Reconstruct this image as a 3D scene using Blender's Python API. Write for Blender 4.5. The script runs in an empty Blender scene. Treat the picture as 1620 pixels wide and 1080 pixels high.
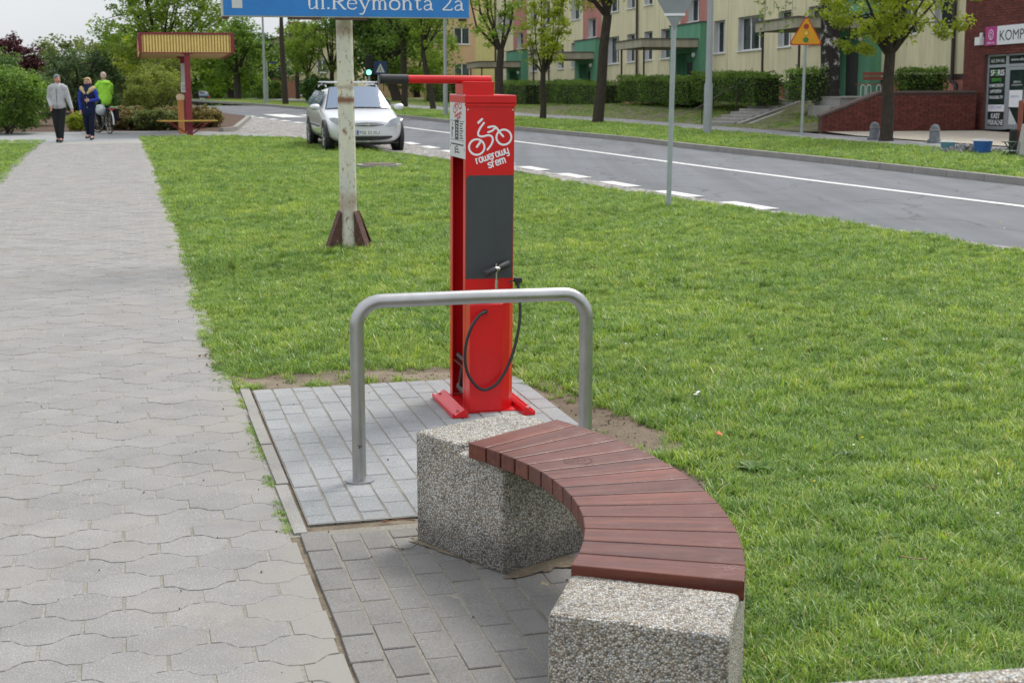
import bpy, bmesh, math, random
import numpy as np
from mathutils import Vector, Matrix, Euler
random.seed(7); np.random.seed(7)
scene = bpy.context.scene
COL = scene.collection
R = math.radians
# ------------------------------------------------------------------ camera, world, sun, exposure
FPX = 2260.0; PITCH = math.atan(425/2260.0); HC = 1.7
cd = bpy.data.cameras.new('camera'); cam = bpy.data.objects.new('camera', cd); COL.objects.link(cam)
cam.location = (0, 0, HC); cam.rotation_euler = (math.pi/2-PITCH, 0, 0)
cd.sensor_width = 36; cd.lens = FPX/1620*36
cd.clip_end = 3000; cd.clip_start = 0.1
cd.dof.use_dof = True; cd.dof.focus_distance = 6.2; cd.dof.aperture_fstop = 9.0
scene.camera = cam
w = bpy.data.worlds.new('World'); scene.world = w; w.use_nodes = True
nt = w.node_tree; nt.nodes.clear()
SUN_EL = R(52); SUN_AZ = R(38)          # azimuth clockwise from +Y: behind the scene, to the right
sky = nt.nodes.new('ShaderNodeTexSky'); sky.sky_type = 'NISHITA'; sky.sun_disc = False
sky.sun_elevation = SUN_EL; sky.sun_rotation = SUN_AZ; sky.air_density = 1.0; sky.dust_density = 2.5
bg1 = nt.nodes.new('ShaderNodeBackground'); bg1.inputs['Strength'].default_value = 0.12
nt.links.new(sky.outputs[0], bg1.inputs[0])
# cloud deck: broken white-grey overcast over the clear sky
tc = nt.nodes.new('ShaderNodeTexCoord'); mp = nt.nodes.new('ShaderNodeMapping')
mp.inputs['Scale'].default_value = (1, 1, 2.2)
nz = nt.nodes.new('ShaderNodeTexNoise'); nz.inputs['Scale'].default_value = 2.3; nz.inputs['Detail'].default_value = 6
nt.links.new(tc.outputs['Generated'], mp.inputs[0]); nt.links.new(mp.outputs[0], nz.inputs['Vector'])
rc = nt.nodes.new('ShaderNodeValToRGB')
rc.color_ramp.elements[0].position = .32; rc.color_ramp.elements[0].color = (.80, .85, .91, 1)
rc.color_ramp.elements[1].position = .62; rc.color_ramp.elements[1].color = (.95, .97, 1.0, 1)
nt.links.new(nz.outputs['Fac'], rc.inputs[0])
bg2 = nt.nodes.new('ShaderNodeBackground')
# an overcast sky is brightest overhead
sxz = nt.nodes.new('ShaderNodeSeparateXYZ'); nt.links.new(tc.outputs['Generated'], sxz.inputs[0])
mr = nt.nodes.new('ShaderNodeMapRange'); mr.inputs['From Min'].default_value = 0.0; mr.inputs['From Max'].default_value = 1.0
mr.inputs['To Min'].default_value = .66; mr.inputs['To Max'].default_value = 1.12
nt.links.new(sxz.outputs[2], mr.inputs[0]); nt.links.new(mr.outputs[0], bg2.inputs['Strength'])
nt.links.new(rc.outputs[0], bg2.inputs[0])
mx = nt.nodes.new('ShaderNodeMixShader'); mx.inputs[0].default_value = .86
nt.links.new(bg1.outputs[0], mx.inputs[1]); nt.links.new(bg2.outputs[0], mx.inputs[2])
wo = nt.nodes.new('ShaderNodeOutputWorld'); nt.links.new(mx.outputs[0], wo.inputs[0])
sd = bpy.data.lights.new('sun', 'SUN'); sun = bpy.data.objects.new('sun', sd); COL.objects.link(sun)
sd.energy = 2.1; sd.angle = R(20); sd.color = (1, .96, .9)
sdir = Vector((math.sin(SUN_AZ)*math.cos(SUN_EL), math.cos(SUN_AZ)*math.cos(SUN_EL), math.sin(SUN_EL)))
sun.rotation_euler = sdir.to_track_quat('Z', 'Y').to_euler(); sun.location = (0, 0, 30)
vs = scene.view_settings; vs.view_transform = 'Standard'; vs.look = 'None'; vs.exposure = 0.50; vs.gamma = 1
vs.use_curve_mapping = False
scene.render.engine = 'CYCLES'

# ------------------------------------------------------------------ helpers
def spot(px, py, z=0.0, Y=None):
    """where the sight line of a measured photo point meets height z (or distance Y)"""
    x = (px-810)/FPX; y = -(py-540)/FPX
    dy = math.cos(PITCH)+y*math.sin(PITCH); dz = -math.sin(PITCH)+y*math.cos(PITCH)
    t = (Y/dy) if Y is not None else (z-HC)/dz
    return Vector((x*t, dy*t, HC+dz*t))
PA = R(15.1)
def uv(u, v, z=0.0):                        # frame of the footpath: u across, v along
    return Vector((.9655*u-.2605*v, .2605*u+.9655*v, z))

def tag(o, label=None, cat=None, group=None, kind=None):
    if label: o['label'] = label
    if cat: o['category'] = cat
    if group: o['group'] = group
    if kind: o['kind'] = kind
    return o
def thing(name, label, cat, loc=(0, 0, 0), rotz=0.0, group=None, rot=None):
    o = bpy.data.objects.new(name, None); COL.objects.link(o); o.empty_display_size = .1
    o.location = loc; o.rotation_euler = rot if rot else (0, 0, rotz)
    return tag(o, label, cat, group)
def copy_tree(o, parent=None):
    c = o.copy(); COL.objects.link(c); c.parent = parent
    for ch in list(o.children): copy_tree(ch, c)
    return c

class MB:
    def __init__(s): s.v = []; s.f = []; s.m = []; s.sm = []
    def add(s, vs_, fs, mi=0, smooth=False):
        n = len(s.v); s.v += [tuple(p) for p in vs_]
        for f in fs: s.f.append(tuple(i+n for i in f)); s.m.append(mi); s.sm.append(smooth)
        return s
    def box(s, c, d, rz=0.0, mi=0, M=None):
        hx, hy, hz = d[0]/2, d[1]/2, d[2]/2
        P = [Vector((x, y, z)) for z in (-hz, hz) for x, y in ((-hx, -hy), (hx, -hy), (hx, hy), (-hx, hy))]
        if M is None: M = Matrix.Rotation(rz, 3, 'Z')
        P = [M @ p + Vector(c) for p in P]
        return s.add(P, [(3, 2, 1, 0), (4, 5, 6, 7), (0, 1, 5, 4), (1, 2, 6, 5), (2, 3, 7, 6), (3, 0, 4, 7)], mi)
    def b2(s, a, b, mi=0):                 # box from corner a to corner b
        return s.box([(a[i]+b[i])/2 for i in range(3)], [abs(b[i]-a[i]) for i in range(3)], mi=mi)
    def prism(s, pts, z0, z1, mi=0, cap=True, ch=0.0):
        n = len(pts)
        P = [(p[0], p[1], z0) for p in pts]
        if ch:
            cx = sum(p[0] for p in pts)/n; cy = sum(p[1] for p in pts)/n
            P += [(p[0], p[1], z1-ch) for p in pts]
            for p in pts:
                L = math.hypot(p[0]-cx, p[1]-cy) or 1
                P.append((p[0]-(p[0]-cx)/L*ch, p[1]-(p[1]-cy)/L*ch, z1))
            F = [(i, (i+1) % n, n+(i+1) % n, n+i) for i in range(n)]+[(n+i, n+(i+1) % n, 2*n+(i+1) % n, 2*n+i) for i in range(n)]
            F.append(tuple(2*n+i for i in range(n)))
        else:
            P += [(p[0], p[1], z1) for p in pts]
            F = [(i, (i+1) % n, n+(i+1) % n, n+i) for i in range(n)]
            if cap: F += [tuple(n+i for i in range(n)), tuple(reversed(range(n)))]
        return s.add(P, F, mi)
    def tube(s, pts, rad, n=8, mi=0, cap=True, smooth=True):
        pts = [Vector(p) for p in pts]
        if not hasattr(rad, '__len__'): rad = [rad]*len(pts)
        P = []; up = None
        for i, p in enumerate(pts):
            a = pts[max(i-1, 0)]; b = pts[min(i+1, len(pts)-1)]
            t = (b-a).normalized()
            if up is None: up = Vector((0, 0, 1)) if abs(t.z) < .9 else Vector((1, 0, 0))
            x = up.cross(t)
            if x.length < 1e-5: x = Vector((0, 1, 0)).cross(t)
            x.normalize(); y = t.cross(x); up = y
            for k in range(n):
                q = 2*math.pi*k/n
                P.append(p+(x*math.cos(q)+y*math.sin(q))*rad[i])
        F = []
        for i in range(len(pts)-1):
            for k in range(n):
                k2 = (k+1) % n
                F.append((i*n+k, i*n+k2, (i+1)*n+k2, (i+1)*n+k))
        s.add(P, F, mi, smooth)
        if cap:
            s.add(P[:n], [tuple(reversed(range(n)))], mi); s.add(P[-n:], [tuple(range(n))], mi)
        return s
    def ell(s, c, r, nu=12, nv=8, mi=0, M=None):
        P = []; F = []
        for j in range(nv+1):
            th = math.pi*j/nv
            for i in range(nu):
                ph = 2*math.pi*i/nu
                q = Vector((r[0]*math.sin(th)*math.cos(ph), r[1]*math.sin(th)*math.sin(ph), r[2]*math.cos(th)))
                if M: q = M @ q
                P.append(q+Vector(c))
        for j in range(nv):
            for i in range(nu):
                i2 = (i+1) % nu
                F.append((j*nu+i, (j+1)*nu+i, (j+1)*nu+i2, j*nu+i2))
        return s.add(P, F, mi, True)
    def ribbon(s, pts, wd, M, z=0.0, mi=0, caps=True):
        """flat painted stroke in a plane: M maps (x, y, z) of the panel to object space"""
        pts = [Vector((p[0], p[1])) for p in pts]; n = len(pts); h = wd/2
        closed = (pts[0]-pts[-1]).length < 1e-6
        L = []
        for i in range(n):
            a = pts[i-1] if i > 0 else (pts[-2] if closed else pts[0])
            b = pts[i+1] if i < n-1 else (pts[1] if closed else pts[-1])
            t = (b-a).normalized(); L.append(Vector((-t.y, t.x)))
        P = []; F = []
        for p, q in zip(pts, L):
            P.append(M @ Vector((p.x+q.x*h, p.y+q.y*h, z))); P.append(M @ Vector((p.x-q.x*h, p.y-q.y*h, z)))
        for i in range(n-1): F.append((2*i+1, 2*i+3, 2*i+2, 2*i))
        if caps and not closed:
            for (p, q, sg) in ((pts[0], L[0], 1), (pts[-1], L[-1], -1)):
                base = len(P); a0 = math.atan2(q.y, q.x)
                for k in range(7):
                    a = a0+sg*math.pi*k/6
                    P.append(M @ Vector((p.x+math.cos(a)*h, p.y+math.sin(a)*h, z)))
                idx = tuple(range(base, base+7)); F.append(idx if sg > 0 else tuple(reversed(idx)))
        return s.add(P, F, mi)
    def build(s, name, mats, parent=None, kind=None, label=None, bevel=0.0, sub=0, mods=None):
        me = bpy.data.meshes.new(name); me.from_pydata(s.v, [], s.f)
        if not isinstance(mats, (list, tuple)): mats = [mats]
        for m in mats: me.materials.append(m)
        me.polygons.foreach_set('material_index', s.m)
        me.polygons.foreach_set('use_smooth', s.sm); me.update()
        o = bpy.data.objects.new(name, me); COL.objects.link(o)
        if parent: o.parent = parent
        if bevel:
            b = o.modifiers.new('b', 'BEVEL'); b.width = bevel; b.segments = 2; b.limit_method = 'ANGLE'
        if sub:
            b = o.modifiers.new('s', 'SUBSURF'); b.levels = sub; b.render_levels = sub
        return tag(o, label, None, None, kind)
def inst(name, src, parent, loc, rot=(0, 0, 0), scale=None):
    o = bpy.data.objects.new(name, src); COL.objects.link(o); o.parent = parent
    o.location = loc; o.rotation_euler = rot
    if scale: o.scale = scale
    return o
def mesh_of(mb, name, mats):
    o = mb.build(name, mats); me = o.data; bpy.data.objects.remove(o); return me

# ------------------------------------------------------------------ materials
class NB:
    def __init__(s, m): s.m = m; s.t = m.node_tree; s.n = s.t.nodes; s.b = s.n['Principled BSDF']
    def new(s, k, **kw):
        x = s.n.new(k)
        for a, b in kw.items(): setattr(x, a, b)
        return x
    def link(s, a, b): s.t.links.new(a, b)
    def pos(s, obj=False):
        if not hasattr(s, '_p'):
            if obj: s._p = s.new('ShaderNodeTexCoord').outputs['Object']
            else: s._p = s.new('ShaderNodeNewGeometry').outputs['Position']
        return s._p
    def noise(s, scale, detail=4, rough=.6, vec=None, dist=0.0):
        x = s.new('ShaderNodeTexNoise'); x.inputs['Scale'].default_value = scale; x.inputs['Detail'].default_value = detail
        x.inputs['Roughness'].default_value = rough; x.inputs['Distortion'].default_value = dist
        s.link(vec or s.pos(), x.inputs['Vector']); return x.outputs['Fac']
    def ramp(s, fac, stops):
        x = s.new('ShaderNodeValToRGB'); e = x.color_ramp.elements
        while len(e) < len(stops): e.new(.5)
        for k, (p, c) in enumerate(stops):
            e[k].position = p; e[k].color = (*c, 1) if hasattr(c, '__len__') else (c, c, c, 1)
        s.link(fac, x.inputs[0]); return x.outputs[0]
    def mix(s, a, b, fac, mode='MIX'):
        x = s.new('ShaderNodeMix', data_type='RGBA', blend_type=mode)
        for v, k in ((fac, 0), (a, 6), (b, 7)):
            if hasattr(v, 'is_linked') or hasattr(v, 'links'): s.link(v, x.inputs[k])
            elif hasattr(v, '__len__'): x.inputs[k].default_value = (*v[:3], 1)
            else: x.inputs[k].default_value = v if k == 0 else (v, v, v, 1)
        return x.outputs[2]
    def bump(s, h, strength, dist, prev=None):
        x = s.new('ShaderNodeBump'); x.inputs['Strength'].default_value = strength; x.inputs['Distance'].default_value = dist
        s.link(h, x.inputs['Height'])
        if prev: s.link(prev, x.inputs['Normal'])
        s.link(x.outputs[0], s.b.inputs['Normal']); return x.outputs[0]
    def color(s, c): s.link(c, s.b.inputs['Base Color'])
def newmat(name, col=(.5, .5, .5), rough=.6, metal=0.0, spec=.5):
    m = bpy.data.materials.new(name); m.use_nodes = True; b = m.node_tree.nodes['Principled BSDF']
    b.inputs['Base Color'].default_value = (*col, 1); b.inputs['Roughness'].default_value = rough
    b.inputs['Metallic'].default_value = metal; b.inputs['Specular IOR Level'].default_value = spec
    return m
def nmat(name, col, rough=.6, var=.18, scale=6.0, metal=0.0, spec=.5, bump=0.0, bscale=40.0, obj=True, rnd=0.0, dirt=None):
    """base colour with mottling, optional per-object variation, bump and dirt"""
    m = newmat(name, col, rough, metal, spec); n = NB(m); n.pos(obj)
    f = n.noise(scale, 5, .65)
    lo = tuple(c*(1-var) for c in col); hi = tuple(min(1, c*(1+var)) for c in col)
    c = n.ramp(f, [(.3, lo), (.7, hi)])
    if rnd:
        oi = n.new('ShaderNodeObjectInfo'); at = n.new('ShaderNodeAttribute', attribute_name='var')
        ad = n.new('ShaderNodeMath', operation='ADD'); n.link(oi.outputs['Random'], ad.inputs[0]); n.link(at.outputs['Fac'], ad.inputs[1])
        fr = n.new('ShaderNodeMath', operation='FRACT'); n.link(ad.outputs[0], fr.inputs[0])
        k = n.ramp(fr.outputs[0], [(0, 1-rnd), (1, 1+rnd)]); c = n.mix(c, k, 1.0, 'MULTIPLY')
    if dirt:
        dc, ds, lo_, hi_ = dirt
        df = n.ramp(n.noise(ds, 6, .7), [(lo_, 0.0), (hi_, 1.0)]); c = n.mix(c, dc, df)
    n.color(c)
    if bump: n.bump(n.noise(bscale, 5, .7), bump, .004)
    return m
def leafmat(name, c0, c1, trans=.42):
    m = bpy.data.materials.new(name); m.use_nodes = True; n = NB(m)
    a = n.new('ShaderNodeAttribute', attribute_name='var')
    c = n.ramp(a.outputs['Fac'], [(0, c0), (1, c1)])
    f = n.noise(.9, 2); c = n.mix(c, n.ramp(f, [(.35, .72), (.65, 1.2)]), 1.0, 'MULTIPLY')
    n.color(c); n.b.inputs['Roughness'].default_value = .55; n.b.inputs['Specular IOR Level'].default_value = .3
    t = n.new('ShaderNodeBsdfTranslucent'); n.link(n.mix(c, (1.0, 1.1, .45), 1.0, 'MULTIPLY'), t.inputs['Color'])
    x = n.new('ShaderNodeMixShader'); x.inputs[0].default_value = trans
    n.link(n.b.outputs[0], x.inputs[1]); n.link(t.outputs[0], x.inputs[2])
    n.link(x.outputs[0], n.n['Material Output'].inputs['Surface']); return m

M = {}
def aggregate(name, scale=165.0, tone=1.0, bumpd=.006):
    m = newmat(name, (.4, .38, .34), .75); n = NB(m); n.pos(True)
    v = n.new('ShaderNodeTexVoronoi'); v.inputs['Scale'].default_value = scale; n.link(n.pos(), v.inputs['Vector'])
    sp = n.new('ShaderNodeSeparateColor'); n.link(v.outputs['Color'], sp.inputs[0])
    t = tone
    c = n.ramp(sp.outputs[0], [(0, (.17*t, .16*t, .145*t)), (.12, (.33*t, .30*t, .255*t)), (.3, (.52*t, .46*t, .37*t)), (.45, (.42*t, .32*t, .23*t)),
                              (.52, (.62*t, .58*t, .50*t)), (.8, (.78*t, .75*t, .68*t)), (1, (.50*t, .52*t, .54*t))])
    edge = n.ramp(v.outputs['Distance'], [(.36, 1.0), (.66, .36)])
    c = n.mix(c, edge, 1.0, 'MULTIPLY')
    c = n.mix(c, n.ramp(n.noise(5, 4), [(.3, .8), (.7, 1.1)]), 1.0, 'MULTIPLY')
    # damp grime splashed up from the ground
    sz = n.new('ShaderNodeSeparateXYZ'); n.link(n.pos(), sz.inputs[0]); gm = n.new('ShaderNodeMath', operation='MULTIPLY_ADD'); n.link(n.noise(14, 5), gm.inputs[0]); gm.inputs[1].default_value = -.16; n.link(sz.outputs[2], gm.inputs[2])
    c = n.mix(c, n.ramp(gm.outputs[0], [(0.0, .55), (.07, 1.0)]), 1.0, 'MULTIPLY')
    n.color(c)
    h = n.ramp(v.outputs['Distance'], [(0, 1.0), (.7, 0.0)])
    b1 = n.bump(h, 1.0, bumpd*1.3); n.bump(n.noise(900, 3), .3, .001, b1)
    return m
M['aggregate'] = aggregate('aggregate', tone=1.18)
def paving(name, c, speck=1.0, sand=(.30, .27, .22), sandlo=.55, sandhi=.8, rnd=.05, edge=False):
    m = newmat(name, c, .88, spec=.25); n = NB(m)
    f = n.ramp(n.noise(3.0, 6, .7), [(.3, tuple(x*.86 for x in c)), (.7, tuple(x*1.12 for x in c))])
    g = n.ramp(n.noise(170, 2, .6), [(.32, .66), (.44, 1.0), (.60, 1.0), (.68, 1.0+.55*speck)])
    k = n.mix(f, g, 1.0, 'MULTIPLY')
    oi = n.new('ShaderNodeObjectInfo'); at = n.new('ShaderNodeAttribute', attribute_name='var')
    ad = n.new('ShaderNodeMath', operation='ADD'); n.link(oi.outputs['Random'], ad.inputs[0]); n.link(at.outputs['Fac'], ad.inputs[1])
    fr = n.new('ShaderNodeMath', operation='FRACT'); n.link(ad.outputs[0], fr.inputs[0])
    k = n.mix(k, n.ramp(fr.outputs[0], [(0, 1-rnd), (1, 1+rnd)]), 1.0, 'MULTIPLY')
    s = n.ramp(n.noise(1.3, 8, .75), [(sandlo, 0.0), (sandhi, .55)])
    k = n.mix(k, sand, s)
    if edge:                                    # sand washed over the stones beside the seating area
        dp = n.new('ShaderNodeVectorMath', operation='DOT_PRODUCT'); n.link(n.pos(), dp.inputs[0]); dp.inputs[1].default_value = (.9655, .2605, 0)
        ms = n.new('ShaderNodeMath', operation='MULTIPLY_ADD'); n.link(n.noise(2.6, 7, .7), ms.inputs[0]); ms.inputs[1].default_value = .9; n.link(dp.outputs['Value'], ms.inputs[2])
        k = n.mix(k, (.275, .26, .235), n.ramp(ms.outputs[0], [(.70, 0.0), (1.02, .75)]))
    st = n.ramp(n.noise(7, 5, .7), [(.62, 0.0), (.78, .35)])
    k = n.mix(k, (.16, .15, .14), st)
    n.color(k); b1 = n.bump(n.noise(300, 3, .6), .5, .002); n.bump(n.noise(25, 4), .25, .004, b1)
    return m
M['path_paver'] = paving('worn_paver', (.25, .243, .236), 1.3, sandlo=.46, edge=True)
M['grey_paver'] = paving('grey_paver', (.275, .282, .285), .8, sandlo=.55)
M['dark_paver'] = paving('dark_grey_paver', (.19, .183, .173), .8, sandlo=.56)
M['kerbstone'] = paving('kerb_concrete', (.27, .26, .24), .8)
def sandmat(name, c, moss):
    m = newmat(name, c, .95, spec=.15); n = NB(m)
    f = n.ramp(n.noise(60, 5, .7), [(.25, tuple(x*.6 for x in c)), (.55, c), (.8, tuple(x*1.3 for x in c))])
    f = n.mix(f, moss, n.ramp(n.noise(2.2, 6, .7), [(.45, 0.0), (.62, .7)]))
    n.color(f); n.bump(n.noise(180, 5, .8), .9, .006); return m
M['joint_sand'] = sandmat('joint_sand', (.36, .345, .305), (.24, .23, .19))
M['joint_light'] = sandmat('joint_sand_light', (.31, .29, .25), (.24, .225, .19))
M['soil_dark'] = sandmat('worn_dark_soil', (.20, .16, .115), (.085, .068, .05))
M['soil'] = sandmat('bare_soil', (.255, .212, .155), (.085, .065, .045))
M['bed_soil'] = sandmat('bed_soil', (.12, .08, .06), (.08, .06, .045))
def lawnsoil():
    m = newmat('lawn_soil', (.1, .12, .03), .95, spec=.1); n = NB(m)
    c = n.ramp(n.noise(28, 6, .7), [(.3, (.055, .09, .02)), (.55, (.12, .165, .038)), (.75, (.21, .20, .085))])
    c = n.mix(c, n.ramp(n.noise(.45, 4), [(.3, (.85, 1.0, .7)), (.7, (1.35, 1.25, .9))]), 1.0, 'MULTIPLY')
    n.color(c); n.bump(n.noise(120, 5, .8), 1.0, .03); return m
M['lawn_soil'] = lawnsoil()
def grassmat():
    m = bpy.data.materials.new('grass_blade'); m.use_nodes = True; n = NB(m)
    a = n.new('ShaderNodeAttribute', attribute_name='var')
    c = n.ramp(a.outputs['Fac'], [(0, (.10, .19, .04)), (.42, (.20, .335, .07)), (.78, (.34, .46, .13)), (.93, (.35, .35, .12)), (1, (.46, .40, .24))])
    oi = n.new('ShaderNodeObjectInfo')
    c = n.mix(c, n.ramp(oi.outputs['Random'], [(0, (.66, .74, .7)), (1, (1.32, 1.22, 1.1))]), 1.0, 'MULTIPLY')
    g = n.noise(.55, 5, .6); c = n.mix(c, n.ramp(g, [(.32, (.86, .95, .88)), (.5, (1.06, 1.06, 1.04)), (.66, (1.30, 1.20, 1.02))]), 1.0, 'MULTIPLY')
    g2 = n.noise(3.1, 5, .7); c = n.mix(c, n.ramp(g2, [(.34, (.70, .78, .72)), (.5, (1.0, 1.0, 1.0)), (.68, (1.28, 1.15, 1.05))]), 1.0, 'MULTIPLY')
    n.color(c); n.b.inputs['Roughness'].default_value = .42; n.b.inputs['Specular IOR Level'].default_value = .5
    t = n.new('ShaderNodeBsdfTranslucent'); n.link(n.mix(c, (1.1, 1.2, .5), 1.0, 'MULTIPLY'), t.inputs['Color'])
    x = n.new('ShaderNodeMixShader'); x.inputs[0].default_value = .35
    n.link(n.b.outputs[0], x.inputs[1]); n.link(t.outputs[0], x.inputs[2])
    n.link(x.outputs[0], n.n['Material Output'].inputs['Surface']); return m
M['grass'] = grassmat()
def asphalt(name, c=(.085, .088, .093)):
    m = newmat(name, c, .8, spec=.4); n = NB(m)
    k = n.ramp(n.noise(.7, 5, .6), [(.3, tuple(x*.88 for x in c)), (.7, tuple(x*1.15 for x in c))])
    k = n.mix(k, n.ramp(n.noise(300, 2), [(.3, .7), (.7, 1.35)]), 1.0, 'MULTIPLY')
    # wheel tracks and seams running with the road, faint cracks and patches
    mp1 = n.new('ShaderNodeMapping'); mp1.inputs['Rotation'].default_value = (0, 0, R(-20)); mp1.inputs['Scale'].default_value = (1.3, .04, 1); n.link(n.pos(), mp1.inputs[0])
    k = n.mix(k, n.ramp(n.noise(1.6, 3, .6, mp1.outputs[0]), [(.35, .84), (.6, 1.08)]), 1.0, 'MULTIPLY')
    vc = n.new('ShaderNodeTexVoronoi', feature='DISTANCE_TO_EDGE'); vc.inputs['Scale'].default_value = .35; wp_ = n.new('ShaderNodeVectorMath', operation='ADD'); nn = n.new('ShaderNodeTexNoise'); nn.inputs['Scale'].default_value = 1.5; nn.inputs['Detail'].default_value = 6
    n.link(n.pos(), nn.inputs['Vector']); n.link(n.pos(), wp_.inputs[0]); n.link(nn.outputs['Color'], wp_.inputs[1]); n.link(wp_.outputs[0], vc.inputs['Vector'])
    k = n.mix(k, (.05, .05, .052), n.ramp(vc.outputs['Distance'], [(.004, .65), (.012, 0.0)]))
    n.color(k); n.bump(n.noise(400, 2), .5, .003); return m
M['asphalt'] = asphalt('asphalt', (.115, .122, .134)); M['asphalt_walk'] = asphalt('pavement_slabs', (.20, .20, .21))
def cobble():
    m = newmat('cobblestone', (.3, .29, .28), .8); n = NB(m)
    v = n.new('ShaderNodeTexVoronoi', feature='DISTANCE_TO_EDGE'); v.inputs['Scale'].default_value = 9; n.link(n.pos(), v.inputs['Vector'])
    v2 = n.new('ShaderNodeTexVoronoi'); v2.inputs['Scale'].default_value = 9; n.link(n.pos(), v2.inputs['Vector'])
    sp = n.new('ShaderNodeSeparateColor'); n.link(v2.outputs['Color'], sp.inputs[0])
    c = n.ramp(sp.outputs[0], [(0, (.20, .18, .17)), (.5, (.33, .31, .29)), (1, (.44, .42, .40))])
    e = n.ramp(v.outputs['Distance'], [(.02, .35), (.09, 1.0)])
    c = n.mix(c, e, 1.0, 'MULTIPLY'); c = n.mix(c, n.ramp(n.noise(1.1, 5), [(.3, .8), (.7, 1.12)]), 1.0, 'MULTIPLY')
    n.color(c); n.bump(e, 1.0, .02); return m
M['cobble'] = cobble()
M['road_paint'] = nmat('road_paint', (.62, .62, .60), .7, .12, 12, obj=False, dirt=((.2, .2, .2), 30, .56, .75))
M['plaza'] = nmat('sandy_plaza_slabs', (.43, .38, .31), .85, .1, 2, obj=False)
def wood():
    m = newmat('stained_wood', (.2, .06, .03), .33, spec=.5); n = NB(m); n.pos(True)
    oi = n.new('ShaderNodeObjectInfo')
    mp_ = n.new('ShaderNodeMapping'); mp_.inputs['Scale'].default_value = (2.2, 34, 34); n.link(n.pos(), mp_.inputs[0])
    cb = n.new('ShaderNodeCombineXYZ'); mu = n.new('ShaderNodeMath', operation='MULTIPLY'); mu.inputs[1].default_value = 50
    n.link(oi.outputs['Random'], mu.inputs[0]); n.link(mu.outputs[0], cb.inputs[0]); n.link(cb.outputs[0], mp_.inputs['Location'])
    f = n.noise(1.0, 6, .6, mp_.outputs[0], .6)
    c = n.ramp(f, [(.22, (.042, .009, .006)), (.5, (.105, .024, .013)), (.78, (.20, .058, .030))])
    c = n.mix(c, n.ramp(oi.outputs['Random'], [(0, .82), (1, 1.2)]), 1.0, 'MULTIPLY')
    d = n.ramp(n.noise(9, 6, .75), [(.56, 0.0), (.78, .38)]); c = n.mix(c, (.26, .13, .09), d)
    n.color(c); n.link(n.ramp(n.noise(14, 5), [(.3, .26), (.7, .48)]), n.b.inputs['Roughness'])
    n.bump(f, .25, .002); n.b.inputs['Coat Weight'].default_value = .0; n.b.inputs['Coat Roughness'].default_value = .3; return m
M['wood'] = wood()
M['steel'] = newmat('brushed_steel', (.40, .40, .395), .36, 1.0)
n_ = NB(M['steel']); n_.pos(True)
mp_ = n_.new('ShaderNodeMapping'); mp_.inputs['Scale'].default_value = (60, 60, 4); n_.link(n_.pos(), mp_.inputs[0])
n_.link(n_.ramp(n_.noise(4, 5, .6, mp_.outputs[0]), [(.3, .28), (.7, .46)]), n_.b.inputs['Roughness'])
n_.color(n_.ramp(n_.noise(7, 5), [(.3, (.36, .36, .355)), (.7, (.47, .47, .465))]))
M['red'] = nmat('red_powder_coat', (.60, .007, .010), .34, .09, 5, spec=.4, dirt=((.30, .02, .015), 24, .60, .85))
NB(M['red']).b.inputs['Coat Weight'].default_value = .12
M['red_shaded'] = nmat('red_shaded_inside', (.09, .004, .004), .5, .1, 3)  # station red darkened: shade of the open inside put into the colour
M['red_orange'] = M['red']
M['plate_dark'] = nmat('anthracite_plate', (.045, .052, .055), .42, .08, 8)
M['rubber'] = nmat('black_rubber', (.018, .018, .02), .5, .2, 10)
M['chrome'] = newmat('chrome', (.7, .7, .7), .18, 1.0)
M['white_print'] = newmat('white_print', (.8, .8, .84), .5)
M['black_print'] = newmat('black_print', (.02, .02, .022), .6)
M['red_print'] = newmat('red_print', (.55, .05, .04), .6)
M['label_plate'] = nmat('label_plate', (.58, .60, .60), .45, .05, 5)
def rusty():
    m = newmat('rusty_white_paint', (.68, .67, .6), .6); n = NB(m); n.pos(True)
    c = n.ramp(n.noise(2.2, 5), [(.3, (.56, .58, .53)), (.6, (.66, .64, .52)), (.75, (.60, .52, .34))])
    mpz = n.new('ShaderNodeMapping'); mpz.inputs['Scale'].default_value = (1, 1, .45); n.link(n.pos(), mpz.inputs[0])
    r = n.ramp(n.noise(30, 7, .8, mpz.outputs[0]), [(.555, 0.0), (.62, 1.0)])
    c = n.mix(c, (.25, .10, .035), r)
    # rings of rust where a clamp once sat and below the sign
    sx = n.new('ShaderNodeSeparateXYZ'); n.link(n.pos(), sx.inputs[0])
    for z0, wd, st in ((1.44, .045, .95), (1.56, .03, .4), (2.10, .09, .5), (.45, .16, .45)):
        a = n.new('ShaderNodeMath', operation='SUBTRACT'); n.link(sx.outputs[2], a.inputs[0]); a.inputs[1].default_value = z0
        b = n.new('ShaderNodeMath', operation='ABSOLUTE'); n.link(a.outputs[0], b.inputs[0])
        nz_ = n.new('ShaderNodeMath', operation='MULTIPLY_ADD'); n.link(n.noise(11, 6, .75), nz_.inputs[0]); nz_.inputs[1].default_value = -.16
        n.link(b.outputs[0], nz_.inputs[2]); nz_.inputs[1].default_value = -wd*2.2
        k = n.ramp(n_add(n, nz_.outputs[0], wd*.9), [(0.0, st), (wd*.8, 0.0)])
        c = n.mix(c, (.20, .075, .03), k)
    n.color(c); n.bump(r, .4, .003); return m
def n_add(n, s, v):
    a = n.new('ShaderNodeMath', operation='ADD'); n.link(s, a.inputs[0]); a.inputs[1].default_value = v; return a.outputs[0]
M['rusty'] = rusty()
M['rust_brown'] = nmat('rusty_brown_plate', (.10, .045, .035), .75, .35, 14, bump=.3, dirt=((.5, .48, .42), 18, .62, .7))
M['sign_blue'] = nmat('sign_blue', (.022, .20, .58), .45, .08, 4)
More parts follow.
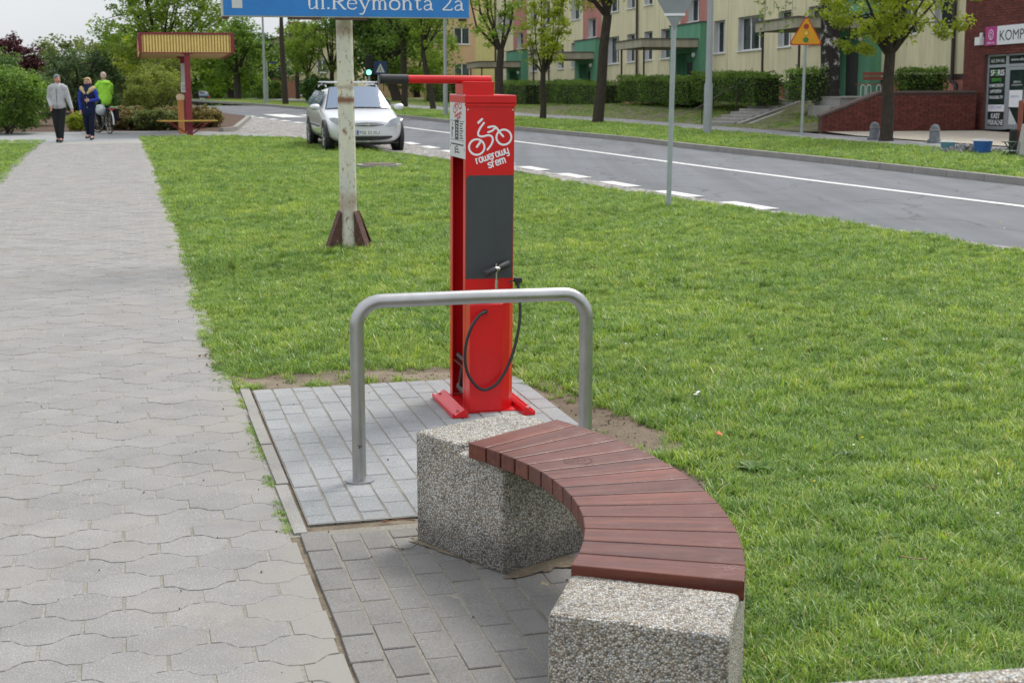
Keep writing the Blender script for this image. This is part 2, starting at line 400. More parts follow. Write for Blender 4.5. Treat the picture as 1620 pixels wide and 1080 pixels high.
M['sign_edge'] = nmat('sign_edge', (.45, .47, .47), .6, .1, 8, dirt=((.12, .06, .03), 20, .55, .7))
M['galv'] = nmat('galvanised_grey', (.36, .40, .41), .5, .12, 5, metal=.35)
M['lamp_grey'] = nmat('lamp_post_grey', (.33, .35, .37), .6, .08, 3)
def bark(name, c, birch=False):
    m = newmat(name, c, .95, spec=.15); n = NB(m); n.pos(True)
    mp_ = n.new('ShaderNodeMapping'); mp_.inputs['Scale'].default_value = (9, 9, 2.2); n.link(n.pos(), mp_.inputs[0])
    f = n.noise(3, 6, .75, mp_.outputs[0], .5)
    k = n.ramp(f, [(.3, tuple(x*.45 for x in c)), (.6, c), (.8, tuple(x*1.6 for x in c))])
    if birch: k = n.mix(k, (.55, .53, .48), n.ramp(n.noise(1.6, 6, .8), [(.54, 0.0), (.6, 1.0)]))
    n.color(k); n.bump(f, 1.0, .04); return m
M['bark'] = bark('dark_bark', (.075, .062, .05)); M['birch_bark'] = bark('birch_bark', (.05, .045, .042), True)
M['twig'] = bark('twig_bark', (.09, .075, .055))
M['brick'] = nmat('red_brick', (.135, .036, .027), .85, .3, 8, obj=False, bump=.4, bscale=90, rnd=.22)
M['mortar'] = nmat('brick_mortar', (.10, .052, .045), .95, .15, 20, obj=False)
M['black'] = newmat('matt_black', (.012, .012, .012), .7)
def winglass(name):
    m = bpy.data.materials.new(name); m.use_nodes = True; n = NB(m); n.b.inputs['Base Color'].default_value = (.05, .06, .065, 1); n.b.inputs['Roughness'].default_value = .05; n.b.inputs['Specular IOR Level'].default_value = .9
    t = n.new('ShaderNodeBsdfTransparent'); t.inputs[0].default_value = (.8, .85, .85, 1); x = n.new('ShaderNodeMixShader'); x.inputs[0].default_value = .62
    n.link(n.b.outputs[0], x.inputs[1]); n.link(t.outputs[0], x.inputs[2]); n.link(x.outputs[0], n.n['Material Output'].inputs['Surface']); return m
def glass(name, tint=(.05, .06, .07), rough=.06):
    m = newmat(name, tint, rough, spec=.9); return m
M['pane'] = winglass('window_pane'); M['car_glass'] = glass('car_glass', (.13, .18, .26), .04)
M['upvc'] = nmat('white_window_frame', (.74, .75, .76), .45, .04, 5)
M['curtain'] = nmat('net_curtain', (.60, .60, .58), .9, .2, 6)
M['dark_metal'] = nmat('dark_brown_metal', (.045, .032, .028), .6, .15, 5)
def face_var(o, vals):
    a = o.data.attributes.new('var', 'FLOAT', 'FACE'); a.data.foreach_set('value', np.asarray(vals, dtype=np.float32))
def sheet(name, pts, z, m, parent=None, kind='structure'):
    b = MB(); b.add([(p[0], p[1], z) for p in pts], [tuple(range(len(pts)))])
    o = b.build(name, m, parent); 
    if o.data.polygons[0].normal.z < 0: o.data.flip_normals()
    if not parent: o['kind'] = kind
    return o
def strip(name, A, B, z, m):
    b = MB(); za, zb = z if hasattr(z, '__len__') else (z, z)
    n = len(A); b.add([(p[0], p[1], za) for p in A]+[(p[0], p[1], zb) for p in B], [(i, i+1, n+i+1, n+i) for i in range(n-1)])
    o = b.build(name, m, kind='structure')
    if o.data.polygons[0].normal.z < 0: o.data.flip_normals()
    return o
# ------------------------------------------------------------------ GROUND
g = nmat('distant_turf', (.085, .125, .04), .95, .25, .5, obj=False)
def gz(Y): return -max(0.0, Y-77)*.0221         # beyond the crest the land falls away gently
b = MB(); b.add([(x, y, gz(min(y, 400))-.12) for y in (-300, 77, 400, 1500) for x in (-900, 900)], [(0, 1, 3, 2), (2, 3, 5, 4), (4, 5, 7, 6)]); b.build('ground', g, kind='structure')
LE = [(-10.3, 38.6), (-7.9, 39.4), (-6.0, 38.6), (-4.519, 35.3), (-2.953, 32.0), (-1.966, 29.8), (-.588, 26.74), (.524, 23.79), (1.748, 20.84), (3.109, 18.0), (4.132, 15.79), (5.10, 13.4), (6.7, 9.6), (9, 3), (10.5, -2)]
e0 = [uv(.44, v) for v in (38, 30, 20, 12, 7.9)]
lawn_pts = [(p.x, p.y) for p in reversed(e0)]+LE+[(-.5, -2)]
lawn = sheet('lawn', lawn_pts, -.014, M['lawn_soil'])
lawn_l = sheet('lawn', [tuple(uv(-1.9, 36.6)[:2]), tuple(uv(-1.9, 0)[:2]), (-30, 0), (-30, 36.5), (-12.6, 36.9)], -.016, M['lawn_soil'])
sheet('road', [(13.4, 8), (11.6, 12.5), (8.0, 22.4), (6.05, 28.1), (4.2, 33.1), (3.07, 36.86), (.19, 43.9), (-4.1, 55.7), (-8.2, 65.3), (-13.4, 77), (-18.2, 77), (-16.6, 73), (-10.9, 59), (-5.9, 46.5), (-2.85, 36.5), (.118, 26.74), (1.75, 22.0), (3.06, 18.7), (5.0, 13.9), (7.2, 8)], -.034, M['asphalt'])
LAYB = [(-10.1, 55.0), (-8.6, 43.6), (-8.7, 42.3), (-6.4, 39.6)]
sheet('lay_by', [(-5.9, 46.5), (-10.6, 58.3), (-10.1, 55.0), (-8.4, 43.6), (-8.7, 42.3), (-7.6, 39.6), (-6.1, 38.7), (-4.6, 35.4), (-3.05, 32.1), (-2.05, 29.9), (-.68, 26.8), (.45, 23.8), (1.66, 20.84), (3.02, 18.0), (4.05, 15.79), (4.98, 13.6), (5.35, 13.4), (5.2, 13.9), (3.14, 18.7), (1.83, 22.0), (.20, 26.74), (-2.78, 36.5)], -.026, M['cobble'])
# white line in the middle of the road
CL = [(9.0, 12.6), (6.704, 18.71), (4.95, 23.1), (3.46, 27.11), (.765, 34.9), (-2.95, 44.9), (-5.3, 51.5), (-8.9, 60)]
strip('centre_line', CL, [(x+.15, y+.05) for x, y in CL], -.029, M['road_paint'])
def along(P, s):
    for a, b in zip(P, P[1:]):
        L = math.dist(a, b)
        if s <= L: return (a[0]+(b[0]-a[0])*s/L, a[1]+(b[1]-a[1])*s/L)
        s -= L
    return P[-1]
EL = [(4.3, 15.55), (3.06, 18.71), (1.749, 22.03), (.118, 26.74), (-2.86, 36.5), (-5.9, 46.5), (-11.0, 59)]
s = 3.0
for k in range(26):
    if s+1.1 > 47: break
    a = along(EL, s); b_ = along(EL, s+1.12)
    o = sheet('road_marking', [a, (a[0]+.25, a[1]+.09), (b_[0]+.25, b_[1]+.09), b_], -.022, M['road_paint'])
    s += 1.98
for k, (x, y) in enumerate([(-3.9, 55), (-5.6, 55.6), (-7.3, 56.2), (-9, 56.8)]):  # pale bars of the far crossing
    sheet('crossing_bar', [(x, y), (x+.9, y+.3), (x-.6, y+4.4), (x-1.5, y+4.1)], -.029, M['road_paint'])
# far kerb, verge, pavement, plaza
FK = [(11.6, 12.5), (8.0, 22.4), (6.05, 28.1), (4.2, 33.1), (3.07, 36.86), (.19, 43.9), (-4.1, 55.7), (-8.2, 65.3), (-13.2, 76.5), (-21, 92)]
b = MB()
for a, c in zip(FK, FK[1:]):
    L = math.dist(a, c); n = max(1, int(L/1.0))
    for k in range(n):
        p = Vector((*a, 0)).lerp(Vector((*c, 0)), (k+.5)/n)
        b.box((p.x+.07, p.y, .015), (.14, L/n-.015, .13), math.atan2(-(c[0]-a[0]), c[1]-a[1]))
b.build('kerb', M['kerbstone'], kind='structure')
FKi = [(x+.12, y+.03) for x, y in FK]
PN = [(17, 20), (10.6, 29.8), (8.65, 33.4), (7.4, 36.4), (6.18, 40.3), (3.65, 47.6), (.24, 54.9), (-4.4, 66.5), (-9.0, 77.5), (-17, 93)]
PF = [(18.8, 20), (12.0, 29.6), (10.0, 34.0), (8.75, 37.6), (7.1, 42.6), (4.4, 50.4), (.9, 58.0), (-3.3, 69.6), (-7.9, 79.7), (-15.8, 94.0)]
verge = strip('verge', FKi, PN, (.06, .07), M['lawn_soil'])
strip('pavement', PN, PF, (.075, .075), M['asphalt_walk'])
sheet('plaza', [(8.75, 40.3), (13.3, 41.05), (16.5, 30), (16.5, 24), (12.3, 29.7), (10.25, 34.1), (9.0, 37.8)], .083, M['plaza'])
# embankment up to the apartment block
def bz(Y): return max(.56-.027*(Y-57), .06)
def bxl(Y): return 13.9-.28*(Y-43.7)          # facade line of the block
A_, B_, C_ = [], [], []
for p in PF[3:9]:
    A_.append(p)
bb = MB(); rows = []
for (x, y) in [(8.75, 40.45), (8.1, 40.6), (7.1, 42.6), (5.8, 46.4), (4.4, 50.4), (.9, 58.0), (-3.3, 69.6), (-7.9, 79.7), (-15.8, 94)]:
    z1 = bz(y+3) if y > 41 else .95
    # direction away from the road
    r = []
    for t, zz in ((0, .07), (1.1, .07+(z1-.07)*.18), (2.6, .07+(z1-.07)*.62), (3.7, z1), (22, z1)):
        r.append((x+t*.963, y+t*.27, zz+random.uniform(-.02, .02)*(0 < t < 20)))
    rows.append(r)
n = len(rows[0])
bb.add([p for r in rows for p in r], [(i*n+j, (i+1)*n+j, (i+1)*n+j+1, i*n+j+1) for i in range(len(rows)-1) for j in range(n-1)])
emb = bb.build('embankment', nmat('bank_soil', (.12, .115, .055), .95, .4, 2.5, obj=False, bump=.6, bscale=20), kind='structure')
if emb.data.polygons[0].normal.z < 0: emb.data.flip_normals()
# cross path in front of the shelter, planting beds
sheet('cross_path', [(-15.5, 37.6), tuple(uv(-1.9, 36.5)[:2]), tuple(uv(.5, 37.6)[:2]), (-7.8, 39.3), (-5.9, 38.5), (-7.0, 40.8), (-8.6, 42.5), (-9.6, 43.2), (-12.0, 42.4), (-14.0, 42.2), (-22, 40)], -.010, M['grey_paver'])
sheet('bed', [(-8.7, 42.35), (-8.4, 43.6), (-10.1, 55.0), (-10.7, 58.0), (-16, 72), (-26, 60), (-30, 40), (-22, 40), (-14.0, 42.2), (-12.0, 42.5), (-9.6, 43.25)], -.02, M['bed_soil'])
b = MB()
for a, c in (((-8.55, 42.4), (-8.35, 43.5)), ((-8.35, 43.5), (-10.0, 55.0))):
    L = math.dist(a, c); n = int(L)
    for k in range(n):
        p = Vector((*a, 0)).lerp(Vector((*c, 0)), (k+.5)/n); b.box((p.x, p.y, .03), (.14, L/n-.02, .14), math.atan2(-(c[0]-a[0]), c[1]-a[1]))
b.build('kerb', M['kerbstone'], kind='structure')
# low concrete edging between the lawn and the cobbled lay-by
b = MB(); EK = [(-6.0, 38.65), (-4.519, 35.35), (-2.953, 32.05), (-1.966, 29.85), (-.588, 26.78), (.524, 23.82)]
for a, c in zip(EK, EK[1:]):
    L = math.dist(a, c); n = max(1, int(L/1.0))
    for k in range(n):
        p = Vector((*a, 0)).lerp(Vector((*c, 0)), (k+.5)/n); b.box((p.x-.03, p.y, -.0), (.07, L/n-.012, .07), math.atan2(-(c[0]-a[0]), c[1]-a[1]))
b.build('kerb', M['kerbstone'], kind='structure')

# ------------------------------------------------------------------ FOOTPATH of interlocking wavy pavers
path = sheet('footpath', [tuple(uv(-1.96, -1)[:2]), tuple(uv(.55, -1)[:2]), tuple(uv(.52, 8)[:2]), tuple(uv(.50, 37.8)[:2]), tuple(uv(-1.92, 36.8)[:2])], -.0026, M['joint_sand'])
L_, P_ = .25, .177
def wave(x):                                    # half height of a paver over its length
    c = math.cos(2*math.pi*x/L_); return P_/2+.030*math.tanh(2.2*c)/math.tanh(2.2)
xs = [-.1195, -.09, -.065, -.045, 0, .045, .065, .09, .1195]
GAP = .0016
wav = [(x, wave(x)-GAP) for x in xs]
outline = [(x, y) for x, y in wav]+[(x, -y) for x, y in reversed(wav)]
outline = list(reversed(outline))
def clip_out(u, v):
    lim = (.525 if v > 5.1 else .553)+.008*math.sin(v*2.1); return [(min(x, lim-u), y) for x, y in outline]
pm = mesh_of(MB().prism(outline, -.012, 0, ch=.0014), 'paver', [M['path_paver']])
stones = []
v = 2.9
r = int(2.6/P_)
while r*P_ < 36.6:
    v = r*P_
    for k in range(-9, 3):
        u = (k+.5*(r % 2))*L_+.055
        if u > -2.02 and u < .49+.07*(v < 8): stones.append((v, u))
    r += 1
rng = random.Random(3)
def visible(x, y, z=0, m=40):
    f = y*math.cos(PITCH)-(z-HC)*math.sin(PITCH)
    if f < .5: return False
    px = 810+FPX*x/f; py = 540-FPX*(y*math.sin(PITCH)+(z-HC)*math.cos(PITCH))/f
    return -m < px < 1620+m and py < 1080+m
vis = [q for q in stones if visible(*uv(q[1], q[0])[:2])]
first = set(vis[:300])
for v, u in vis[:300]:
    me_ = pm if u < .38 else mesh_of(MB().prism(clip_out(u, v), -.012, 0, ch=.0022), 'paver', [M['path_paver']])
    p = uv(u, v, rng.uniform(-.0014, .0010))
    inst('paver', me_, path, p, (rng.uniform(-.006, .006), rng.uniform(-.006, .006), PA+rng.uniform(-.008, .008)))
b = MB(); var = []
for v, u in stones:
    if (v, u) in first: continue
    if v < 9: out = clip_out(u, v)
    else: out = outline[::2]
    p = uv(u, v); ca, sa = math.cos(PA), math.sin(PA); z = rng.uniform(-.002, .002)
    n0 = len(b.f); b.prism([(p.x+x*ca-y*sa, p.y+x*sa+y*ca) for x, y in out], -.012, z, ch=.003)
    var += [rng.random()]*(len(b.f)-n0)
o = b.build('paver', M['path_paver'], path, kind='stuff'); face_var(o, var)

# ------------------------------------------------------------------ PAD and seating area of rectangular blocks
U0 = .612
sheet('sand_strip', [tuple(uv(*q)[:2]) for q in ((.53, 1.0), (1.15, 1.0), (1.62, 4.3), (2.04, 5.4), (2.17, 7.75), (1.4, 8.05), (.50, 8.0))], -.0075, M['soil'])
pad = sheet('cycle_stand_pad', [tuple(uv(*q)[:2]) for q in ((U0, 5.26), (2.10, 5.26), (2.10, 7.68), (U0, 7.68))], .0012, M['joint_light'])
bm_ = mesh_of(MB().prism([(-.049, -.0985), (.049, -.0985), (.049, .0985), (-.049, .0985)], -.009, .004, ch=.003), 'paving_block', [M['grey_paver']])
hm_ = mesh_of(MB().prism([(-.049, -.0485), (.049, -.0485), (.049, .0485), (-.049, .0485)], -.009, .004, ch=.003), 'half_paving_block', [M['grey_paver']])
ncol = 14; pw = (2.10-U0)/ncol
for c in range(ncol):
    u = U0+(c+.5)*pw; v = 5.265; odd = c % 2
    if odd == 0:
        inst('paving_block', hm_, pad, uv(u, v+.05, rng.uniform(-.001, .002)), (rng.uniform(-.01, .01), rng.uniform(-.01, .01), PA)); v += .1015
    while v+.2 < 7.70:
        inst('paving_block', bm_, pad, uv(u+rng.uniform(-.0015, .0015), v+.1, rng.uniform(-.0015, .002)), (rng.uniform(-.008, .008), rng.uniform(-.008, .008), PA+rng.uniform(-.012, .012))); v += .2025
    if 7.68-v > .05: inst('paving_block', hm_, pad, uv(u, v+.052, 0), (0, 0, PA))
# darker area in front of the bench
seat_area = sheet('seating_area', [tuple(uv(*q)[:2]) for q in ((.575, 1.0), (1.12, 1.0), (1.55, 4.2), (1.85, 5.18), (.575, 5.18))], .0002, M['joint_light'])
bmd = bm_.copy(); bmd.materials.clear(); bmd.materials.append(M['dark_paver'])
hmd = hm_.copy(); hmd.materials.clear(); hmd.materials.append(M['dark_paver'])
PA2 = PA
for c in range(12):
    u = .62+c*.1085; v = 5.12; odd = c % 2
    if c == 0: v = 5.15
    if odd: 
        inst('paving_block', hmd, seat_area, uv(u, v-.05, rng.uniform(-.002, .001)), (rng.uniform(-.015, .015), rng.uniform(-.015, .015), PA)); v -= .1035
    while v > 3.0:
        umax = 1.62 if v > 4.2 else 1.36
        if u < umax+.1:
            inst('paving_block', bmd, seat_area, uv(u+rng.uniform(-.003, .003), v-.1, rng.uniform(-.003, .002)), (rng.uniform(-.012, .012), rng.uniform(-.012, .012), PA+rng.uniform(-.02, .02)))
        v -= .2055
# concrete edging between path and pad
em = mesh_of(MB().box((0, 0, 0), (.05, .655, .06)), 'edging_stone', [M['kerbstone']])
edg = sheet('edging', [tuple(uv(*q)[:2]) for q in ((.525, 5.15), (.60, 5.15), (.60, 7.85), (.525, 7.85))], -.0065, M['joint_sand'])
for k in range(4):
    inst('edging_stone', em, edg, uv(.572+(k % 2)*.004, 5.50+k*.672, -.027+.002*(k % 3)), (0, 0, PA+rng.uniform(-.008, .008)))
# soil where the turf is worn
def blobsheet(name, cx, cy, rx, ry, rot, z, m, n=40, amp=.25):
    pts = []
    ph = [rng.uniform(0, 6.28) for _ in range(4)]
    for k in range(n):
        a = 2*math.pi*k/n; q = 1+amp*(.5*math.sin(2*a+ph[0])+.35*math.sin(3*a+ph[1])+.3*math.sin(7*a+ph[2])+.2*math.sin(11*a+ph[3]))
        x, y = rx*q*math.cos(a), ry*q*math.sin(a)
        pts.append((cx+x*math.cos(rot)-y*math.sin(rot), cy+x*math.sin(rot)+y*math.cos(rot)))
    return sheet(name, pts, z, m)
SOIL = [(*uv(1.10, 7.93)[:2], .72, .20, PA), (*uv(1.75, 7.86)[:2], .42, .13, PA), (*uv(2.22, 6.7)[:2], .10, .85, PA), (*uv(2.33, 6.35)[:2], .12, .42, PA), (*uv(2.22, 5.45)[:2], .12, .30, PA)]
for k, q in enumerate(SOIL): blobsheet('bare_soil', q[0], q[1], q[2]*1.45, q[3]*1.5, q[4], -.0085-.0003*k, M['soil'] if k in (1,) else M['soil_dark'])

def smooth_(P, k=5):
    P = [Vector(p) for p in P]; out = []
    for i in range(len(P)-1):
        a, b_, c, d = P[max(i-1, 0)], P[i], P[i+1], P[min(i+2, len(P)-1)]
        for j in range(k):
            t_ = j/k; out.append(.5*((2*b_)+(c-a)*t_+(2*a-5*b_+4*c-d)*t_*t_+(3*b_-a-3*c+d)*t_**3))
    return out+[P[-1]]
for k, (px, py, rx, ry) in enumerate([(720, 876, .22, .030), (868, 893, .16, .075), (822, 905, .06, .03)]):
    p = spot(px, py, .005); blobsheet('sand_drift', p.x, p.y, rx, ry, R(-45) if k == 0 else R(38), .0072+.0004*k, M['soil'], amp=.5)
# ------------------------------------------------------------------ GRASS
tufts = bpy.data.collections.new('grass_tufts')
def tuft(n, rad, hmin, hmax, wid, seed, lean=.5, nm='grass_tuft'):
    r = np.random.RandomState(seed); V = []; F = []; var = []
    for k in range(n):
        a = r.rand()*6.283; d = rad*math.sqrt(r.rand()); x, y = d*math.cos(a), d*math.sin(a)
        h = r.uniform(hmin, hmax); th = r.rand()*6.283; l = lean*h*r.uniform(.3, 1.6)
        dx, dy = math.cos(th), math.sin(th); wx, wy = -dy*wid/2*r.uniform(.7, 1.3), dx*wid/2*r.uniform(.7, 1.3)
        b0 = len(V)
        for t, ws in ((0, .8), (.45, 1.0), (.8, .6)):
            V.append((x+dx*l*t*t+wx*ws, y+dy*l*t*t+wy*ws, h*t*(1-.25*t*(l/h)))); V.append((x+dx*l*t*t-wx*ws, y+dy*l*t*t-wy*ws, h*t*(1-.25*t*(l/h))))
        V.append((x+dx*l, y+dy*l, h*(1-.3*(l/h))))
        F += [(b0, b0+1, b0+3, b0+2), (b0+2, b0+3, b0+5, b0+4), (b0+4, b0+5, b0+6)]
        q = r.rand(); q = q*.85 if r.rand() > .10 else r.uniform(.85, 1); var += [q]*3
    me = bpy.data.meshes.new(nm); me.from_pydata(V, [], F); me.materials.append(M['grass']); me.update()
    a = me.attributes.new('var', 'FLOAT', 'FACE'); a.data.foreach_set('value', np.array(var, dtype=np.float32))
    o = bpy.data.objects.new(nm, me); tufts.objects.link(o)
for s_ in range(5): tuft(34, .055, .018, .052, .0042, s_, .75, 'tuft_a%d' % s_)
for s_ in range(3): tuft(34, .045, .035, .080, .0048, 20+s_, .6, 'tuft_b%d' % s_)
def in_poly(P, x, y):
    ins = np.zeros(x.shape, bool); n = len(P)
    for i in range(n):
        x1, y1 = P[i][:2]; x2, y2 = P[(i+1) % n][:2]
        c = ((y1 > y) != (y2 > y)); xi = (x2-x1)*(y-y1)/((y2-y1) if y2 != y1 else 1e-9)+x1
        ins ^= c & (x < xi)
    return ins
def scatter(name, X, Y, Z, S, idx, label=None, tl=.12):
    n = len(X); me = bpy.data.meshes.new(name); me.vertices.add(n)
    me.vertices.foreach_set('co', np.c_[X, Y, Z].astype(np.float32).ravel())
    a = me.attributes.new('rotv', 'FLOAT_VECTOR', 'POINT'); rr = np.c_[np.random.normal(0, tl, n), np.random.normal(0, tl, n), np.random.rand(n)*6.283]
    a.data.foreach_set('vector', rr.astype(np.float32).ravel())
    a = me.attributes.new('scl', 'FLOAT', 'POINT'); a.data.foreach_set('value', S.astype(np.float32))
    a = me.attributes.new('idx', 'INT', 'POINT'); a.data.foreach_set('value', idx.astype(np.int32))
    o = bpy.data.objects.new(name, me); COL.objects.link(o); o['kind'] = 'stuff'
    if label: o['label'] = label; o['category'] = 'grass'
    md = o.modifiers.new('scatter', 'NODES'); ng = bpy.data.node_groups.new('scatter', 'GeometryNodeTree'); md.node_group = ng
    ng.interface.new_socket('Geometry', in_out='INPUT', socket_type='NodeSocketGeometry'); ng.interface.new_socket('Geometry', in_out='OUTPUT', socket_type='NodeSocketGeometry')
    N = ng.nodes; i = N.new('NodeGroupInput'); ou = N.new('NodeGroupOutput'); iop = N.new('GeometryNodeInstanceOnPoints'); ci = N.new('GeometryNodeCollectionInfo')
    ci.inputs['Collection'].default_value = tufts; ci.inputs['Separate Children'].default_value = True; ci.inputs['Reset Children'].default_value = True
    def na(nm, ty):
        q = N.new('GeometryNodeInputNamedAttribute'); q.data_type = ty; q.inputs['Name'].default_value = nm; return q.outputs['Attribute']
    ng.links.new(i.outputs[0], iop.inputs['Points']); ng.links.new(ci.outputs[0], iop.inputs['Instance']); iop.inputs['Pick Instance'].default_value = True
    ng.links.new(na('idx', 'INT'), iop.inputs['Instance Index']); ng.links.new(na('scl', 'FLOAT'), iop.inputs['Scale'])
    ng.links.new(na('rotv', 'FLOAT_VECTOR'), iop.inputs['Rotation']); ng.links.new(iop.outputs[0], ou.inputs[0])
    return o
def lowfreq(x, y, s, seed):
    r = np.random.RandomState(seed); f = np.zeros_like(x)
    for k in range(7):
        a = r.rand()*6.283; q = s*(1.5**k)*r.uniform(.7, 1.3); f += np.sin(q*(x*math.cos(a)+y*math.sin(a))+r.rand()*6.28)/(1.25**k)
    return f/2.4
# main lawn: density falls with distance, blades grow a little coarser
N0 = 230000
rs = np.random.RandomState(5)
# sample with pdf ~ 1/Y^1.2 over wedge of view plus margin
Yc = 2.6+(41-2.6)*rs.rand(N0)**1.9
hw = .38*Yc+.6
Xc = rs.uniform(-1, 1, N0)*hw
keep = in_poly(lawn_pts, Xc, Yc)
U = .9655*Xc+.2605*Yc; V = -.2605*Xc+.9655*Yc
edge = .50+.07*lowfreq(U*0, V, 1.3, 3)+.03*lowfreq(U*0, V, 6, 4)
edge = np.where(V > 7.75, edge-.03, edge)
keep &= ~((U < edge) & (V > 7.7))
padm = (U < 2.13+.03*lowfreq(X := Xc, Yc, 5, 9)) & (V < 7.74) & (V > 5.1)
keep &= ~padm
keep &= ~((U < 1.36+(V-3)*.28) & (V <= 5.1)) 
for (cx, cy, rx, ry, rot) in SOIL:
    dx, dy = Xc-cx, Yc-cy; a = dx*math.cos(rot)+dy*math.sin(rot); b2 = -dx*math.sin(rot)+dy*math.cos(rot)
    q = (a/rx)**2+(b2/ry)**2+.5*lowfreq(Xc, Yc, 6, 11)+.45*lowfreq(Xc, Yc, 19, 12)
    keep &= ~((q < 1.5) & (rs.rand(N0) > .04+.75*np.clip(q-.55, 0, 1)))
dens_t = lowfreq(Xc, Yc, 3, 21)
keep &= rs.rand(N0) < np.clip(.93+.3*dens_t, .5, 1)
Xk, Yk = Xc[keep], Yc[keep]; n = len(Xk)
scl = (.86+.012*Yk)*rs.uniform(.6, 1.4, n)*np.clip(1+.28*lowfreq(Xk, Yk, 2.4, 31), .6, 1.5)
near_obj = (np.hypot(Xk+1.59, Yk-13.9) < .5) | (np.hypot(Xk-2.0, Yk-18.4) < .15)
scl = np.where(near_obj, scl*1.35, scl)
scl *= .8
idx = np.where(rs.rand(n) < np.clip(.26+.3*lowfreq(Xk, Yk, 1.7, 41), 0, .6), rs.randint(5, 8, n), rs.randint(0, 5, n))
scatter('grass', Xk, Yk, np.full(n, -.014), scl, idx, 'short green spring turf of the lawn between the footpath and the road')
print('grass tufts', n)
# tufts rooted in the seams beside the edging
ns = 260; V = rs.uniform(5.2, 7.85, ns); U = .528+rs.normal(0, .007, ns); far_ = rs.rand(ns) < .25; V = np.where(far_, rs.uniform(7.5, 30, ns), V); U = np.where(far_, .49+rs.normal(0, .03, ns), U)
kk = np.sin(V*5)+np.sin(V*13) > -.4; V, U = V[kk], U[kk]
scatter('grass', .9655*U-.2605*V, .2605*U+.9655*V, np.full(len(U), -.008), rs.uniform(.22, .5, len(U)), rs.randint(0, 5, len(U)), 'small tufts rooted along the concrete edging of the footpath')
# left lawn and the verge across the road
N1 = 14000
Yc = rs.uniform(14, 37, N1); Xc = rs.uniform(-14, -5, N1); U = .9655*Xc+.2605*Yc
k = (U < -1.93+.05*lowfreq(U*0, Yc, 1.5, 3))
scatter('grass', Xc[k], Yc[k], np.full(k.sum(), -.016), rs.uniform(.8, 1.3, k.sum()), rs.randint(0, 5, k.sum()), 'grass on the left of the footpath in front of the dark bushes')
VP_ = FKi+PN[::-1]; N2 = 80000
Yc = 12+60*rs.rand(N2)**1.3; Xc = rs.uniform(-12, 17, N2); k = in_poly(VP_, Xc, Yc) & (np.abs(Xc/Yc) < .42)
scatter('grass', Xc[k], Yc[k], np.full(k.sum(), .065), rs.uniform(1.0, 1.9, k.sum()), rs.randint(0, 5, k.sum()), 'narrow grass verge between the far kerb and the far pavement')
# grass on the embankment
NE = 26000; ii = rs.rand(NE)*(len(rows)-1.001); tt_ = rs.rand(NE)**.8*8.0; Xe, Ye, Ze = [], [], []
for a_, t_ in zip(ii, tt_):
    i_ = int(a_); f_ = a_-i_; pa, pb = rows[i_], rows[i_+1]
    T_ = [0, 1.1, 2.6, 3.7, 22]; j_ = max(q for q in range(4) if T_[q] <= t_ or q == 0); g_ = (t_-T_[j_])/(T_[j_+1]-T_[j_])
    q_ = [(pa[j_][c]*(1-g_)+pa[j_+1][c]*g_)*(1-f_)+(pb[j_][c]*(1-g_)+pb[j_+1][c]*g_)*f_ for c in range(3)]
    Xe.append(q_[0]); Ye.append(q_[1]); Ze.append(q_[2])
Xe, Ye, Ze = map(np.array, (Xe, Ye, Ze)); k = (Ye > 42) & (rs.rand(NE) < np.clip(.55+.6*lowfreq(Xe, Ye, .8, 77), .06, 1))
dst = (Xe-6.05-.3)*.733-(Ye-45.6)*.68; aln = (Xe-6.05)*.68+(Ye-45.6)*.733; k &= ~((dst > -.35) & (dst < 1.75) & (aln > -.4) & (aln < 4.4)); k &= ~((Xe > 9.2) & (Ye < 44.6))
scatter('grass', Xe[k], Ye[k], Ze[k]-.01, rs.uniform(.8, 1.6, k.sum()), rs.randint(0, 5, k.sum()), 'thin grass on the bank below the apartment block')
# crumbs of soil, dead leaves and pebbles lying about
b = MB(); rr = random.Random(12)
def crumb(x, y, z, s_):
    b.box((x, y, z+s_*.25), (s_*rr.uniform(.7, 1.5), s_*rr.uniform(.5, 1), s_*rr.uniform(.3, .7)), M=Euler((rr.random()*3, rr.random()*3, rr.random()*3)).to_matrix().to_3x3())
for (cx, cy, rx, ry, rot) in SOIL:
    for k in range(70):
        a_ = rr.uniform(0, 6.28); q = rr.random()**.5*1.15; x = rx*q*math.cos(a_); y = ry*q*math.sin(a_); crumb(cx+x*math.cos(rot)-y*math.sin(rot), cy+x*math.sin(rot)+y*math.cos(rot), -.008, rr.uniform(.003, .009))
for k in range(80):
    v = rr.uniform(3, 14); p = uv(rr.gauss(.48, .10), v); crumb(p.x, p.y, 0, rr.uniform(.002, .008))
for k in range(60):
    v = rr.uniform(3.4, 7.6); p = uv(rr.uniform(-1.2, 2.0), v); crumb(p.x, p.y, .003, rr.uniform(.003, .008))
b.build('soil_crumbs', nmat('soil_crumb', (.12, .09, .06), .95, .5, 30, obj=False), kind='stuff')
b = MB()
for (px, py) in ((935, 422), (567, 431), (565, 428), (1065, 386), (1075, 389), (640, 424), (690, 470), (905, 300), (1180, 415), (1475, 768), (560, 405), (330, 560), (345, 575), (1105, 315)):
    p = spot(px, py, .02)
    for k in range(14): crumb(p.x+rr.gauss(0, .028), p.y+rr.gauss(0, .028), .014, rr.uniform(.005, .014))
b.build('clods', nmat('dry_clod', (.20, .15, .09), .95, .5, 30, obj=False), kind='stuff')
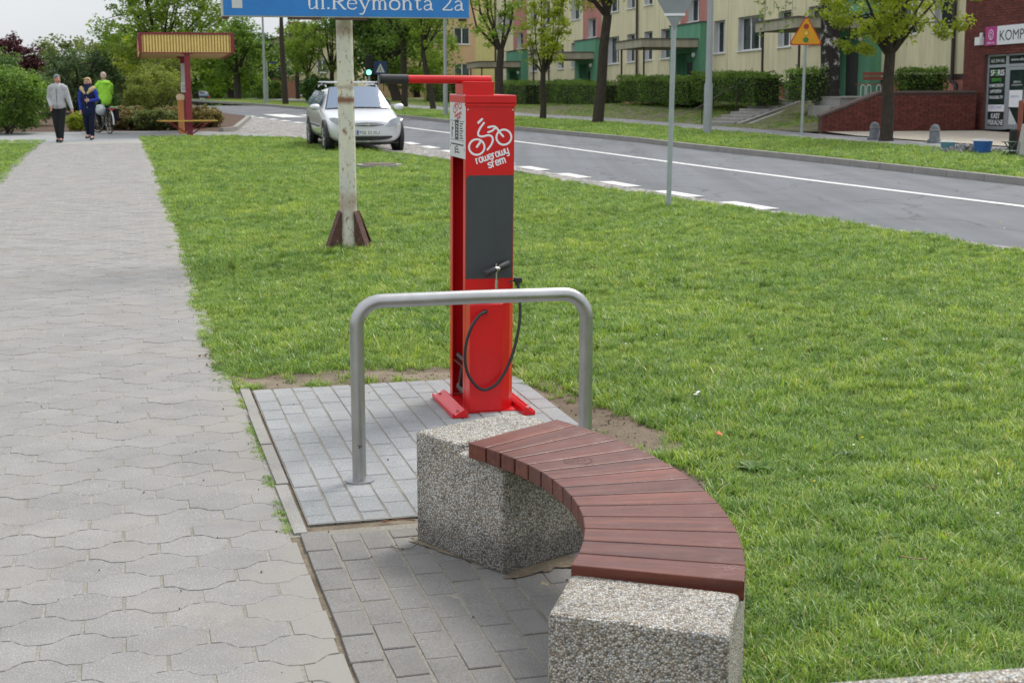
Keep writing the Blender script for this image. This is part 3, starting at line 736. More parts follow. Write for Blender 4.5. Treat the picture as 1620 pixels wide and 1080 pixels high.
# scattered tiny white and yellow flowers of the turf
b = MB()
for k in range(70):
    y = 4.5+22*rr.random()**1.6; x = rr.uniform(-.25, .36)*y; q_ = (.9655*x+.2605*y)
    if q_ < .6 or (q_ < 2.6 and y < 8.4): continue
    s_ = rr.uniform(.004, .007)*(1+y*.03); z = rr.uniform(.02, .05); b.ell((x, y, z), (s_, s_, s_*.5), 6, 4, mi=int(rr.random() < .3))
b.build('lawn_flowers', [newmat('white_petals', (.75, .75, .7), .7), newmat('yellow_petals', (.7, .5, .02), .7)], kind='stuff')
# broad-leaved weeds near the bench
def weed(x, y, r, nl, label, mt):
    b = MB()
    for k in range(nl):
        a = 6.283*k/nl+rng.uniform(-.3, .3); L = r*rng.uniform(.6, 1.2); wd = L*.15; h = L*rng.uniform(.25, .5)
        d = Vector((math.cos(a), math.sin(a), 0)); s_ = Vector((-d.y, d.x, 0))
        P = [Vector((0, 0, .01)), d*L*.4+s_*wd+Vector((0, 0, h*.8)), d*L*.4-s_*wd+Vector((0, 0, h*.8)), d*L*.75+s_*wd*.8+Vector((0, 0, h)), d*L*.75-s_*wd*.8+Vector((0, 0, h)), d*L+Vector((0, 0, h*.7)), d*L*.4+Vector((0, 0, h*.65)), d*L*.75+Vector((0, 0, h*.85))]
        b.add(P, [(0, 1, 6), (0, 6, 2), (1, 3, 7, 6), (6, 7, 4, 2), (3, 5, 7), (7, 5, 4)], 0, True)
    o = b.build('weed', mt); o.location = (x, y, 0); tag(o, label, 'weed', 'broad-leaved weeds in the lawn')
M['weed'] = leafmat('weed_leaf', (.12, .21, .06), (.18, .28, .08)); M['weed_grey'] = leafmat('grey_weed_leaf', (.12, .18, .12), (.16, .22, .16))
p = spot(1190, 745); weed(p.x, p.y, .085, 15, 'pale-leaved dandelion rosette in the grass just right of the bench', M['weed'])
p = spot(1345, 722); weed(p.x, p.y, .055, 8, 'bluish grey broad-leaved weed alone in the grass right of the bench', M['weed_grey'])
p = spot(1400, 855); weed(p.x, p.y, .06, 8, 'small round-leaved weed in dark grass, nearer the camera than the bluish one', M['weed'])
def scrap(px, py, s_, c, nm, label, cat):
    p = spot(px, py, .035); b = MB(); r = random.Random(px)
    for k in range(4):
        a = r.uniform(0, 6.28); d = Vector((math.cos(a), math.sin(a), r.uniform(-.2, .5)))*s_; e = Vector((-d.y, d.x, r.uniform(-.01, .01)))*.5
        b.add([p, p+d*.6+e, p+d, p+d*.6-e], [(0, 1, 2, 3)])
    tag(b.build(nm, newmat(nm+str(px), c, .6)), label, cat)
scrap(1102, 622, .028, (.8, .8, .8), 'paper_scrap', 'white scrap lying in the grass beyond the right leg of the steel hoop', 'litter')
scrap(1136, 686, .022, (.55, .06, .02), 'red_leaf', 'small orange-red leaf in the grass behind the bench', 'leaf')
scrap(862, 922, .016, (.55, .42, .22), 'dry_leaf', 'small dry yellow leaf on the sand between the two concrete blocks', 'leaf')
for k, (px, py, lab) in enumerate([(338, 556, 'weed clump growing at the footpath edge just before the pad'), (268, 392, 'weed clump at the lawn edge of the footpath left of the rusty post'), (352, 582, 'small leafy weed at the corner where footpath, lawn and pad meet')]):
    p = spot(px, py); weed(p.x, p.y, .045, 9, lab, M['weed'])
b = MB(); p = spot(612, 824, .006); b.tube([p, p+Vector((.05, .012, .004)), p+Vector((.11, .0, .003))], .0022, 5); b.ell(p+Vector((-.01, 0, 0)), (.012, .006, .004))
tag(b.build('twig', nmat('red_brown_stalk', (.16, .07, .03), .9)), 'thin red-brown stalk on the sand strip left of the far concrete block', 'twig')
b = MB(); p = spot(640, 866, .008); b.tube(smooth_([p+Vector((-.05, .03, 0)), p+Vector((-.03, -.005, 0)), p+Vector((.02, -.01, .002)), p+Vector((.05, .02, .012))]), .002, 5)
tag(b.build('twig', nmat('grey_stalk', (.12, .12, .08), .9)), 'curled greenish stalk on the dark paving left of the far concrete block', 'twig')
b = MB(); p = spot(1440, 882, .04); b.tube([p+Vector((-.03, .02, .0)), p, p+Vector((.05, -.03, .005))], .0025, 5)
tag(b.build('twig', nmat('dry_twig', (.30, .22, .13), .9)), 'short dry straw-coloured twig lying in the grass right of the bench', 'twig')
# manhole lid in the lawn
p = spot(600, 264)
t = thing('manhole_cover', 'round concrete manhole cover sunk in the lawn in front of the silver car', 'manhole', (p.x, p.y, -.01))
MB().tube([(0, 0, 0), (0, 0, .06)], .42, 28, smooth=False).build('ring', M['kerbstone'], t)
MB().tube([(0, 0, .06), (0, 0, .075)], .31, 28, smooth=False).build('lid', nmat('rusty_lid', (.12, .09, .07), .9), t)
# ------------------------------------------------------------------ CURVED BENCH
bench = thing('curved_bench', 'curved bench of red-brown wooden slats between two pebble-faced concrete blocks', 'bench', (0, 0, 0))
def end_block(org, r, t, W, D, t0, t1, label, H=.42, hn=.388):
    """L-profile block: full height except where the slats lie (t0..t1), r = radial, t = tangential"""
    if t0 <= 0: prof = [(0, 0), (D, 0), (D, H), (t1, H), (t1, hn), (0, hn)]
    else: prof = [(0, 0), (D, 0), (D, hn), (t0, hn), (t0, H), (0, H)]
    n = len(prof); V = []
    for q in (0, W):
        for (a, z) in prof:
            V.append((org[0]+r[0]*q+t[0]*a, org[1]+r[1]*q+t[1]*a, z))
    b = MB(); b.add(V, [tuple(range(n)), tuple(reversed(range(n, 2*n)))]+[(i, n+i, n+(i+1) % n, (i+1) % n) for i in range(n)])
    o = b.build('concrete_block', M['aggregate'], bench, label=label, bevel=.012)
    bmx = bmesh.new(); bmx.from_mesh(o.data); bmesh.ops.recalc_face_normals(bmx, faces=bmx.faces); bmx.to_mesh(o.data); bmx.free()
    return o
B0 = Vector((-.032, 4.68)); rf = Vector((.756, .654)); tf = Vector((-.654, .756))
end_block(B0, rf, tf, .47, .49, 0, .245, 'far concrete block beside the red repair stand')
rn = Vector((.946, -.324)); tn = Vector((.235, .972))
end_block(Vector((.086, 3.262)), rn, tn, .44, .50, .292, 1, 'near concrete block cut by the bottom edge of the picture')
I = [(742, 699), (764, 709), (791, 716), (815, 724.5), (838, 734), (857, 745), (875.5, 757), (891, 770), (904, 784), (914, 799.5), (920, 816), (922, 834.5), (920, 854), (915, 874), (907, 894)]
O = [(884, 661.5), (912, 672), (942, 683), (975, 695.5), (1008, 709), (1038, 723), (1068, 739), (1094, 756), (1117, 775), (1138, 795), (1156, 817), (1168, 841), (1175, 867), (1177.5, 893), (1177, 919)]
ZT = .448
I = [spot(*p, z=ZT) for p in I]; O = [spot(*p, z=ZT) for p in O]
# smooth with a circle fit so the arc is a true arc
def fit(P):
    A = np.array([(p.x, p.y) for p in P]); Mx = np.c_[2*A, np.ones(len(A))]; s_ = np.linalg.lstsq(Mx, (A**2).sum(1), rcond=None)[0]
    c = Vector((s_[0], s_[1])); r_ = (s_[2]+c.x**2+c.y**2)**.5
    return [Vector((*(c+(Vector((p.x, p.y))-c).normalized()*r_), ZT)) for p in P]
I = fit(I); O = fit(O)
for k in range(14):
    g_ = .0036
    a, d = I[k], I[k+1]; b_, c = O[k], O[k+1]
    da = (d-a).normalized()*g_; db = (c-b_).normalized()*g_
    P4 = [a+da, d-da, c-db, b_+db]
    ctr = sum(P4, Vector())/4; ax = ((P4[2]+P4[3])/2-(P4[0]+P4[1])/2).normalized(); rz = math.atan2(ax.y, ax.x)
    Mi = Matrix.Rotation(-rz, 3, 'Z'); L4 = [Mi @ (q-ctr) for q in P4]
    top = [(q.x, q.y, 0) for q in L4]; bot = [(q.x, q.y, -.055) for q in L4]
    bb = MB(); bb.add(bot+top, [(0, 1, 2, 3), (7, 6, 5, 4), (0, 4, 5, 1), (1, 5, 6, 2), (2, 6, 7, 3), (3, 7, 4, 0)])
    o = bb.build('slat', M['wood'], bench, bevel=.003)
    bmx = bmesh.new(); bmx.from_mesh(o.data); bmesh.ops.recalc_face_normals(bmx, faces=bmx.faces); bmx.to_mesh(o.data); bmx.free()
    o.location = ctr; o.rotation_euler = (0, 0, rz)
for f in (.2, .8):
    MB().tube([I[k].lerp(O[k], f)+Vector((0, 0, -.073)) for k in range(1, 14)], .016, 8).build('steel_bearer', M['dark_metal'], bench)
M['marker'] = newmat('faded_marker', (.045, .03, .03), .7)
b = MB(); q0 = spot(910, 730, ZT+.0012)
Mk = Matrix.Translation(q0)@Matrix.Rotation(R(12), 4, 'Z')
b.ribbon([(-.035, .0), (-.03, .03), (-.012, .045), (.01, .04), (.03, .05), (.055, .035), (.06, .005), (.045, -.02), (.03, -.03)], .003, Mk)
b.ribbon([(-.035, .0), (-.02, -.02), (.0, -.012), (.02, -.022), (.03, -.03)], .003, Mk, .0003)
b.ribbon([(-.02, .02), (-.01, .0), (.0, .02), (.008, .0), (.018, .022), (.03, .0), (.04, .02)], .003, Mk, .0005)
b.build('scribble', M['marker'], bench, label='faded marker scribble of a heart')
b = MB(); q0 = spot(1148, 897, ZT+.001); rs_ = random.Random(5); M['scuff'] = newmat('pale_scuff', (.34, .25, .22), .7)
Mk = Matrix.Translation(q0)@Matrix.Rotation(R(-16), 4, 'Z')
for k in range(26):
    x, y = rs_.gauss(0, .022), rs_.gauss(0, .008); a = rs_.uniform(-.5, .5); L = rs_.uniform(.004, .012)
    b.ribbon([(x, y), (x+L*math.cos(a), y+L*math.sin(a))], .0016, Mk, .00002*k, caps=False)
b.build('scuff', M['scuff'], bench, label='pale scuffed patch at the outer end of the nearest slat')
# square litter bin of the same pebble concrete, bottom right corner
W = .52; pb0 = spot(1281, 1079, .72); pb1 = spot(1618, 1053, .72); dx = Vector((pb1.x-pb0.x, pb1.y-pb0.y)).normalized(); dy = Vector((-dx.y, dx.x)); p0 = Vector((pb0.x, pb0.y))-dy*W
t = thing('concrete_litter_bin', 'square pebble-faced concrete bin with a steel liner at the bottom right corner', 'litter bin', (p0.x, p0.y, 0), math.atan2(dx.y, dx.x))
b = MB()
W = .52
b.b2((0, 0, 0), (W, .055, .72)).b2((0, W-.055, 0), (W, W, .72)).b2((0, .055, 0), (.055, W-.055, .72)).b2((W-.055, .055, 0), (W, W-.055, .72))
b.build('shell', M['aggregate'], t, bevel=.008)
b = MB(); b.b2((.058, .058, .02), (W-.058, W-.058, .70)); b.build('liner', nmat('blue_grey_steel', (.10, .17, .24), .4, .1, 4, metal=.7), t)

# ------------------------------------------------------------------ STEEL HOOP (bike rack)
rk = thing('bike_rack', 'brushed stainless steel hoop stand in front of the red repair station', 'bike rack', (-.645, 5.835, .004), math.atan2(.235, .965))
W = .993; H = .765; r_ = .105; pts = [(0, 0, 0), (0, 0, .35), (0, 0, H-r_)]
for k in range(1, 9): a = math.pi/2*k/8; pts.append((r_-r_*math.cos(a), 0, H-r_+r_*math.sin(a)))
pts.append((W/2, 0, H+.002))
for k in range(0, 9): a = math.pi/2*k/8; pts.append((W-r_+r_*math.sin(a), 0, H-r_+r_*math.cos(a)))
pts += [(W, 0, .35), (W, 0, 0)]
MB().tube(pts, .0295, 24).build('tube', M['steel'], rk)
for x in (0, W):
    MB().tube([(x, 0, 0), (x, 0, .006)], .062, 32, smooth=False).build('base_plate', M['steel'], rk)
b = MB()
for k, (x, z, a_, c_) in enumerate(((-.006, .160, .009, .003), (.003, .156, .012, .004), (-.002, .151, .006, .005), (.007, .163, .004, .002))): b.box((x, -.0293-.0001*k, z), (a_, .0012, c_))
b.build('scratch', M['dark_metal'], rk, label='small dark scuff low on the left leg')

# ------------------------------------------------------------------ BICYCLE REPAIR STATION
o0 = uv(1.750, 6.955)
st = thing('repair_station', 'tall red bicycle repair station with dark panel, pump handle and hose', 'repair station', (o0.x, o0.y, .004))
st.rotation_euler = (0, R(.55), PA)
red = M['red']
HB = 1.545
# body: front skin, right skin, back skin, inner floor; open to the left
b = MB(); b.b2((-.125, -.003, .009), (.125, .003, HB)); b.build('front_panel', red, st, bevel=.002)
b = MB(); b.b2((.119, .0035, .009), (.125, .334, HB)); b.build('side_panel', red, st)
b = MB(); b.b2((-.125, .3345, .009), (.125, .3405, HB)); b.build('back_panel', red, st)
b = MB(); b.b2((-.125, .0035, .009), (-.119, .045, HB)); b.b2((-.125, .29, .009), (-.119, .334, HB)); b.build('side_flange', red, st)
b = MB(); b.b2((.03, .004, .03), (.036, .333, HB)); b.build('inner_wall', M['red_shaded'], st)
for z in (.20,): MB().b2((-.118, .004, z), (.029, .333, z+.006)).build('inner_shelf', M['red_shaded'], st)
b = MB(); b.tube([(-.10, .12, .20), (-.105, .14, .14), (-.10, .17, .10), (-.09, .20, .08)], .018, 8); b.tube([(-.10, .05, .23), (-.1, .25, .235)], .012, 8); b.tube([(-.09, .1, .06), (-.09, .24, .07)], .025, 8)
b.build('tool_cable', M['rubber'], st)
b = MB(); b.b2((-.131, -.010, HB), (.133, .346, HB+.042)); b.build('cap', red, st, bevel=.006)
b = MB(); b.b2((-.14, -.0102, HB-.006), (-.1, -.0098, HB)); 
b = MB(); b.b2((-.131, -.0095, HB-.012), (.133, -.0035, HB-.0005)); b.build('cap_lip', red, st)
b = MB(); b.b2((-.132, .03, HB+.042), (.028, .20, 1.652)); b.build('neck', red, st, bevel=.003)
# holding arm with rubber sleeve
b = MB(); b.tube([(.028, .10, 1.660), (-.395, .10, 1.660)], .0205, 20); b.build('arm', red, st)
b = MB(); b.tube([(-.395, .10, 1.660), (-.528, .10, 1.660)], .0235, 20); o = b.build('grip', M['rubber'], st)
b = MB(); b.tube([(-.528, .10, 1.660), (-.535, .10, 1.660)], .0225, 20); b.tube([(-.52, .078, 1.65), (-.52, .077, 1.60)], .002, 5); b.build('end_plug', M['black'], st)
# dark panel with a clipped corner
b = MB(); b.add([(-.122, -.0042, .672), (.121, -.0042, .672), (.121, -.0042, 1.192), (-.108, -.0042, 1.192), (-.122, -.0042, 1.178)], [(0, 1, 2, 3, 4)])
b.add([(-.122, -.0034, .672), (.121, -.0034, .672), (.121, -.0034, 1.192), (-.108, -.0034, 1.192), (-.122, -.0034, 1.178)], [(0, 1, 2, 3, 4)]); b.build('dark_panel', M['plate_dark'], st)
# pump housing with folded facets
poly = [(-.1245, -.0045), (-.1245, -.104), (.040, -.104), (.093, -.062), (.1245, -.0045)]
n = len(poly); V = [(x, y, .009) for x, y in poly]+[(x, y, .555+.045*(y+.104)/.1) for x, y in poly]
b = MB(); b.add(V, [(i, (i+1) % n, n+(i+1) % n, n+i) for i in range(n)]+[tuple(n+i for i in range(n)), tuple(reversed(range(n)))])
b.build('pump_housing', red, st, bevel=.003)
# folded base flanges bolted to the ground
for sx in (-1, 1):
    xo = .034 if sx > 0 else .0
    P = []
    for y in (-.185, .30):
        q0, q1 = (.148, .232) if sx < 0 else (.127, .192); w4 = q1-q0
        P += [(sx*q0, y-.02*(sx > 0), .001), (sx*(q0+.004), y-.02*(sx > 0), .030), (sx*(q0+w4*.25), y-.02*(sx > 0), .042), (sx*(q0+w4*.82), y-.02*(sx > 0), .014), (sx*(q0+w4*.92), y-.02*(sx > 0), .024), (sx*q1, y-.02*(sx > 0), .022), (sx*q1, y-.02*(sx > 0), .001)]
    F = [(i, i+1, 8+i, 7+i) for i in range(6)]+[tuple(range(7)), tuple(reversed(range(7, 14)))]
    b = MB(); b.add(P, F); o = b.build('base_flange', red, st)
    bmx = bmesh.new(); bmx.from_mesh(o.data); bmesh.ops.recalc_face_normals(bmx, faces=bmx.faces); bmx.to_mesh(o.data); bmx.free()
    for y in (-.155, .27):
        b = MB(); b.tube([(sx*(q0+w4*.6), y, .018), (sx*(q0+w4*.6), y, .034)], .008, 6, smooth=False); b.build('bolt', M['chrome'], st)
b = MB(); b.b2((-.1475, -.100, .001), (.1265, .34, .008)); b.build('base_plate', red, st)
for x, z in ((-.115, HB-.03), (.115, HB-.03), (.115, .645)):
    MB().tube([(x, -.003, z), (x, -.0065, z)], .0042, 10).build('rivet', M['chrome'], st)
for x, z in ((-.116, .03), (-.116, .54), (.03, .03), (.03, .54)):
    MB().tube([(x, -.104, z), (x, -.107, z)], .004, 10).build('rivet', red, st)
# T handle of the pump
hx, hy = .022, -.062
b = MB(); b.tube([(hx, hy, .56), (hx, hy, .67)], .0085, 12); b.tube([(hx, hy, .67), (hx, hy, .72)], .0045, 10); b.build('pump_rod', M['chrome'], st)
b = MB(); b.tube([(hx, hy, .71), (hx, hy, .74)], .009, 8, smooth=False); b.tube([(hx, hy, .74), (hx, hy, .755)], .0055, 8); b.tube([(hx-.014, hy-.006, .7275), (hx+.014, hy+.006, .7295)], .014, 10); b.build('handle_clamp', M['chrome'], st)
for sg in (-1, 1):
    d = Vector((.80, .52, .22)).normalized(); a = Vector((hx, hy, .729))
    MB().tube([a+d*sg*.014, a+d*sg*.086, a+d*sg*.090], [.0175, .0195, .015], 14).build('handle_grip', M['rubber'], st)
# hose and valve head
hs = [(-.048, -.105, .52), (-.052, -.118, .52), (-.085, -.140, .507), (-.130, -.150, .445), (-.158, -.152, .35), (-.154, -.150, .245), (-.115, -.146, .168), (-.055, -.142, .128), (.02, -.138, .168), (.085, -.126, .28), (.128, -.105, .42), (.141, -.085, .52), (.138, -.07, .61), (.133, -.06, .66)]
def smooth(P, k=5):
    P = [Vector(p) for p in P]; out = []
    for i in range(len(P)-1):
        a, b_, c, d = P[max(i-1, 0)], P[i], P[i+1], P[min(i+2, len(P)-1)]
        for j in range(k):
            t_ = j/k; out.append(.5*((2*b_)+(c-a)*t_+(2*a-5*b_+4*c-d)*t_*t_+(3*b_-a-3*c+d)*t_**3))
    return out+[P[-1]]
MB().tube(smooth(hs), .0078, 10).build('hose', M['rubber'], st)
MB().tube([(-.048, -.1045, .52), (-.048, -.114, .52)], .012, 14).build('hose_grommet', M['rubber'], st)
vh = MB().box((.136, -.058, .668), (.040, .026, .026)).box((.133, -.058, .651), (.022, .02, .02)).build('valve_head', M['rubber'], st, bevel=.004)
MB().tube([(.120, -.062, .669), (.097, -.066, .665), (.077, -.066, .660)], [.005, .0035, .0022], 8).build('lever', M['black'], vh)
# white logo: rider on a bicycle and the words
def PX(x, y): return ((375-x)/-6.75*.003125-.125+.0, 1.543-((y/6.75+130)-168.2)*.00314)
Mf = Matrix(((1, 0, 0, 0), (0, 0, -1, -.0036), (0, 1, 0, 0), (0, 0, 0, 1)))
logo = MB()
def stroke(P, w_=.0098, z=0.0, sm=True, B=None, mi=0, Mt=None, f=PX):
    Q = [f(*p) for p in P]
    if sm and len(Q) > 2: Q = [(q.x, q.y) for q in smooth([(x, y, 0) for x, y in Q], 6)]
    (B or logo).ribbon(Q, w_, Mt or Mf, z, mi)
def ring(cx, cy, rx, ry, z, B=None, w_=.0098, f=PX, Mt=None, mi=0):
    Q = [f(cx+rx*math.cos(a), cy+ry*math.sin(a)) for a in [2*math.pi*k/40 for k in range(41)]]; Q[-1] = Q[0]
    (B or logo).ribbon(Q, w_, Mt or Mf, z, mi)
def bike_logo(B, f, Mt, w_):
    ring(497, 712, 85, 82, 0, B, w_, f, Mt); ring(797, 608, 83, 80, .00005, B, w_, f, Mt)
    stroke([(553, 418), (513, 455)], w_*1.15, .0001, B=B, f=f, Mt=Mt)
    stroke([(575, 457), (535, 510), (512, 560), (520, 592), (560, 600), (620, 588), (662, 600), (674, 640), (655, 690), (615, 740)], w_, .00015, B=B, f=f, Mt=Mt)
    stroke([(622, 503), (680, 494), (715, 510), (750, 555), (790, 600)], w_, .0002, B=B, f=f, Mt=Mt)
    stroke([(622, 555), (665, 540), (700, 512)], w_, .00025, B=B, f=f, Mt=Mt)
    stroke([(533, 662), (498, 710)], w_*1.1, .0003, B=B, f=f, Mt=Mt)
bike_logo(logo, PX, Mf, .0098)
# hand drawn letters: unit box x 0..1, y 0..1 (x-height), drawn as strokes
GL = {
 'r': [[(.08, 0), (.08, 1)], [(.08, .62), (.25, .92), (.6, .98)]],
 'o': [[(.5, 0), (.14, .1), (.05, .5), (.14, .9), (.5, 1), (.86, .9), (.95, .5), (.86, .1), (.5, 0)]],
 'w': [[(.05, 1), (.05, .3), (.15, .04), (.38, .04), (.5, .3), (.5, .9)], [(.5, .3), (.62, .04), (.85, .04), (.95, .3), (.95, 1)]],
 'e': [[(.08, .52), (.92, .56), (.86, .9), (.5, 1), (.14, .9), (.05, .5), (.14, .1), (.5, 0), (.88, .06)]],
 'y': [[(.05, 1), (.05, .4), (.2, .1), (.6, .05), (.9, .2)], [(.93, 1), (.93, -.25), (.75, -.48), (.3, -.45)]],
 's': [[(.92, .9), (.6, 1), (.2, .95), (.1, .72), (.3, .56), (.7, .46), (.92, .28), (.8, .05), (.45, -.02), (.08, .08)]],
 'm': [[(.06, 0), (.06, 1)], [(.06, .75), (.25, 1), (.46, .88), (.5, .6), (.5, 0)], [(.5, .75), (.7, 1), (.9, .88), (.94, .6), (.94, 0)]],
}
def word(txt, x0, y0, x1, y1, h, B, f, Mt, w_, z=.0004, widths=None):
    wd = {'r': .62, 'w': 1.45, 'm': 1.4, 'o': .92, 'e': .92, 'y': .9, 's': .9}
    tot = sum(wd[c]+.22 for c in txt)-.22; dx_, dy_ = (x1-x0), (y1-y0); L = math.hypot(dx_, dy_); ux, uy = dx_/L, dy_/L; k = L/tot; s_ = 0
    for c in txt:
        for q, P in enumerate(GL[c]):
            Q = [(x0+ux*(s_+a*wd[c])*k+uy*bb_*h, y0+uy*(s_+a*wd[c])*k-ux*bb_*h) for a, bb_ in P]
            stroke(Q, w_, z+.00004*q, B=B, f=f, Mt=Mt, sm=len(P) > 2)
        s_ += wd[c]+.22
word('rowerowy', 500, 888, 855, 775, 52, logo, PX, Mf, .0064)
word('srem', 632, 935, 822, 875, 52, logo, PX, Mf, .0066)
stroke([(662, 858), (676, 842)], .0052, .0006); 
logo.build('logo', M['white_print'], st, label='white line drawing of a cyclist with the words rowerowy Śrem')
# instruction plate on the left side
Ml = Matrix(((0, 0, -1, -.1285), (-1, 0, 0, .34), (0, 1, 0, 1.27), (0, 0, 0, 1)))    # local: x to the front, y up
b = MB(); b.b2((-.1282, -.004, 1.272), (-.1255, .340, 1.588)); pl = b.build('instruction_plate', M['label_plate'], st)
b = MB()
def PL(x, y): return (x, y)
def fb(x, y): return (.075+(x-400)/490*.20, .192+(940-y)/540*.118)
bike_logo(b, fb, Ml, .0085)
word('rowerowy', 502, 905, 858, 790, 48, b, fb, Ml, .005); word('srem', 632, 950, 822, 890, 46, b, fb, Ml, .005)
b.build('print', M['red_print'], pl)
b = MB()
def rect(B, x0, y0, x1, y1, z=.0): B.add([Ml @ Vector((x, y, z)) for x, y in ((x0, y0), (x1, y0), (x1, y1), (x0, y1))], [(0, 1, 2, 3), (3, 2, 1, 0)][:1])
rect(b, .02, .183, .325, .186); rect(b, .02, .088, .325, .0905); rect(b, .12, .092, .20, .19, .0002); rect(b, .03, .064, .31, .071)
for k in range(7): rect(b, .225, .098+k*.012, .30-.012*(k % 3), .104+k*.012)
rect(b, .045, .10, .062, .155); rect(b, .06, .14, .085, .15); rect(b, .055, .16, .068, .175)
for k in range(3): rect(b, .145+.0*k, .025+k*.014, .22-.02*k, .032+k*.014)
rect(b, .115, .02, .135, .055); rect(b, .012, .05, .02, .062); rect(b, .32, .04, .328, .052)
o = b.build('print', M['black_print'], pl)
b = MB()
for k in range(5): b.ribbon([(.145, .105+k*.016), (.16, .112+k*.016), (.178, .104+k*.016)], .004, Ml, .0006)
b.build('print', M['white_print'], pl)

# ------------------------------------------------------------------ BLUE SIGN BOARD ON RUSTY POST
sg_ = thing('street_sign', 'big blue board lettered in white on a rusty white post', 'sign', (-1.594, 13.92, 0))
MB().tube([(0, 0, 0), (.0, 0, .4), (.0, 0, 1.2), (-.006, 0, 2.6), (-.008, 0, 3.1)], [.086, .083, .080, .079, .079], 24).build('post', M['rusty'], sg_)
for a in (35, 145, 215, 325):
    d = Vector((math.cos(R(a)), math.sin(R(a)), 0)); s_ = Vector((-d.y, d.x, 0)); w2 = .018
    prof = [(.074, .36), (.10, .36), (.255, -.02), (.10, -.02)]
    V = [d*x+s_*w2*sgn+Vector((0, 0, z)) for sgn in (-1, 1) for x, z in prof]
    b = MB(); b.add(V, [(0, 1, 2, 3), (7, 6, 5, 4), (0, 4, 5, 1), (1, 5, 6, 2), (2, 6, 7, 3)])
    V = [d*x+s_*w3+Vector((0, 0, z)) for w3 in (-.034, .034) for x, z in ((.095, .375), (.262, -.02), (.27, -.02), (.103, .378))]
    b.add(V, [(0, 1, 2, 3), (7, 6, 5, 4), (0, 4, 5, 1), (1, 5, 6, 2), (2, 6, 7, 3), (3, 7, 4, 0)])
    b.build('gusset', M['rust_brown'], sg_)
bd = MB().box((0, 0, 0), (2.36, .10, .92)).build('board', M['sign_edge'], sg_, bevel=.004)
bd.location = (.055, -.06, 2.205+.46); bd.rotation_euler = (0, R(-.15), R(19)); bd.location.y -= .09
face = MB(); face.add([(-1.17, -.0525, -.45), (1.17, -.0525, -.45), (1.17, -.0525, .45), (-1.17, -.0525, .45)], [(0, 1, 2, 3)])
face.build('blue_face', M['sign_blue'], bd)
MB().box((-1.045, -.0545, -.335), (.095, .001, .10)).build('sticker', M['label_plate'], bd)
for x in (-1.15, 1.12): MB().box((x, 0, -.472), (.06, .08, .02)).build('bracket', M['rust_brown'], bd)
for x in (-.42, .02): MB().box((x, 0, -.471), (.30, .09, .018)).build('bracket', M['rust_brown'], bd)
# text helper: built-in font converted to mesh
def text_mesh(txt, size, m, parent, M4, name='lettering', bold=0.0, ext=0.0, sx=1.0, align='LEFT', fitw=None):
    cu = bpy.data.curves.new('t', 'FONT'); cu.body = txt; cu.size = size; cu.offset = bold; cu.extrude = ext; cu.align_x = align
    ob = bpy.data.objects.new('t', cu); COL.objects.link(ob); bpy.context.view_layer.update()
    me = bpy.data.meshes.new_from_object(ob.evaluated_get(bpy.context.evaluated_depsgraph_get())); bpy.data.objects.remove(ob)
    if fitw:
        xs_ = [v.co.x for v in me.vertices]; sx = fitw/(max(xs_)-min(xs_))
    me.transform(M4 @ Matrix.Diagonal((sx, 1, 1, 1))); me.materials.clear(); me.materials.append(m)
    o = bpy.data.objects.new(name, me); COL.objects.link(o); o.parent = parent; return o
Mfr = Matrix(((1, 0, 0, 0), (0, 0, -1, 0), (0, 1, 0, 0), (0, 0, 0, 1)))
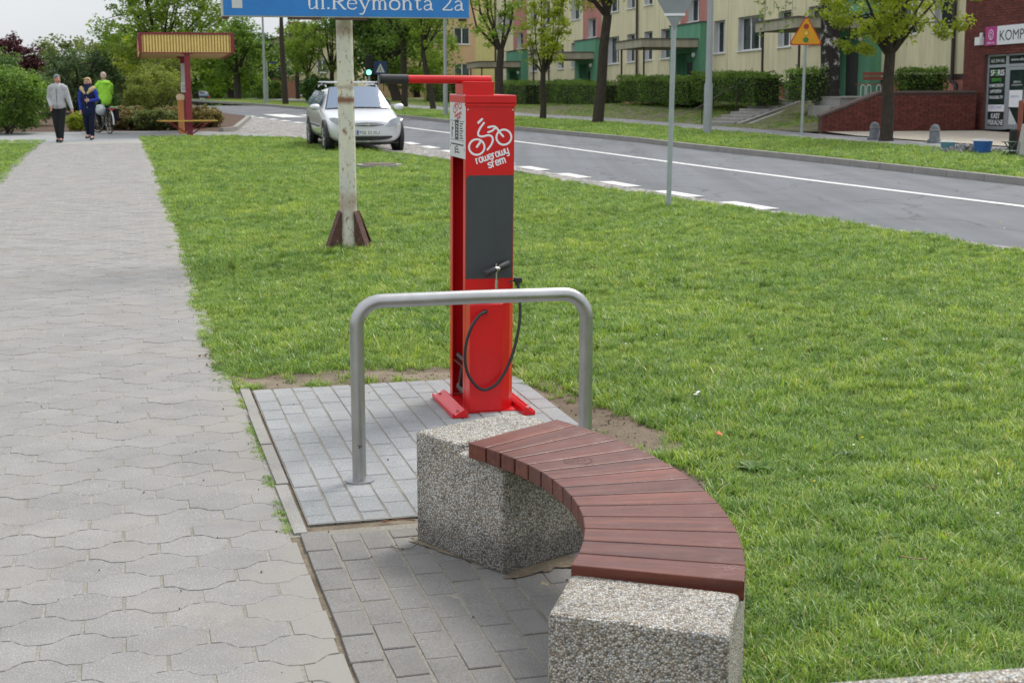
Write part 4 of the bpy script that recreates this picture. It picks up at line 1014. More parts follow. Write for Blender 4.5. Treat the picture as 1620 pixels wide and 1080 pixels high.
# serif letters drawn with thick and thin strokes
SER = {
 'u': (1.0, [[(.0, .96, .28, 1.0, 0)], 'S.20,1,.20,.28', 'C.20,.3;.28,.05;.5,.03;.72,.22', 'S.78,1,.78,0', 'H.02,.28,.98', 'H.6,.88,.98', 'H.78,.98,.03']),
}
def serif(B, txt, x, z, h, Mt):
    T = h*.16; t2 = h*.075; cur = x; zz = [0.0]
    def S(p, wd): zz[0] += .00006; B.ribbon([(cur+a*h, z+b_*h) for a, b_ in p], wd, Mt, zz[0], caps=False)
    def C(p, wd): zz[0] += .00006; B.ribbon([(q.x, q.y) for q in smooth([(cur+a*h, z+b_*h, 0) for a, b_ in p], 5)], wd, Mt, zz[0], caps=False)
    for c in txt:
        if c == 'u': S([(.18, .97), (.18, .3)], T); C([(.18, .32), (.24, .06), (.45, .04), (.74, .3)], t2*1.2); S([(.76, .97), (.76, 0)], T); S([(.02, .96), (.2, .96)], t2); S([(.6, .96), (.78, .96)], t2); S([(.76, .03), (.92, .03)], t2); cur += h*1.08
        elif c == 'l': S([(.18, 1.55), (.18, 0)], T); S([(.02, .03), (.36, .03)], t2); S([(.04, 1.52), (.2, 1.52)], t2); cur += h*.46
        elif c == '.': S([(.08, .09), (.26, .09)], T*1.1); cur += h*.44
        elif c == 'R': S([(.2, 1.5), (.2, 0)], T*1.1); S([(.02, 1.48), (.6, 1.48)], t2); C([(.55, 1.48), (.92, 1.3), (.9, .92), (.55, .76)], T); S([(.28, .76), (.6, .76)], t2); S([(.5, .76), (1.0, .05), (1.15, .02)], T); S([(.02, .03), (.4, .03)], t2); cur += h*1.2
        elif c == 'e': C([(.82, .22), (.55, .03), (.2, .15), (.1, .5), (.22, .88), (.5, .97), (.78, .8), (.82, .56)], T*.75); S([(.14, .56), (.82, .56)], t2); cur += h*1.0
        elif c == 'y': S([(.14, .97), (.5, .05)], T); S([(.86, .97), (.46, -.12)], t2*1.2); C([(.5, -.05), (.38, -.36), (.2, -.46), (.06, -.4)], T*.7); S([(.0, .96), (.34, .96)], t2); S([(.68, .96), (1.0, .96)], t2); cur += h*1.06
        elif c == 'm':
            S([(.18, .97), (.18, 0)], T); C([(.2, .75), (.38, .95), (.56, .9), (.66, .65)], t2*1.3); S([(.66, .72), (.66, 0)], T); C([(.68, .75), (.86, .95), (1.04, .9), (1.14, .65)], t2*1.3); S([(1.14, .72), (1.14, 0)], T)
            for q in (.18, .66, 1.14): S([(q-.15, .03), (q+.15, .03)], t2)
            S([(.03, .96), (.2, .96)], t2); cur += h*1.42
        elif c == 'o': C([(.5, .98), (.2, .85), (.1, .5), (.2, .15), (.5, .02)], T*.95); C([(.5, .02), (.8, .15), (.9, .5), (.8, .85), (.5, .98)], T*.95); cur += h*1.08
        elif c == 'n':
            S([(.18, .97), (.18, 0)], T); C([(.2, .72), (.4, .95), (.62, .9), (.74, .62)], t2*1.3); S([(.74, .7), (.74, 0)], T)
            for q in (.18, .74): S([(q-.15, .03), (q+.15, .03)], t2)
            S([(.03, .96), (.2, .96)], t2); cur += h*1.06
        elif c == 't': S([(.26, 1.25), (.26, .2)], T); C([(.26, .22), (.34, .05), (.5, .05), (.6, .18)], t2*1.3); S([(.04, .95), (.56, .95)], t2); cur += h*.72
        elif c == 'a': C([(.14, .8), (.3, .96), (.55, .96), (.68, .7)], t2*1.5); S([(.68, .75), (.68, .1), (.86, .04)], T); C([(.66, .58), (.3, .5), (.12, .28), (.2, .06), (.42, .04), (.66, .24)], T*.62); cur += h*.98
        elif c == '2': C([(.12, 1.15), (.2, 1.42), (.5, 1.5), (.78, 1.32), (.74, .95), (.45, .5), (.1, .1)], T*.8); S([(.08, .06), (.88, .06), (.9, .25)], T*.75); cur += h*1.02
        else: cur += h*.62
    return cur-x
tb = MB(); Mb = Matrix(((1, 0, 0, 0), (0, 0, -1, -.0532), (0, 1, 0, 0), (0, 0, 0, 1)))
tb2 = MB(); wtot = serif(tb2, 'ul.Reymonta 2a', 0, 0, .087, Mb)
hh = .092; serif(tb, 'ul.Reymonta 2a', -.40, -.385, hh, Mb @ Matrix.Diagonal((1.0, 1, 1, 1)))
o = tb.build('lettering', M['white_print'], bd); 
kx = 1.53/(wtot*hh/.087)
for v_ in o.data.vertices: v_.co.x = -.40+(v_.co.x+.40)*kx
# ------------------------------------------------------------------ POSTS AND SIGNS
def disc(b, c, r, n, mi, yoff=0):           # upright disc facing -y
    b.add([(c[0]+r*math.cos(2*math.pi*k/n), c[1]+yoff, c[2]+r*math.sin(2*math.pi*k/n)) for k in range(n)], [tuple(range(n))], mi)
t = thing('yield_sign', 'grey pole with the back of a triangular road sign, in the lawn by the road', 'road sign', (2.02, 18.44, 0), R(-8))
MB().tube([(0, 0, -.05), (.03, 0, 3.0)], .033, 14).build('pole', M['galv'], t)
b = MB(); tri = [(-.45, 2.98), (.45, 2.98), (.0, 2.22)]
b.add([(x+.03, -.036, z) for x, z in tri]+[(x+.03, -.030, z) for x, z in tri], [(0, 1, 2), (5, 4, 3), (0, 3, 4, 1), (1, 4, 5, 2), (2, 5, 3, 0)]); b.build('sign_plate', nmat('grey_sign_back', (.24, .26, .28), .6, .1, 5), t)
b = MB(); b.b2((-.10, -.045, 2.40), (.16, -.037, 2.43)); b.build('clamp', M['chrome'], t)
def lamp_post(x, y, h, label, r=.09, arms=0, cat='lamp post', z=0.05, mt=None, group=None):
    t = thing('street_lamp', label, cat, (x, y, z), 0, group)
    mt = mt or M['lamp_grey']
    MB().tube([(0, 0, 0), (0, 0, 1.35)], r, 12, smooth=True).build('base_sleeve', mt, t)
    MB().tube([(0, 0, 1.35), (0, 0, h)], [r*.78, r*.55], 12).build('pole', mt, t)
    for k in range(arms):
        s_ = 1 if k == 0 else -1
        MB().tube([(0, 0, h-.1), (s_*.35, 0, h+.45), (s_*.9, 0, h+.75)], .035, 8).build('arm', mt, t)
        MB().ell((s_*1.15, 0, h+.74), (.34, .14, .08), 12, 6).build('lamp_head', mt, t)
    return t
p = spot(1119, 211, .07); lamp_post(p.x, p.y, 7.5, 'grey tapered lamp post on the far verge beside the stone steps', .115, 1)
p = spot(705, 184, .06); lamp_post(p.x, p.y, 8.0, 'slim pale lamp post across the road, seen just behind the holding arm', .085, 1)
p = spot(399, 166, .05); lamp_post(p.x, p.y+4, 5.35, 'distant double-armed street lamp at the bend of the road', .09, 2)
p = spot(452, 165, .05); t = thing('concrete_pylon', 'tall dark tapering utility pole left of the rusty post', 'utility pole', (p.x, p.y, 0))
MB().tube([(0, 0, 0), (-.12, 0, 3.4), (-.10, 0, 5.0)], [.17, .13, .08], 10).build('pole', M['bark'], t)
MB().tube([(-.1, 0, 5.0), (-.1, 0, 6.0)], .03, 6).build('mast', M['dark_metal'], t)
p = spot(1268, 214, .07); t = thing('traffic_light_warning', 'yellow triangular warning sign showing a traffic light, on a thin grey post', 'road sign', (p.x, p.y, .05), R(-10))
MB().tube([(0, 0, 0), (.02, 0, 3.1)], .04, 10).build('pole', M['galv'], t)
M['sign_yellow'] = nmat('sign_yellow', (.72, .33, .012), .45, .06, 6); M['sign_red'] = newmat('sign_red', (.45, .03, .02), .5)
def rtri(b, cx, cz, s, y, mi):
    P = []
    for k in range(3):
        a = math.pi/2+k*2*math.pi/3
        for d in (-.09, 0, .09): P.append((cx+s*math.cos(a+d)*(1-.04*(d == 0)*0-.05*(d != 0)), y, cz+s*math.sin(a+d)*(1-.05*(d != 0))))
    b.add(P, [tuple(range(9))], mi)
zc = 2.63
b = MB(); rtri(b, .02, zc-.02, .47, -.046, 0); b.build('red_border', M['sign_red'], t)
b = MB(); rtri(b, .02, zc-.02, .42, -.049, 0); b.build('sign_plate', M['sign_yellow'], t)
for nm, dz, mm in (('red_dot', .20, M['sign_red']), ('yellow_dot', .03, newmat('pale_yellow', (.8, .5, .08), .5)), ('green_dot', -.14, newmat('dot_green', (.03, .22, .05), .5))):
    b = MB(); disc(b, (.02, 0, zc+dz), .068, 18, 0, -.0535); b.build('dot_border', M['dark_metal'], t)
    b = MB(); disc(b, (.02, 0, zc+dz), .06, 18, 0, -.056); b.build(nm, mm, t)
# blank sign backs on two poles behind the shelter
p = spot(322, 170); t = thing('road_sign', 'grey back of a rectangular road sign on two thin poles behind the shelter', 'road sign', (p.x, p.y-8, 0))
k = (p.y-8)/2260
MB().tube([(-.25, 0, 0), (-.25, 0, 2.9)], .05, 8).build('pole', M['galv'], t); MB().tube([(.28, .3, 0), (.28, .3, 2.7)], .05, 8).build('pole', M['galv'], t)
MB().box((0, -.07, 2.25), (.85, .02, .58)).build('sign_plate', M['galv'], t)
# traffic light and pedestrian crossing sign beyond the car
p = spot(585, 172, 0); t = thing('traffic_light', 'traffic light showing green beyond the silver car', 'traffic light', (p.x, p.y, 0))
hz = HC+(115-104)/2260*p.y
MB().tube([(0, 0, 0), (0, 0, hz-.5)], .06, 10).build('pole', M['galv'], t)
hb = MB().box((0, 0, hz), (.30, .24, .98)).build('housing', M['black'], t, bevel=.03)
em_ = bpy.data.materials.new('green_lamp'); em_.use_nodes = True; em_.node_tree.nodes['Principled BSDF'].inputs['Emission Color'].default_value = (.12, 1, .62, 1); em_.node_tree.nodes['Principled BSDF'].inputs['Emission Strength'].default_value = 1.6
for dz, mm in ((.31, M['black']), (0, M['black']), (-.33, em_)):
    b = MB(); disc(b, (0, 0, hz+dz), .125, 20, 0, -.135); b.build('lens', mm, t)
    MB().tube([(0, -.12, hz+dz+.135), (0, -.24, hz+dz+.125)], .02, 6).build('visor', M['black'], t)
t = thing('crossing_sign', 'blue pedestrian crossing sign beside the green traffic light', 'road sign', (p.x+.42, p.y+.15, 0))
MB().tube([(0, .05, 0), (0, .05, hz+.2)], .035, 8).build('pole', M['galv'], t)
M['sign_navy'] = newmat('sign_navy', (.012, .035, .12), .5)
MB().box((.1, 0, hz-.12), (.62, .03, .62), M=Matrix.Rotation(R(0), 3, 'Y')).build('sign_plate', M['sign_navy'], t)
b = MB(); b.add([(-.1, -.0165, hz-.33), (.32, -.0165, hz-.33), (.11, -.0165, hz+.10)], [(0, 1, 2)]); b.build('white_triangle', M['label_plate'], t)
b = MB(); b.ribbon([(.02, hz-.3), (.1, hz-.18), (.11, hz-.06)], .03, Matrix(((1, 0, 0, 0), (0, 0, -1, -.018), (0, 1, 0, 0), (0, 0, 0, 1)))); b.ribbon([(.1, hz-.18), (.18, hz-.3)], .03, Matrix(((1, 0, 0, 0), (0, 0, -1, -.0184), (0, 1, 0, 0), (0, 0, 0, 1)))); b.build('walking_figure', M['black'], t)
p = spot(415, 166); t = thing('road_sign', 'small dark blue sign on a post by the distant person in red', 'road sign', (p.x, p.y+3, 0))
MB().tube([(-.2, 0, 0), (-.2, 0, 2.3)], .04, 8).build('pole', M['galv'], t); MB().box((.1, 0, 2.25), (.6, .04, .10)).build('sign_plate', M['sign_navy'], t)

# ------------------------------------------------------------------ STREET SHELTER
sh = thing('shelter', 'yellow corrugated shelter roof on two dark red posts at the end of the footpath', 'shelter', (-8.82, 39.55, 0), PA)
sh.rotation_euler = (R(-1.7), 0, PA)
M['yellow_tin'] = nmat('yellow_corrugated_tin', (.74, .54, .19), .6, .1, 5); M['maroon'] = nmat('maroon_paint', (.21, .018, .03), .55, .15, 5)
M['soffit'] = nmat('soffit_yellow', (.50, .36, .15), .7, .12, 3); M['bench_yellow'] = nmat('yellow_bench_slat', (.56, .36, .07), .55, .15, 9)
W2, D2, z0, z1 = 1.22, 4.3, 2.22, 2.73
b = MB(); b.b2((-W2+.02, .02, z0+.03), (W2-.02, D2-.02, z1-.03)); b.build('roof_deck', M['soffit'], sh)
b = MB()
for x0, y0, x1, y1 in ((-W2, 0, W2, 0), (W2, 0, W2, D2), (W2, D2, -W2, D2), (-W2, D2, -W2, 0)):
    L = math.hypot(x1-x0, y1-y0); n = int(L/.078); ux, uy = (x1-x0)/L, (y1-y0)/L
    for k in range(n):
        c = (k+.5)*L/n; b.box((x0+ux*c, y0+uy*c, (z0+z1)/2), (L/n*.62, .05, z1-z0-.04), math.atan2(uy, ux))
b.build('corrugated_fascia', M['yellow_tin'], sh)
b = MB(); b.b2((-W2+.003, .006, z0+.04), (W2-.003, .016, z1-.05)); b.b2((-W2+.004, .017, z0+.04), (-W2+.014, D2-.02, z1-.05)); b.build('fascia_backing', nmat('fascia_groove', (.42, .27, .05), .7, .1, 5), sh)
b = MB()
for z in (z1,): b.b2((-W2-.04, -.045, z-.02), (W2+.04, .03, z+.035)); b.b2((-W2-.04, D2-.03, z-.02), (W2+.04, D2+.045, z+.035)); b.b2((-W2-.04, .031, z-.02), (-W2+.03, D2-.031, z+.034)); b.b2((W2-.03, .031, z-.02), (W2+.04, D2-.031, z+.034))
for x in (-W2-.005, W2+.005):
    for y in (-.005, D2): b.box((x, y, (z0+z1)/2-.0), (.10, .10, z1-z0-.05))
b.b2((-W2-.03, .055, z0-.012), (-W2+.02, D2-.06, z0+.02)); b.b2((W2-.02, .055, z0-.012), (W2+.03, D2-.06, z0+.02)); b.b2((-W2+.06, -.03, z0-.01), (W2-.06, .0, z0+.018))
b.build('roof_trim', M['maroon'], sh)
for y in (.12, 3.05):
    b = MB(); b.b2((-.075, y-.09, -.05), (.075, y+.09, z0+.02+.0*y)); b.b2((-.16, y-.11, z0-.02), (.16, y+.11, z0+.028)); b.build('post', M['maroon'], sh)
b = MB(); b.b2((-.07, 2.945, 1.45), (.07, 2.955, 2.05)); b.build('pale_panel', M['label_plate'], sh)
b = MB(); b.b2((-.08, 2.93, 1.22), (.09, 2.943, 1.50)); b.build('notice', M['white_print'], sh)
b = MB()
for k in range(4): b.b2((-.05, 2.926, 1.27+k*.05), (.06, 2.929, 1.285+k*.05))
b.build('notice_print', M['black_print'], sh)
for k, (y, xo) in enumerate(((-.15, .0), (.36, 0), (2.8, -.05), (3.3, -.05))):
    b = MB(); b.b2((-.76+xo, y-.11, .385), (.74+xo, y+.11, .42)); b.build('bench_slat', M['bench_yellow'], sh)
for y in (.12, 3.05):
    b = MB(); b.tube([(-.08, y, .05), (-.52, y, .37)], .018, 6); b.tube([(.08, y, .05), (.52, y, .37)], .018, 6); b.b2((-.55, y-.42, .35), (-.50, y+.35, .383)); b.b2((.50, y-.42, .35), (.55, y+.35, .383)); b.build('brace', M['maroon'], sh)
q = sh.matrix_basis @ Vector((-.17, 1.5, 0))
t = thing('ash_bin', 'slim orange bin with a pale rounded top between the shelter posts', 'litter bin', (q.x, q.y, -.01))
MB().tube([(0, 0, 0), (0, 0, .95)], .085, 14).build('body', nmat('orange_bin', (.50, .20, .06), .6, .1, 5), t)
MB().tube([(0, 0, .95), (0, 0, 1.03), (0, 0, 1.08), (0, 0, 1.12)], [.10, .12, .11, .05], 14).build('top', nmat('cream_top', (.68, .52, .34), .6, .1, 5), t)

# ------------------------------------------------------------------ FOLIAGE TOOLS
def leaves_mesh(cs, size, seed, jitter=.35, droop=.3):
    """cs: Nx4 array x y z var"""
    r = np.random.RandomState(seed); n = len(cs)
    nrm = r.normal(0, 1, (n, 3)); nrm[:, 2] = np.abs(nrm[:, 2])+.35; nrm /= np.linalg.norm(nrm, axis=1)[:, None]
    t = r.normal(0, 1, (n, 3)); t -= nrm*(t*nrm).sum(1)[:, None]; t /= np.linalg.norm(t, axis=1)[:, None]
    bt = np.cross(nrm, t); s_ = size*r.uniform(1-jitter, 1+jitter, n)[:, None]
    c = cs[:, :3]
    P = np.stack([c-t*s_*.6, c+bt*s_*.36+nrm*s_*.06, c+t*s_*.6-nrm*s_*.12, c-bt*s_*.36+nrm*s_*.06], 1).reshape(-1, 3)
    me = bpy.data.meshes.new('leaves'); me.vertices.add(4*n); me.vertices.foreach_set('co', P.astype(np.float32).ravel())
    me.loops.add(4*n); me.loops.foreach_set('vertex_index', np.arange(4*n, dtype=np.int32))
    me.polygons.add(n); me.polygons.foreach_set('loop_start', np.arange(0, 4*n, 4, dtype=np.int32)); me.polygons.foreach_set('loop_total', np.full(n, 4, dtype=np.int32))
    me.update(); me.validate()
    a = me.attributes.new('var', 'FLOAT', 'FACE'); a.data.foreach_set('value', cs[:, 3].astype(np.float32))
    return me
def clumps(C, rad, per, seed, flat=.7):
    r = np.random.RandomState(seed); out = []
    for c in C:
        n = max(4, int(per*r.uniform(.5, 1.4))); rr = rad*r.uniform(.6, 1.3)
        p = r.normal(0, 1, (n, 3)); p *= (rr*r.rand(n)**.4/np.linalg.norm(p, axis=1))[:, None]; p[:, 2] *= flat
        v = np.clip(r.normal(r.uniform(.25, .75), .2, n), 0, 1)
        out.append(np.c_[p+np.array(c)[None, :3], v])
    return np.vstack(out)
LM = {
 'fresh': leafmat('fresh_leaves', (0.138, 0.23, 0.029), (0.322, 0.425, 0.069)),
 'yellow': leafmat('yellow_green_leaves', (0.218, 0.287, 0.023), (0.414, 0.46, 0.057)),
 'mid': leafmat('mid_green_leaves', (0.086, 0.161, 0.028), (0.207, 0.322, 0.063)),
 'dark': leafmat('dark_green_leaves', (0.034, 0.086, 0.021), (0.098, 0.184, 0.046)),
 'olive': leafmat('olive_leaves', (0.121, 0.161, 0.057), (0.241, 0.276, 0.115)),
 'grey': leafmat('grey_green_leaves', (0.063, 0.109, 0.052), (0.138, 0.196, 0.098)),
 'lime': leafmat('pale_lime_leaves', (.16, .20, .045), (.30, .33, .09)),
 'purple': leafmat('purple_leaves', (.05, .012, .018), (.12, .03, .04), .2),
 'russet': leafmat('russet_leaves', (0.196, 0.121, 0.052), (0.265, 0.241, 0.081), .2),
}
def tree(x, y, z, trunk, crown, leaf, label, nb=10, ncl=70, per=55, lsz=.09, crad=.32, lm='fresh', seed=1, group=None, bark_='bark', name='tree', hollow=.25, cat='tree', lean=(0, 0), upright=False):
    """trunk=(radius, fork height); crown=(cx,cy,cz,rx,ry,rz) relative to base"""
    r = random.Random(seed); t = thing(name, label, cat, (x, y, z), 0, group)
    tr, fh = trunk; cx, cy, cz, rx, ry, rz = crown
    fk = Vector((lean[0], lean[1], fh)); b = MB()
    b.tube([(0, 0, -.15), (0, 0, .12), (lean[0]*.3+.02, lean[1]*.3, fh*.35), (lean[0]*.65-.02, lean[1]*.65, fh*.7), fk], [tr*1.45, tr*1.08, tr*.95, tr*.88, tr*.82], 10)
    C = []
    for k in range(nb):
        a = 2*math.pi*(k+r.uniform(-.3, .3))/nb; q = r.uniform(.35, .85); zz = r.uniform(-.55, .85)
        rr_ = math.sqrt(max(.05, 1-zz*zz))*q
        e = Vector((cx+rx*rr_*math.cos(a), cy+ry*rr_*math.sin(a), cz+rz*zz))
        if e.z < fh+.15: e.z = fh+.15+r.uniform(0, .4)
        m1 = fk.lerp(e, .45)+Vector((r.uniform(-.1, .1), r.uniform(-.1, .1), r.uniform(-.05, .25)))*(rx*.4)
        if upright: m1 = fk.lerp(e, .4); m1.x = fk.x+(e.x-fk.x)*.75
        r0 = tr*r.uniform(.35, .6); b.tube([fk-Vector((0, 0, tr*.5)), m1, e], [r0, r0*.55, r0*.18], 6)
        C.append(e)
        for j in range(3):
            e2 = m1.lerp(e, r.uniform(.2, 1))+Vector((r.gauss(0, .33)*rx, r.gauss(0, .33)*ry, r.gauss(.05, .28)*rz)); dd = Vector(((e2.x-cx)/rx, (e2.y-cy)/ry, (e2.z-cz)/rz))
            if dd.length > 1.05: e2 = Vector((cx+dd.x/dd.length*rx, cy+dd.y/dd.length*ry, cz+dd.z/dd.length*rz))
            b.tube([m1.lerp(e, .3+.2*j), (m1.lerp(e, .3+.2*j)+e2)/2+Vector((0, 0, .05)), e2], [r0*.3, r0*.2, r0*.07], 4); C.append(e2)
    b.build('trunk', M[bark_], t)
    while len(C) < ncl:
        a = r.uniform(0, 6.283); u_ = r.uniform(-1, 1); q = r.uniform(hollow, 1)**.5; s_ = math.sqrt(1-u_*u_)
        C.append(Vector((cx+rx*q*s_*math.cos(a), cy+ry*q*s_*math.sin(a), cz+rz*q*u_)))
    me = leaves_mesh(clumps([tuple(c) for c in C], crad, per, seed), lsz, seed+1); me.materials.append(LM[lm])
    o = bpy.data.objects.new('crown', me); COL.objects.link(o); o.parent = t
    return t
def bush(x, y, z, r3, label, lm, ncl=60, per=70, lsz=.06, crad=.22, seed=1, group=None, name='bush', cat='bush', stems=7, fill=.45):
    rx, ry, rz = r3; r = random.Random(seed); t = thing(name, label, cat, (x, y, z), 0, group)
    b = MB(); q_ = min(1, rz)
    for k in range(stems):
        a = r.uniform(0, 6.28); e = Vector((rx*.6*math.cos(a), ry*.6*math.sin(a), rz*r.uniform(.8, 1.3)))
        b.tube([(r.uniform(-.1, .1)*rx, r.uniform(-.1, .1)*ry, -.05), e*.5+Vector((0, 0, .03)), e], [.03*q_, .02*q_, .008*q_], 5)
    b.build('stems', M['twig'], t)
    C = []
    for k in range(ncl):
        a = r.uniform(0, 6.283); u_ = r.uniform(-.95, 1); q = r.uniform(fill, 1)**.5; s_ = math.sqrt(1-u_*u_)
        C.append((rx*q*s_*math.cos(a)*(1-crad*.3), ry*q*s_*math.sin(a), rz+rz*q*u_*.93))
    me = leaves_mesh(clumps(C, crad, per, seed, .85), lsz, seed+5); me.materials.append(LM[lm])
    o = bpy.data.objects.new('foliage', me); COL.objects.link(o); o.parent = t
    return t
def hedge(x0, y0, x1, y1, z, w_, h, label, seed=1, dens=520, lm='mid', group='clipped hedges in front of the apartment block'):
    L = math.hypot(x1-x0, y1-y0); t = thing('hedge', label, 'hedge', (x0, y0, z), math.atan2(y1-y0, x1-x0), group)
    r = np.random.RandomState(seed)
    MB().b2((.12, -w_/2+.13, .05), (L-.12, w_/2-.13, h-.14)).build('dark_core', nmat('hedge_core', (.018, .026, .01), .95, .4, 9, bump=.6, bscale=14), t)  # one solid dark box fills the hedge behind its leaves
    N = int(dens*(L*h*2+L*w_+2*w_*h)); f = r.rand(N); P = np.zeros((N, 3))
    A = np.array([L*h, L*h, L*w_, w_*h, w_*h]); cdf = np.cumsum(A)/A.sum(); k = np.searchsorted(cdf, f)
    a, b_, d = r.rand(N), r.rand(N), np.abs(r.normal(0, .07, N))
    P[:, 0] = np.where(k <= 2, a*L, np.where(k == 3, d, L-d)); P[:, 2] = np.where(k == 2, h-d, .03+b_*(h-.03))
    P[:, 1] = np.where(k == 0, -w_/2+d, np.where(k == 1, w_/2-d, np.where(k == 2, (b_-.5)*w_, (a-.5)*w_)))
    P += r.normal(0, .025, P.shape); P[:, 2] += .06*np.sin(P[:, 0]*1.9+seed)+.035*np.sin(P[:, 0]*5.3)*(P[:, 2] > h*.7); P[:, 1] += .05*np.sin(P[:, 0]*2.3)*np.sign(P[:, 1])
    # sprigs standing above the clipped top
    ns = int(L*26); sp = np.c_[r.rand(ns)*L, (r.rand(ns)-.5)*w_, h+np.abs(r.normal(0, .06, ns))]; P = np.vstack([P, sp])
    var = np.clip(r.normal(.45, .22, len(P))+.25*(P[:, 2]/h-.6), 0, 1)
    me = leaves_mesh(np.c_[P, var], .062, seed); me.materials.append(LM[lm])
    o = bpy.data.objects.new('foliage', me); COL.objects.link(o); o.parent = t
    return t
# ---- hedges before the apartment block
def hl(px): 
    Yh = 21.24/((px-810)/2260+.28); return 13.9-.28*(Yh-43.7)-4.9, Yh
def hd(pa, pb, h, label, seed, dens=480, dz=0, **k):
    x0, y0 = hl(pa); x1, y1 = hl(pb); hedge(x0, y0, x1, y1, bz((y0+y1)/2+2)-.04+dz, 1.1, h, label, seed, dens, **k)
hd(993, 1105, 1.0, 'clipped hedge left of the tall lamp post, in front of the second green entrance', 1)
hd(1111, 1210, .98, 'clipped hedge between the lamp post and the stone steps', 2)
hd(868, 968, 1.05, 'long clipped hedge behind the small yellow-green tree and the leaning trunk', 3, 300)
hd(795, 846, 1.2, 'dark clipped hedge behind the red cap of the repair station', 4, 220)
hd(1258, 1288, .98, 'short hedge just left of the birch trunk', 5, 420)
x0, y0 = spot(1413, 150, 1.12).xy; x0, y0 = (1413-810)/2260*43.2, 43.2; hedge(x0, y0, x0+1.35, y0+.25, .93, .8, .85, 'short bushy hedge on the terrace above the brick wall', 6, 620)
hedge(-4.6, 84, -2.9, 80, -.1, 1.1, 1.6, 'pale green hedge behind the slim lamp post and the holding arm', 7, 220, 'fresh')
# ---- street trees across the road
G1 = 'street trees along the far side of the road'
tree(9.06, 34.9, .05, (.150, 2.1), (-.05, 0, 3.55, 2.0, 1.8, 1.5), 'leaf', 'yellow-green maple with a round low crown in front of the brick wall', nb=12, ncl=165, per=60, lsz=.085, crad=.26, lm='yellow', seed=11, group=G1)
tree(2.83, 47.6, .05, (.18, 3.5), (-.2, 0, 4.95, 1.7, 1.7, 1.65), 'leaf', 'tall street tree with a thick dark leaning trunk', nb=10, ncl=80, per=55, lsz=.10, crad=.36, lm='yellow', seed=12, group=G1, lean=(.28, 0))
tree(1.10, 51.3, .05, (.115, 1.65), (.05, 0, 3.5, .95, .95, 1.75), 'leaf', 'small narrow yellow-green tree just right of the red repair station', nb=9, ncl=115, per=48, lsz=.085, crad=.24, lm='yellow', seed=13, group=G1, upright=True)
tree(-.55, 57.5, .04, (.17, 2.55), (-.35, 0, 4.6, 1.6, 1.3, 1.9), 'leaf', 'forked tree rising behind the red cap of the repair station', nb=7, ncl=75, per=45, lsz=.10, crad=.30, lm='fresh', seed=14, group=G1, lean=(.12, 0), upright=True)
tree(-3.6, 66.0, .04, (.13, 2.6), (.0, 0, 4.2, 1.5, 1.4, 2.0), 'leaf', 'slender curved tree right behind the black grip of the holding arm', nb=7, ncl=90, per=50, lsz=.12, crad=.42, lm='fresh', seed=15, group=G1, lean=(-.45, 0))
tree(-5.2, 70.0, .04, (.16, 3.2), (-.2, 0, 4.4, 1.7, 1.5, 2.0), 'leaf', 'straight dark tree left of the slender curved one across the road', nb=8, ncl=100, per=50, lsz=.12, crad=.45, lm='mid', seed=16, group=G1)
tree(-8.2, 86, gz(86), (.34, 3.0), (.4, 0, 5.0, 3.2, 2.6, 3.4), 'leaf', 'broad dark tree with twin trunks beyond the traffic light', nb=9, ncl=190, per=60, lsz=.16, crad=.6, lm='dark', seed=17, group=G1)
tree(-6.6, 84, gz(84), (.30, 2.2), (.2, 0, 4.6, 2.6, 2.2, 3.0), 'leaf', 'dark-stemmed tree leaning right beyond the crossing sign', nb=9, ncl=120, per=55, lsz=.15, crad=.55, lm='mid', seed=37, group=G1, lean=(-.7, 0))
tree(-10.9, 88, gz(88), (.16, 2.0), (0, 0, 4.6, 1.5, 1.5, 2.9), 'leaf', 'slim light green tree directly left of the rusty post', nb=8, ncl=90, per=50, lsz=.14, crad=.45, lm='fresh', seed=18, group=G1, upright=True)
tree(-12.1, 86, gz(86), (.13, 1.8), (0, 0, 3.5, 1.1, 1.1, 1.9), 'leaf', 'thin wavy tree in front of the pale gabled house', nb=7, ncl=60, per=45, lsz=.13, crad=.40, lm='fresh', seed=19, group=G1, upright=True)
tree(-13.6, 92, gz(92), (.15, 2.0), (0, 0, 3.8, 1.3, 1.3, 1.9), 'leaf', 'light green tree between the utility pole and the pale house', nb=7, ncl=70, per=50, lsz=.14, crad=.45, lm='fresh', seed=20, group=G1)
tree(-17.4, 92, gz(92), (.24, 2.0), (0, 0, 3.6, 2.0, 1.8, 2.1), 'leaf', 'dense mid green tree with a forked trunk left of the utility pole', nb=9, ncl=120, per=60, lsz=.15, crad=.55, lm='mid', seed=21, group=G1)
# birch on the bank
tree(9.55, 43.6, .45, (.30, 4.6), (-.4, 0, 6.6, 2.4, 2.2, 2.0), 'leaf', 'old birch with dark ridged bark and white patches on the bank', nb=9, ncl=90, per=40, lsz=.07, crad=.35, lm='fresh', seed=22, bark_='birch_bark', name='birch_tree', lean=(-.12, 0))
t = [o for o in bpy.data.objects if o.name.startswith('birch_tree')][0]
r = random.Random(4); C = []; b = MB()
for k in range(7):
    x = -1.9+r.uniform(-.45, .6); zt = 5.2; zb = r.uniform(2.2, 3.4); y = r.uniform(-.5, .3)
    b.tube([(x*.4, y*.5, 5.4), (x, y, 4.6), (x+.05, y, zb)], [.03, .012, .004], 5)
    for j in range(14): C.append((x+r.uniform(-.12, .12), y+r.uniform(-.1, .1), zb+(4.7-zb)*j/13))
b.build('hanging_twigs', M['twig'], t)
me = leaves_mesh(clumps(C, .10, 9, 5), .06, 6); me.materials.append(LM['fresh']); o = bpy.data.objects.new('hanging_leaves', me); COL.objects.link(o); o.parent = t
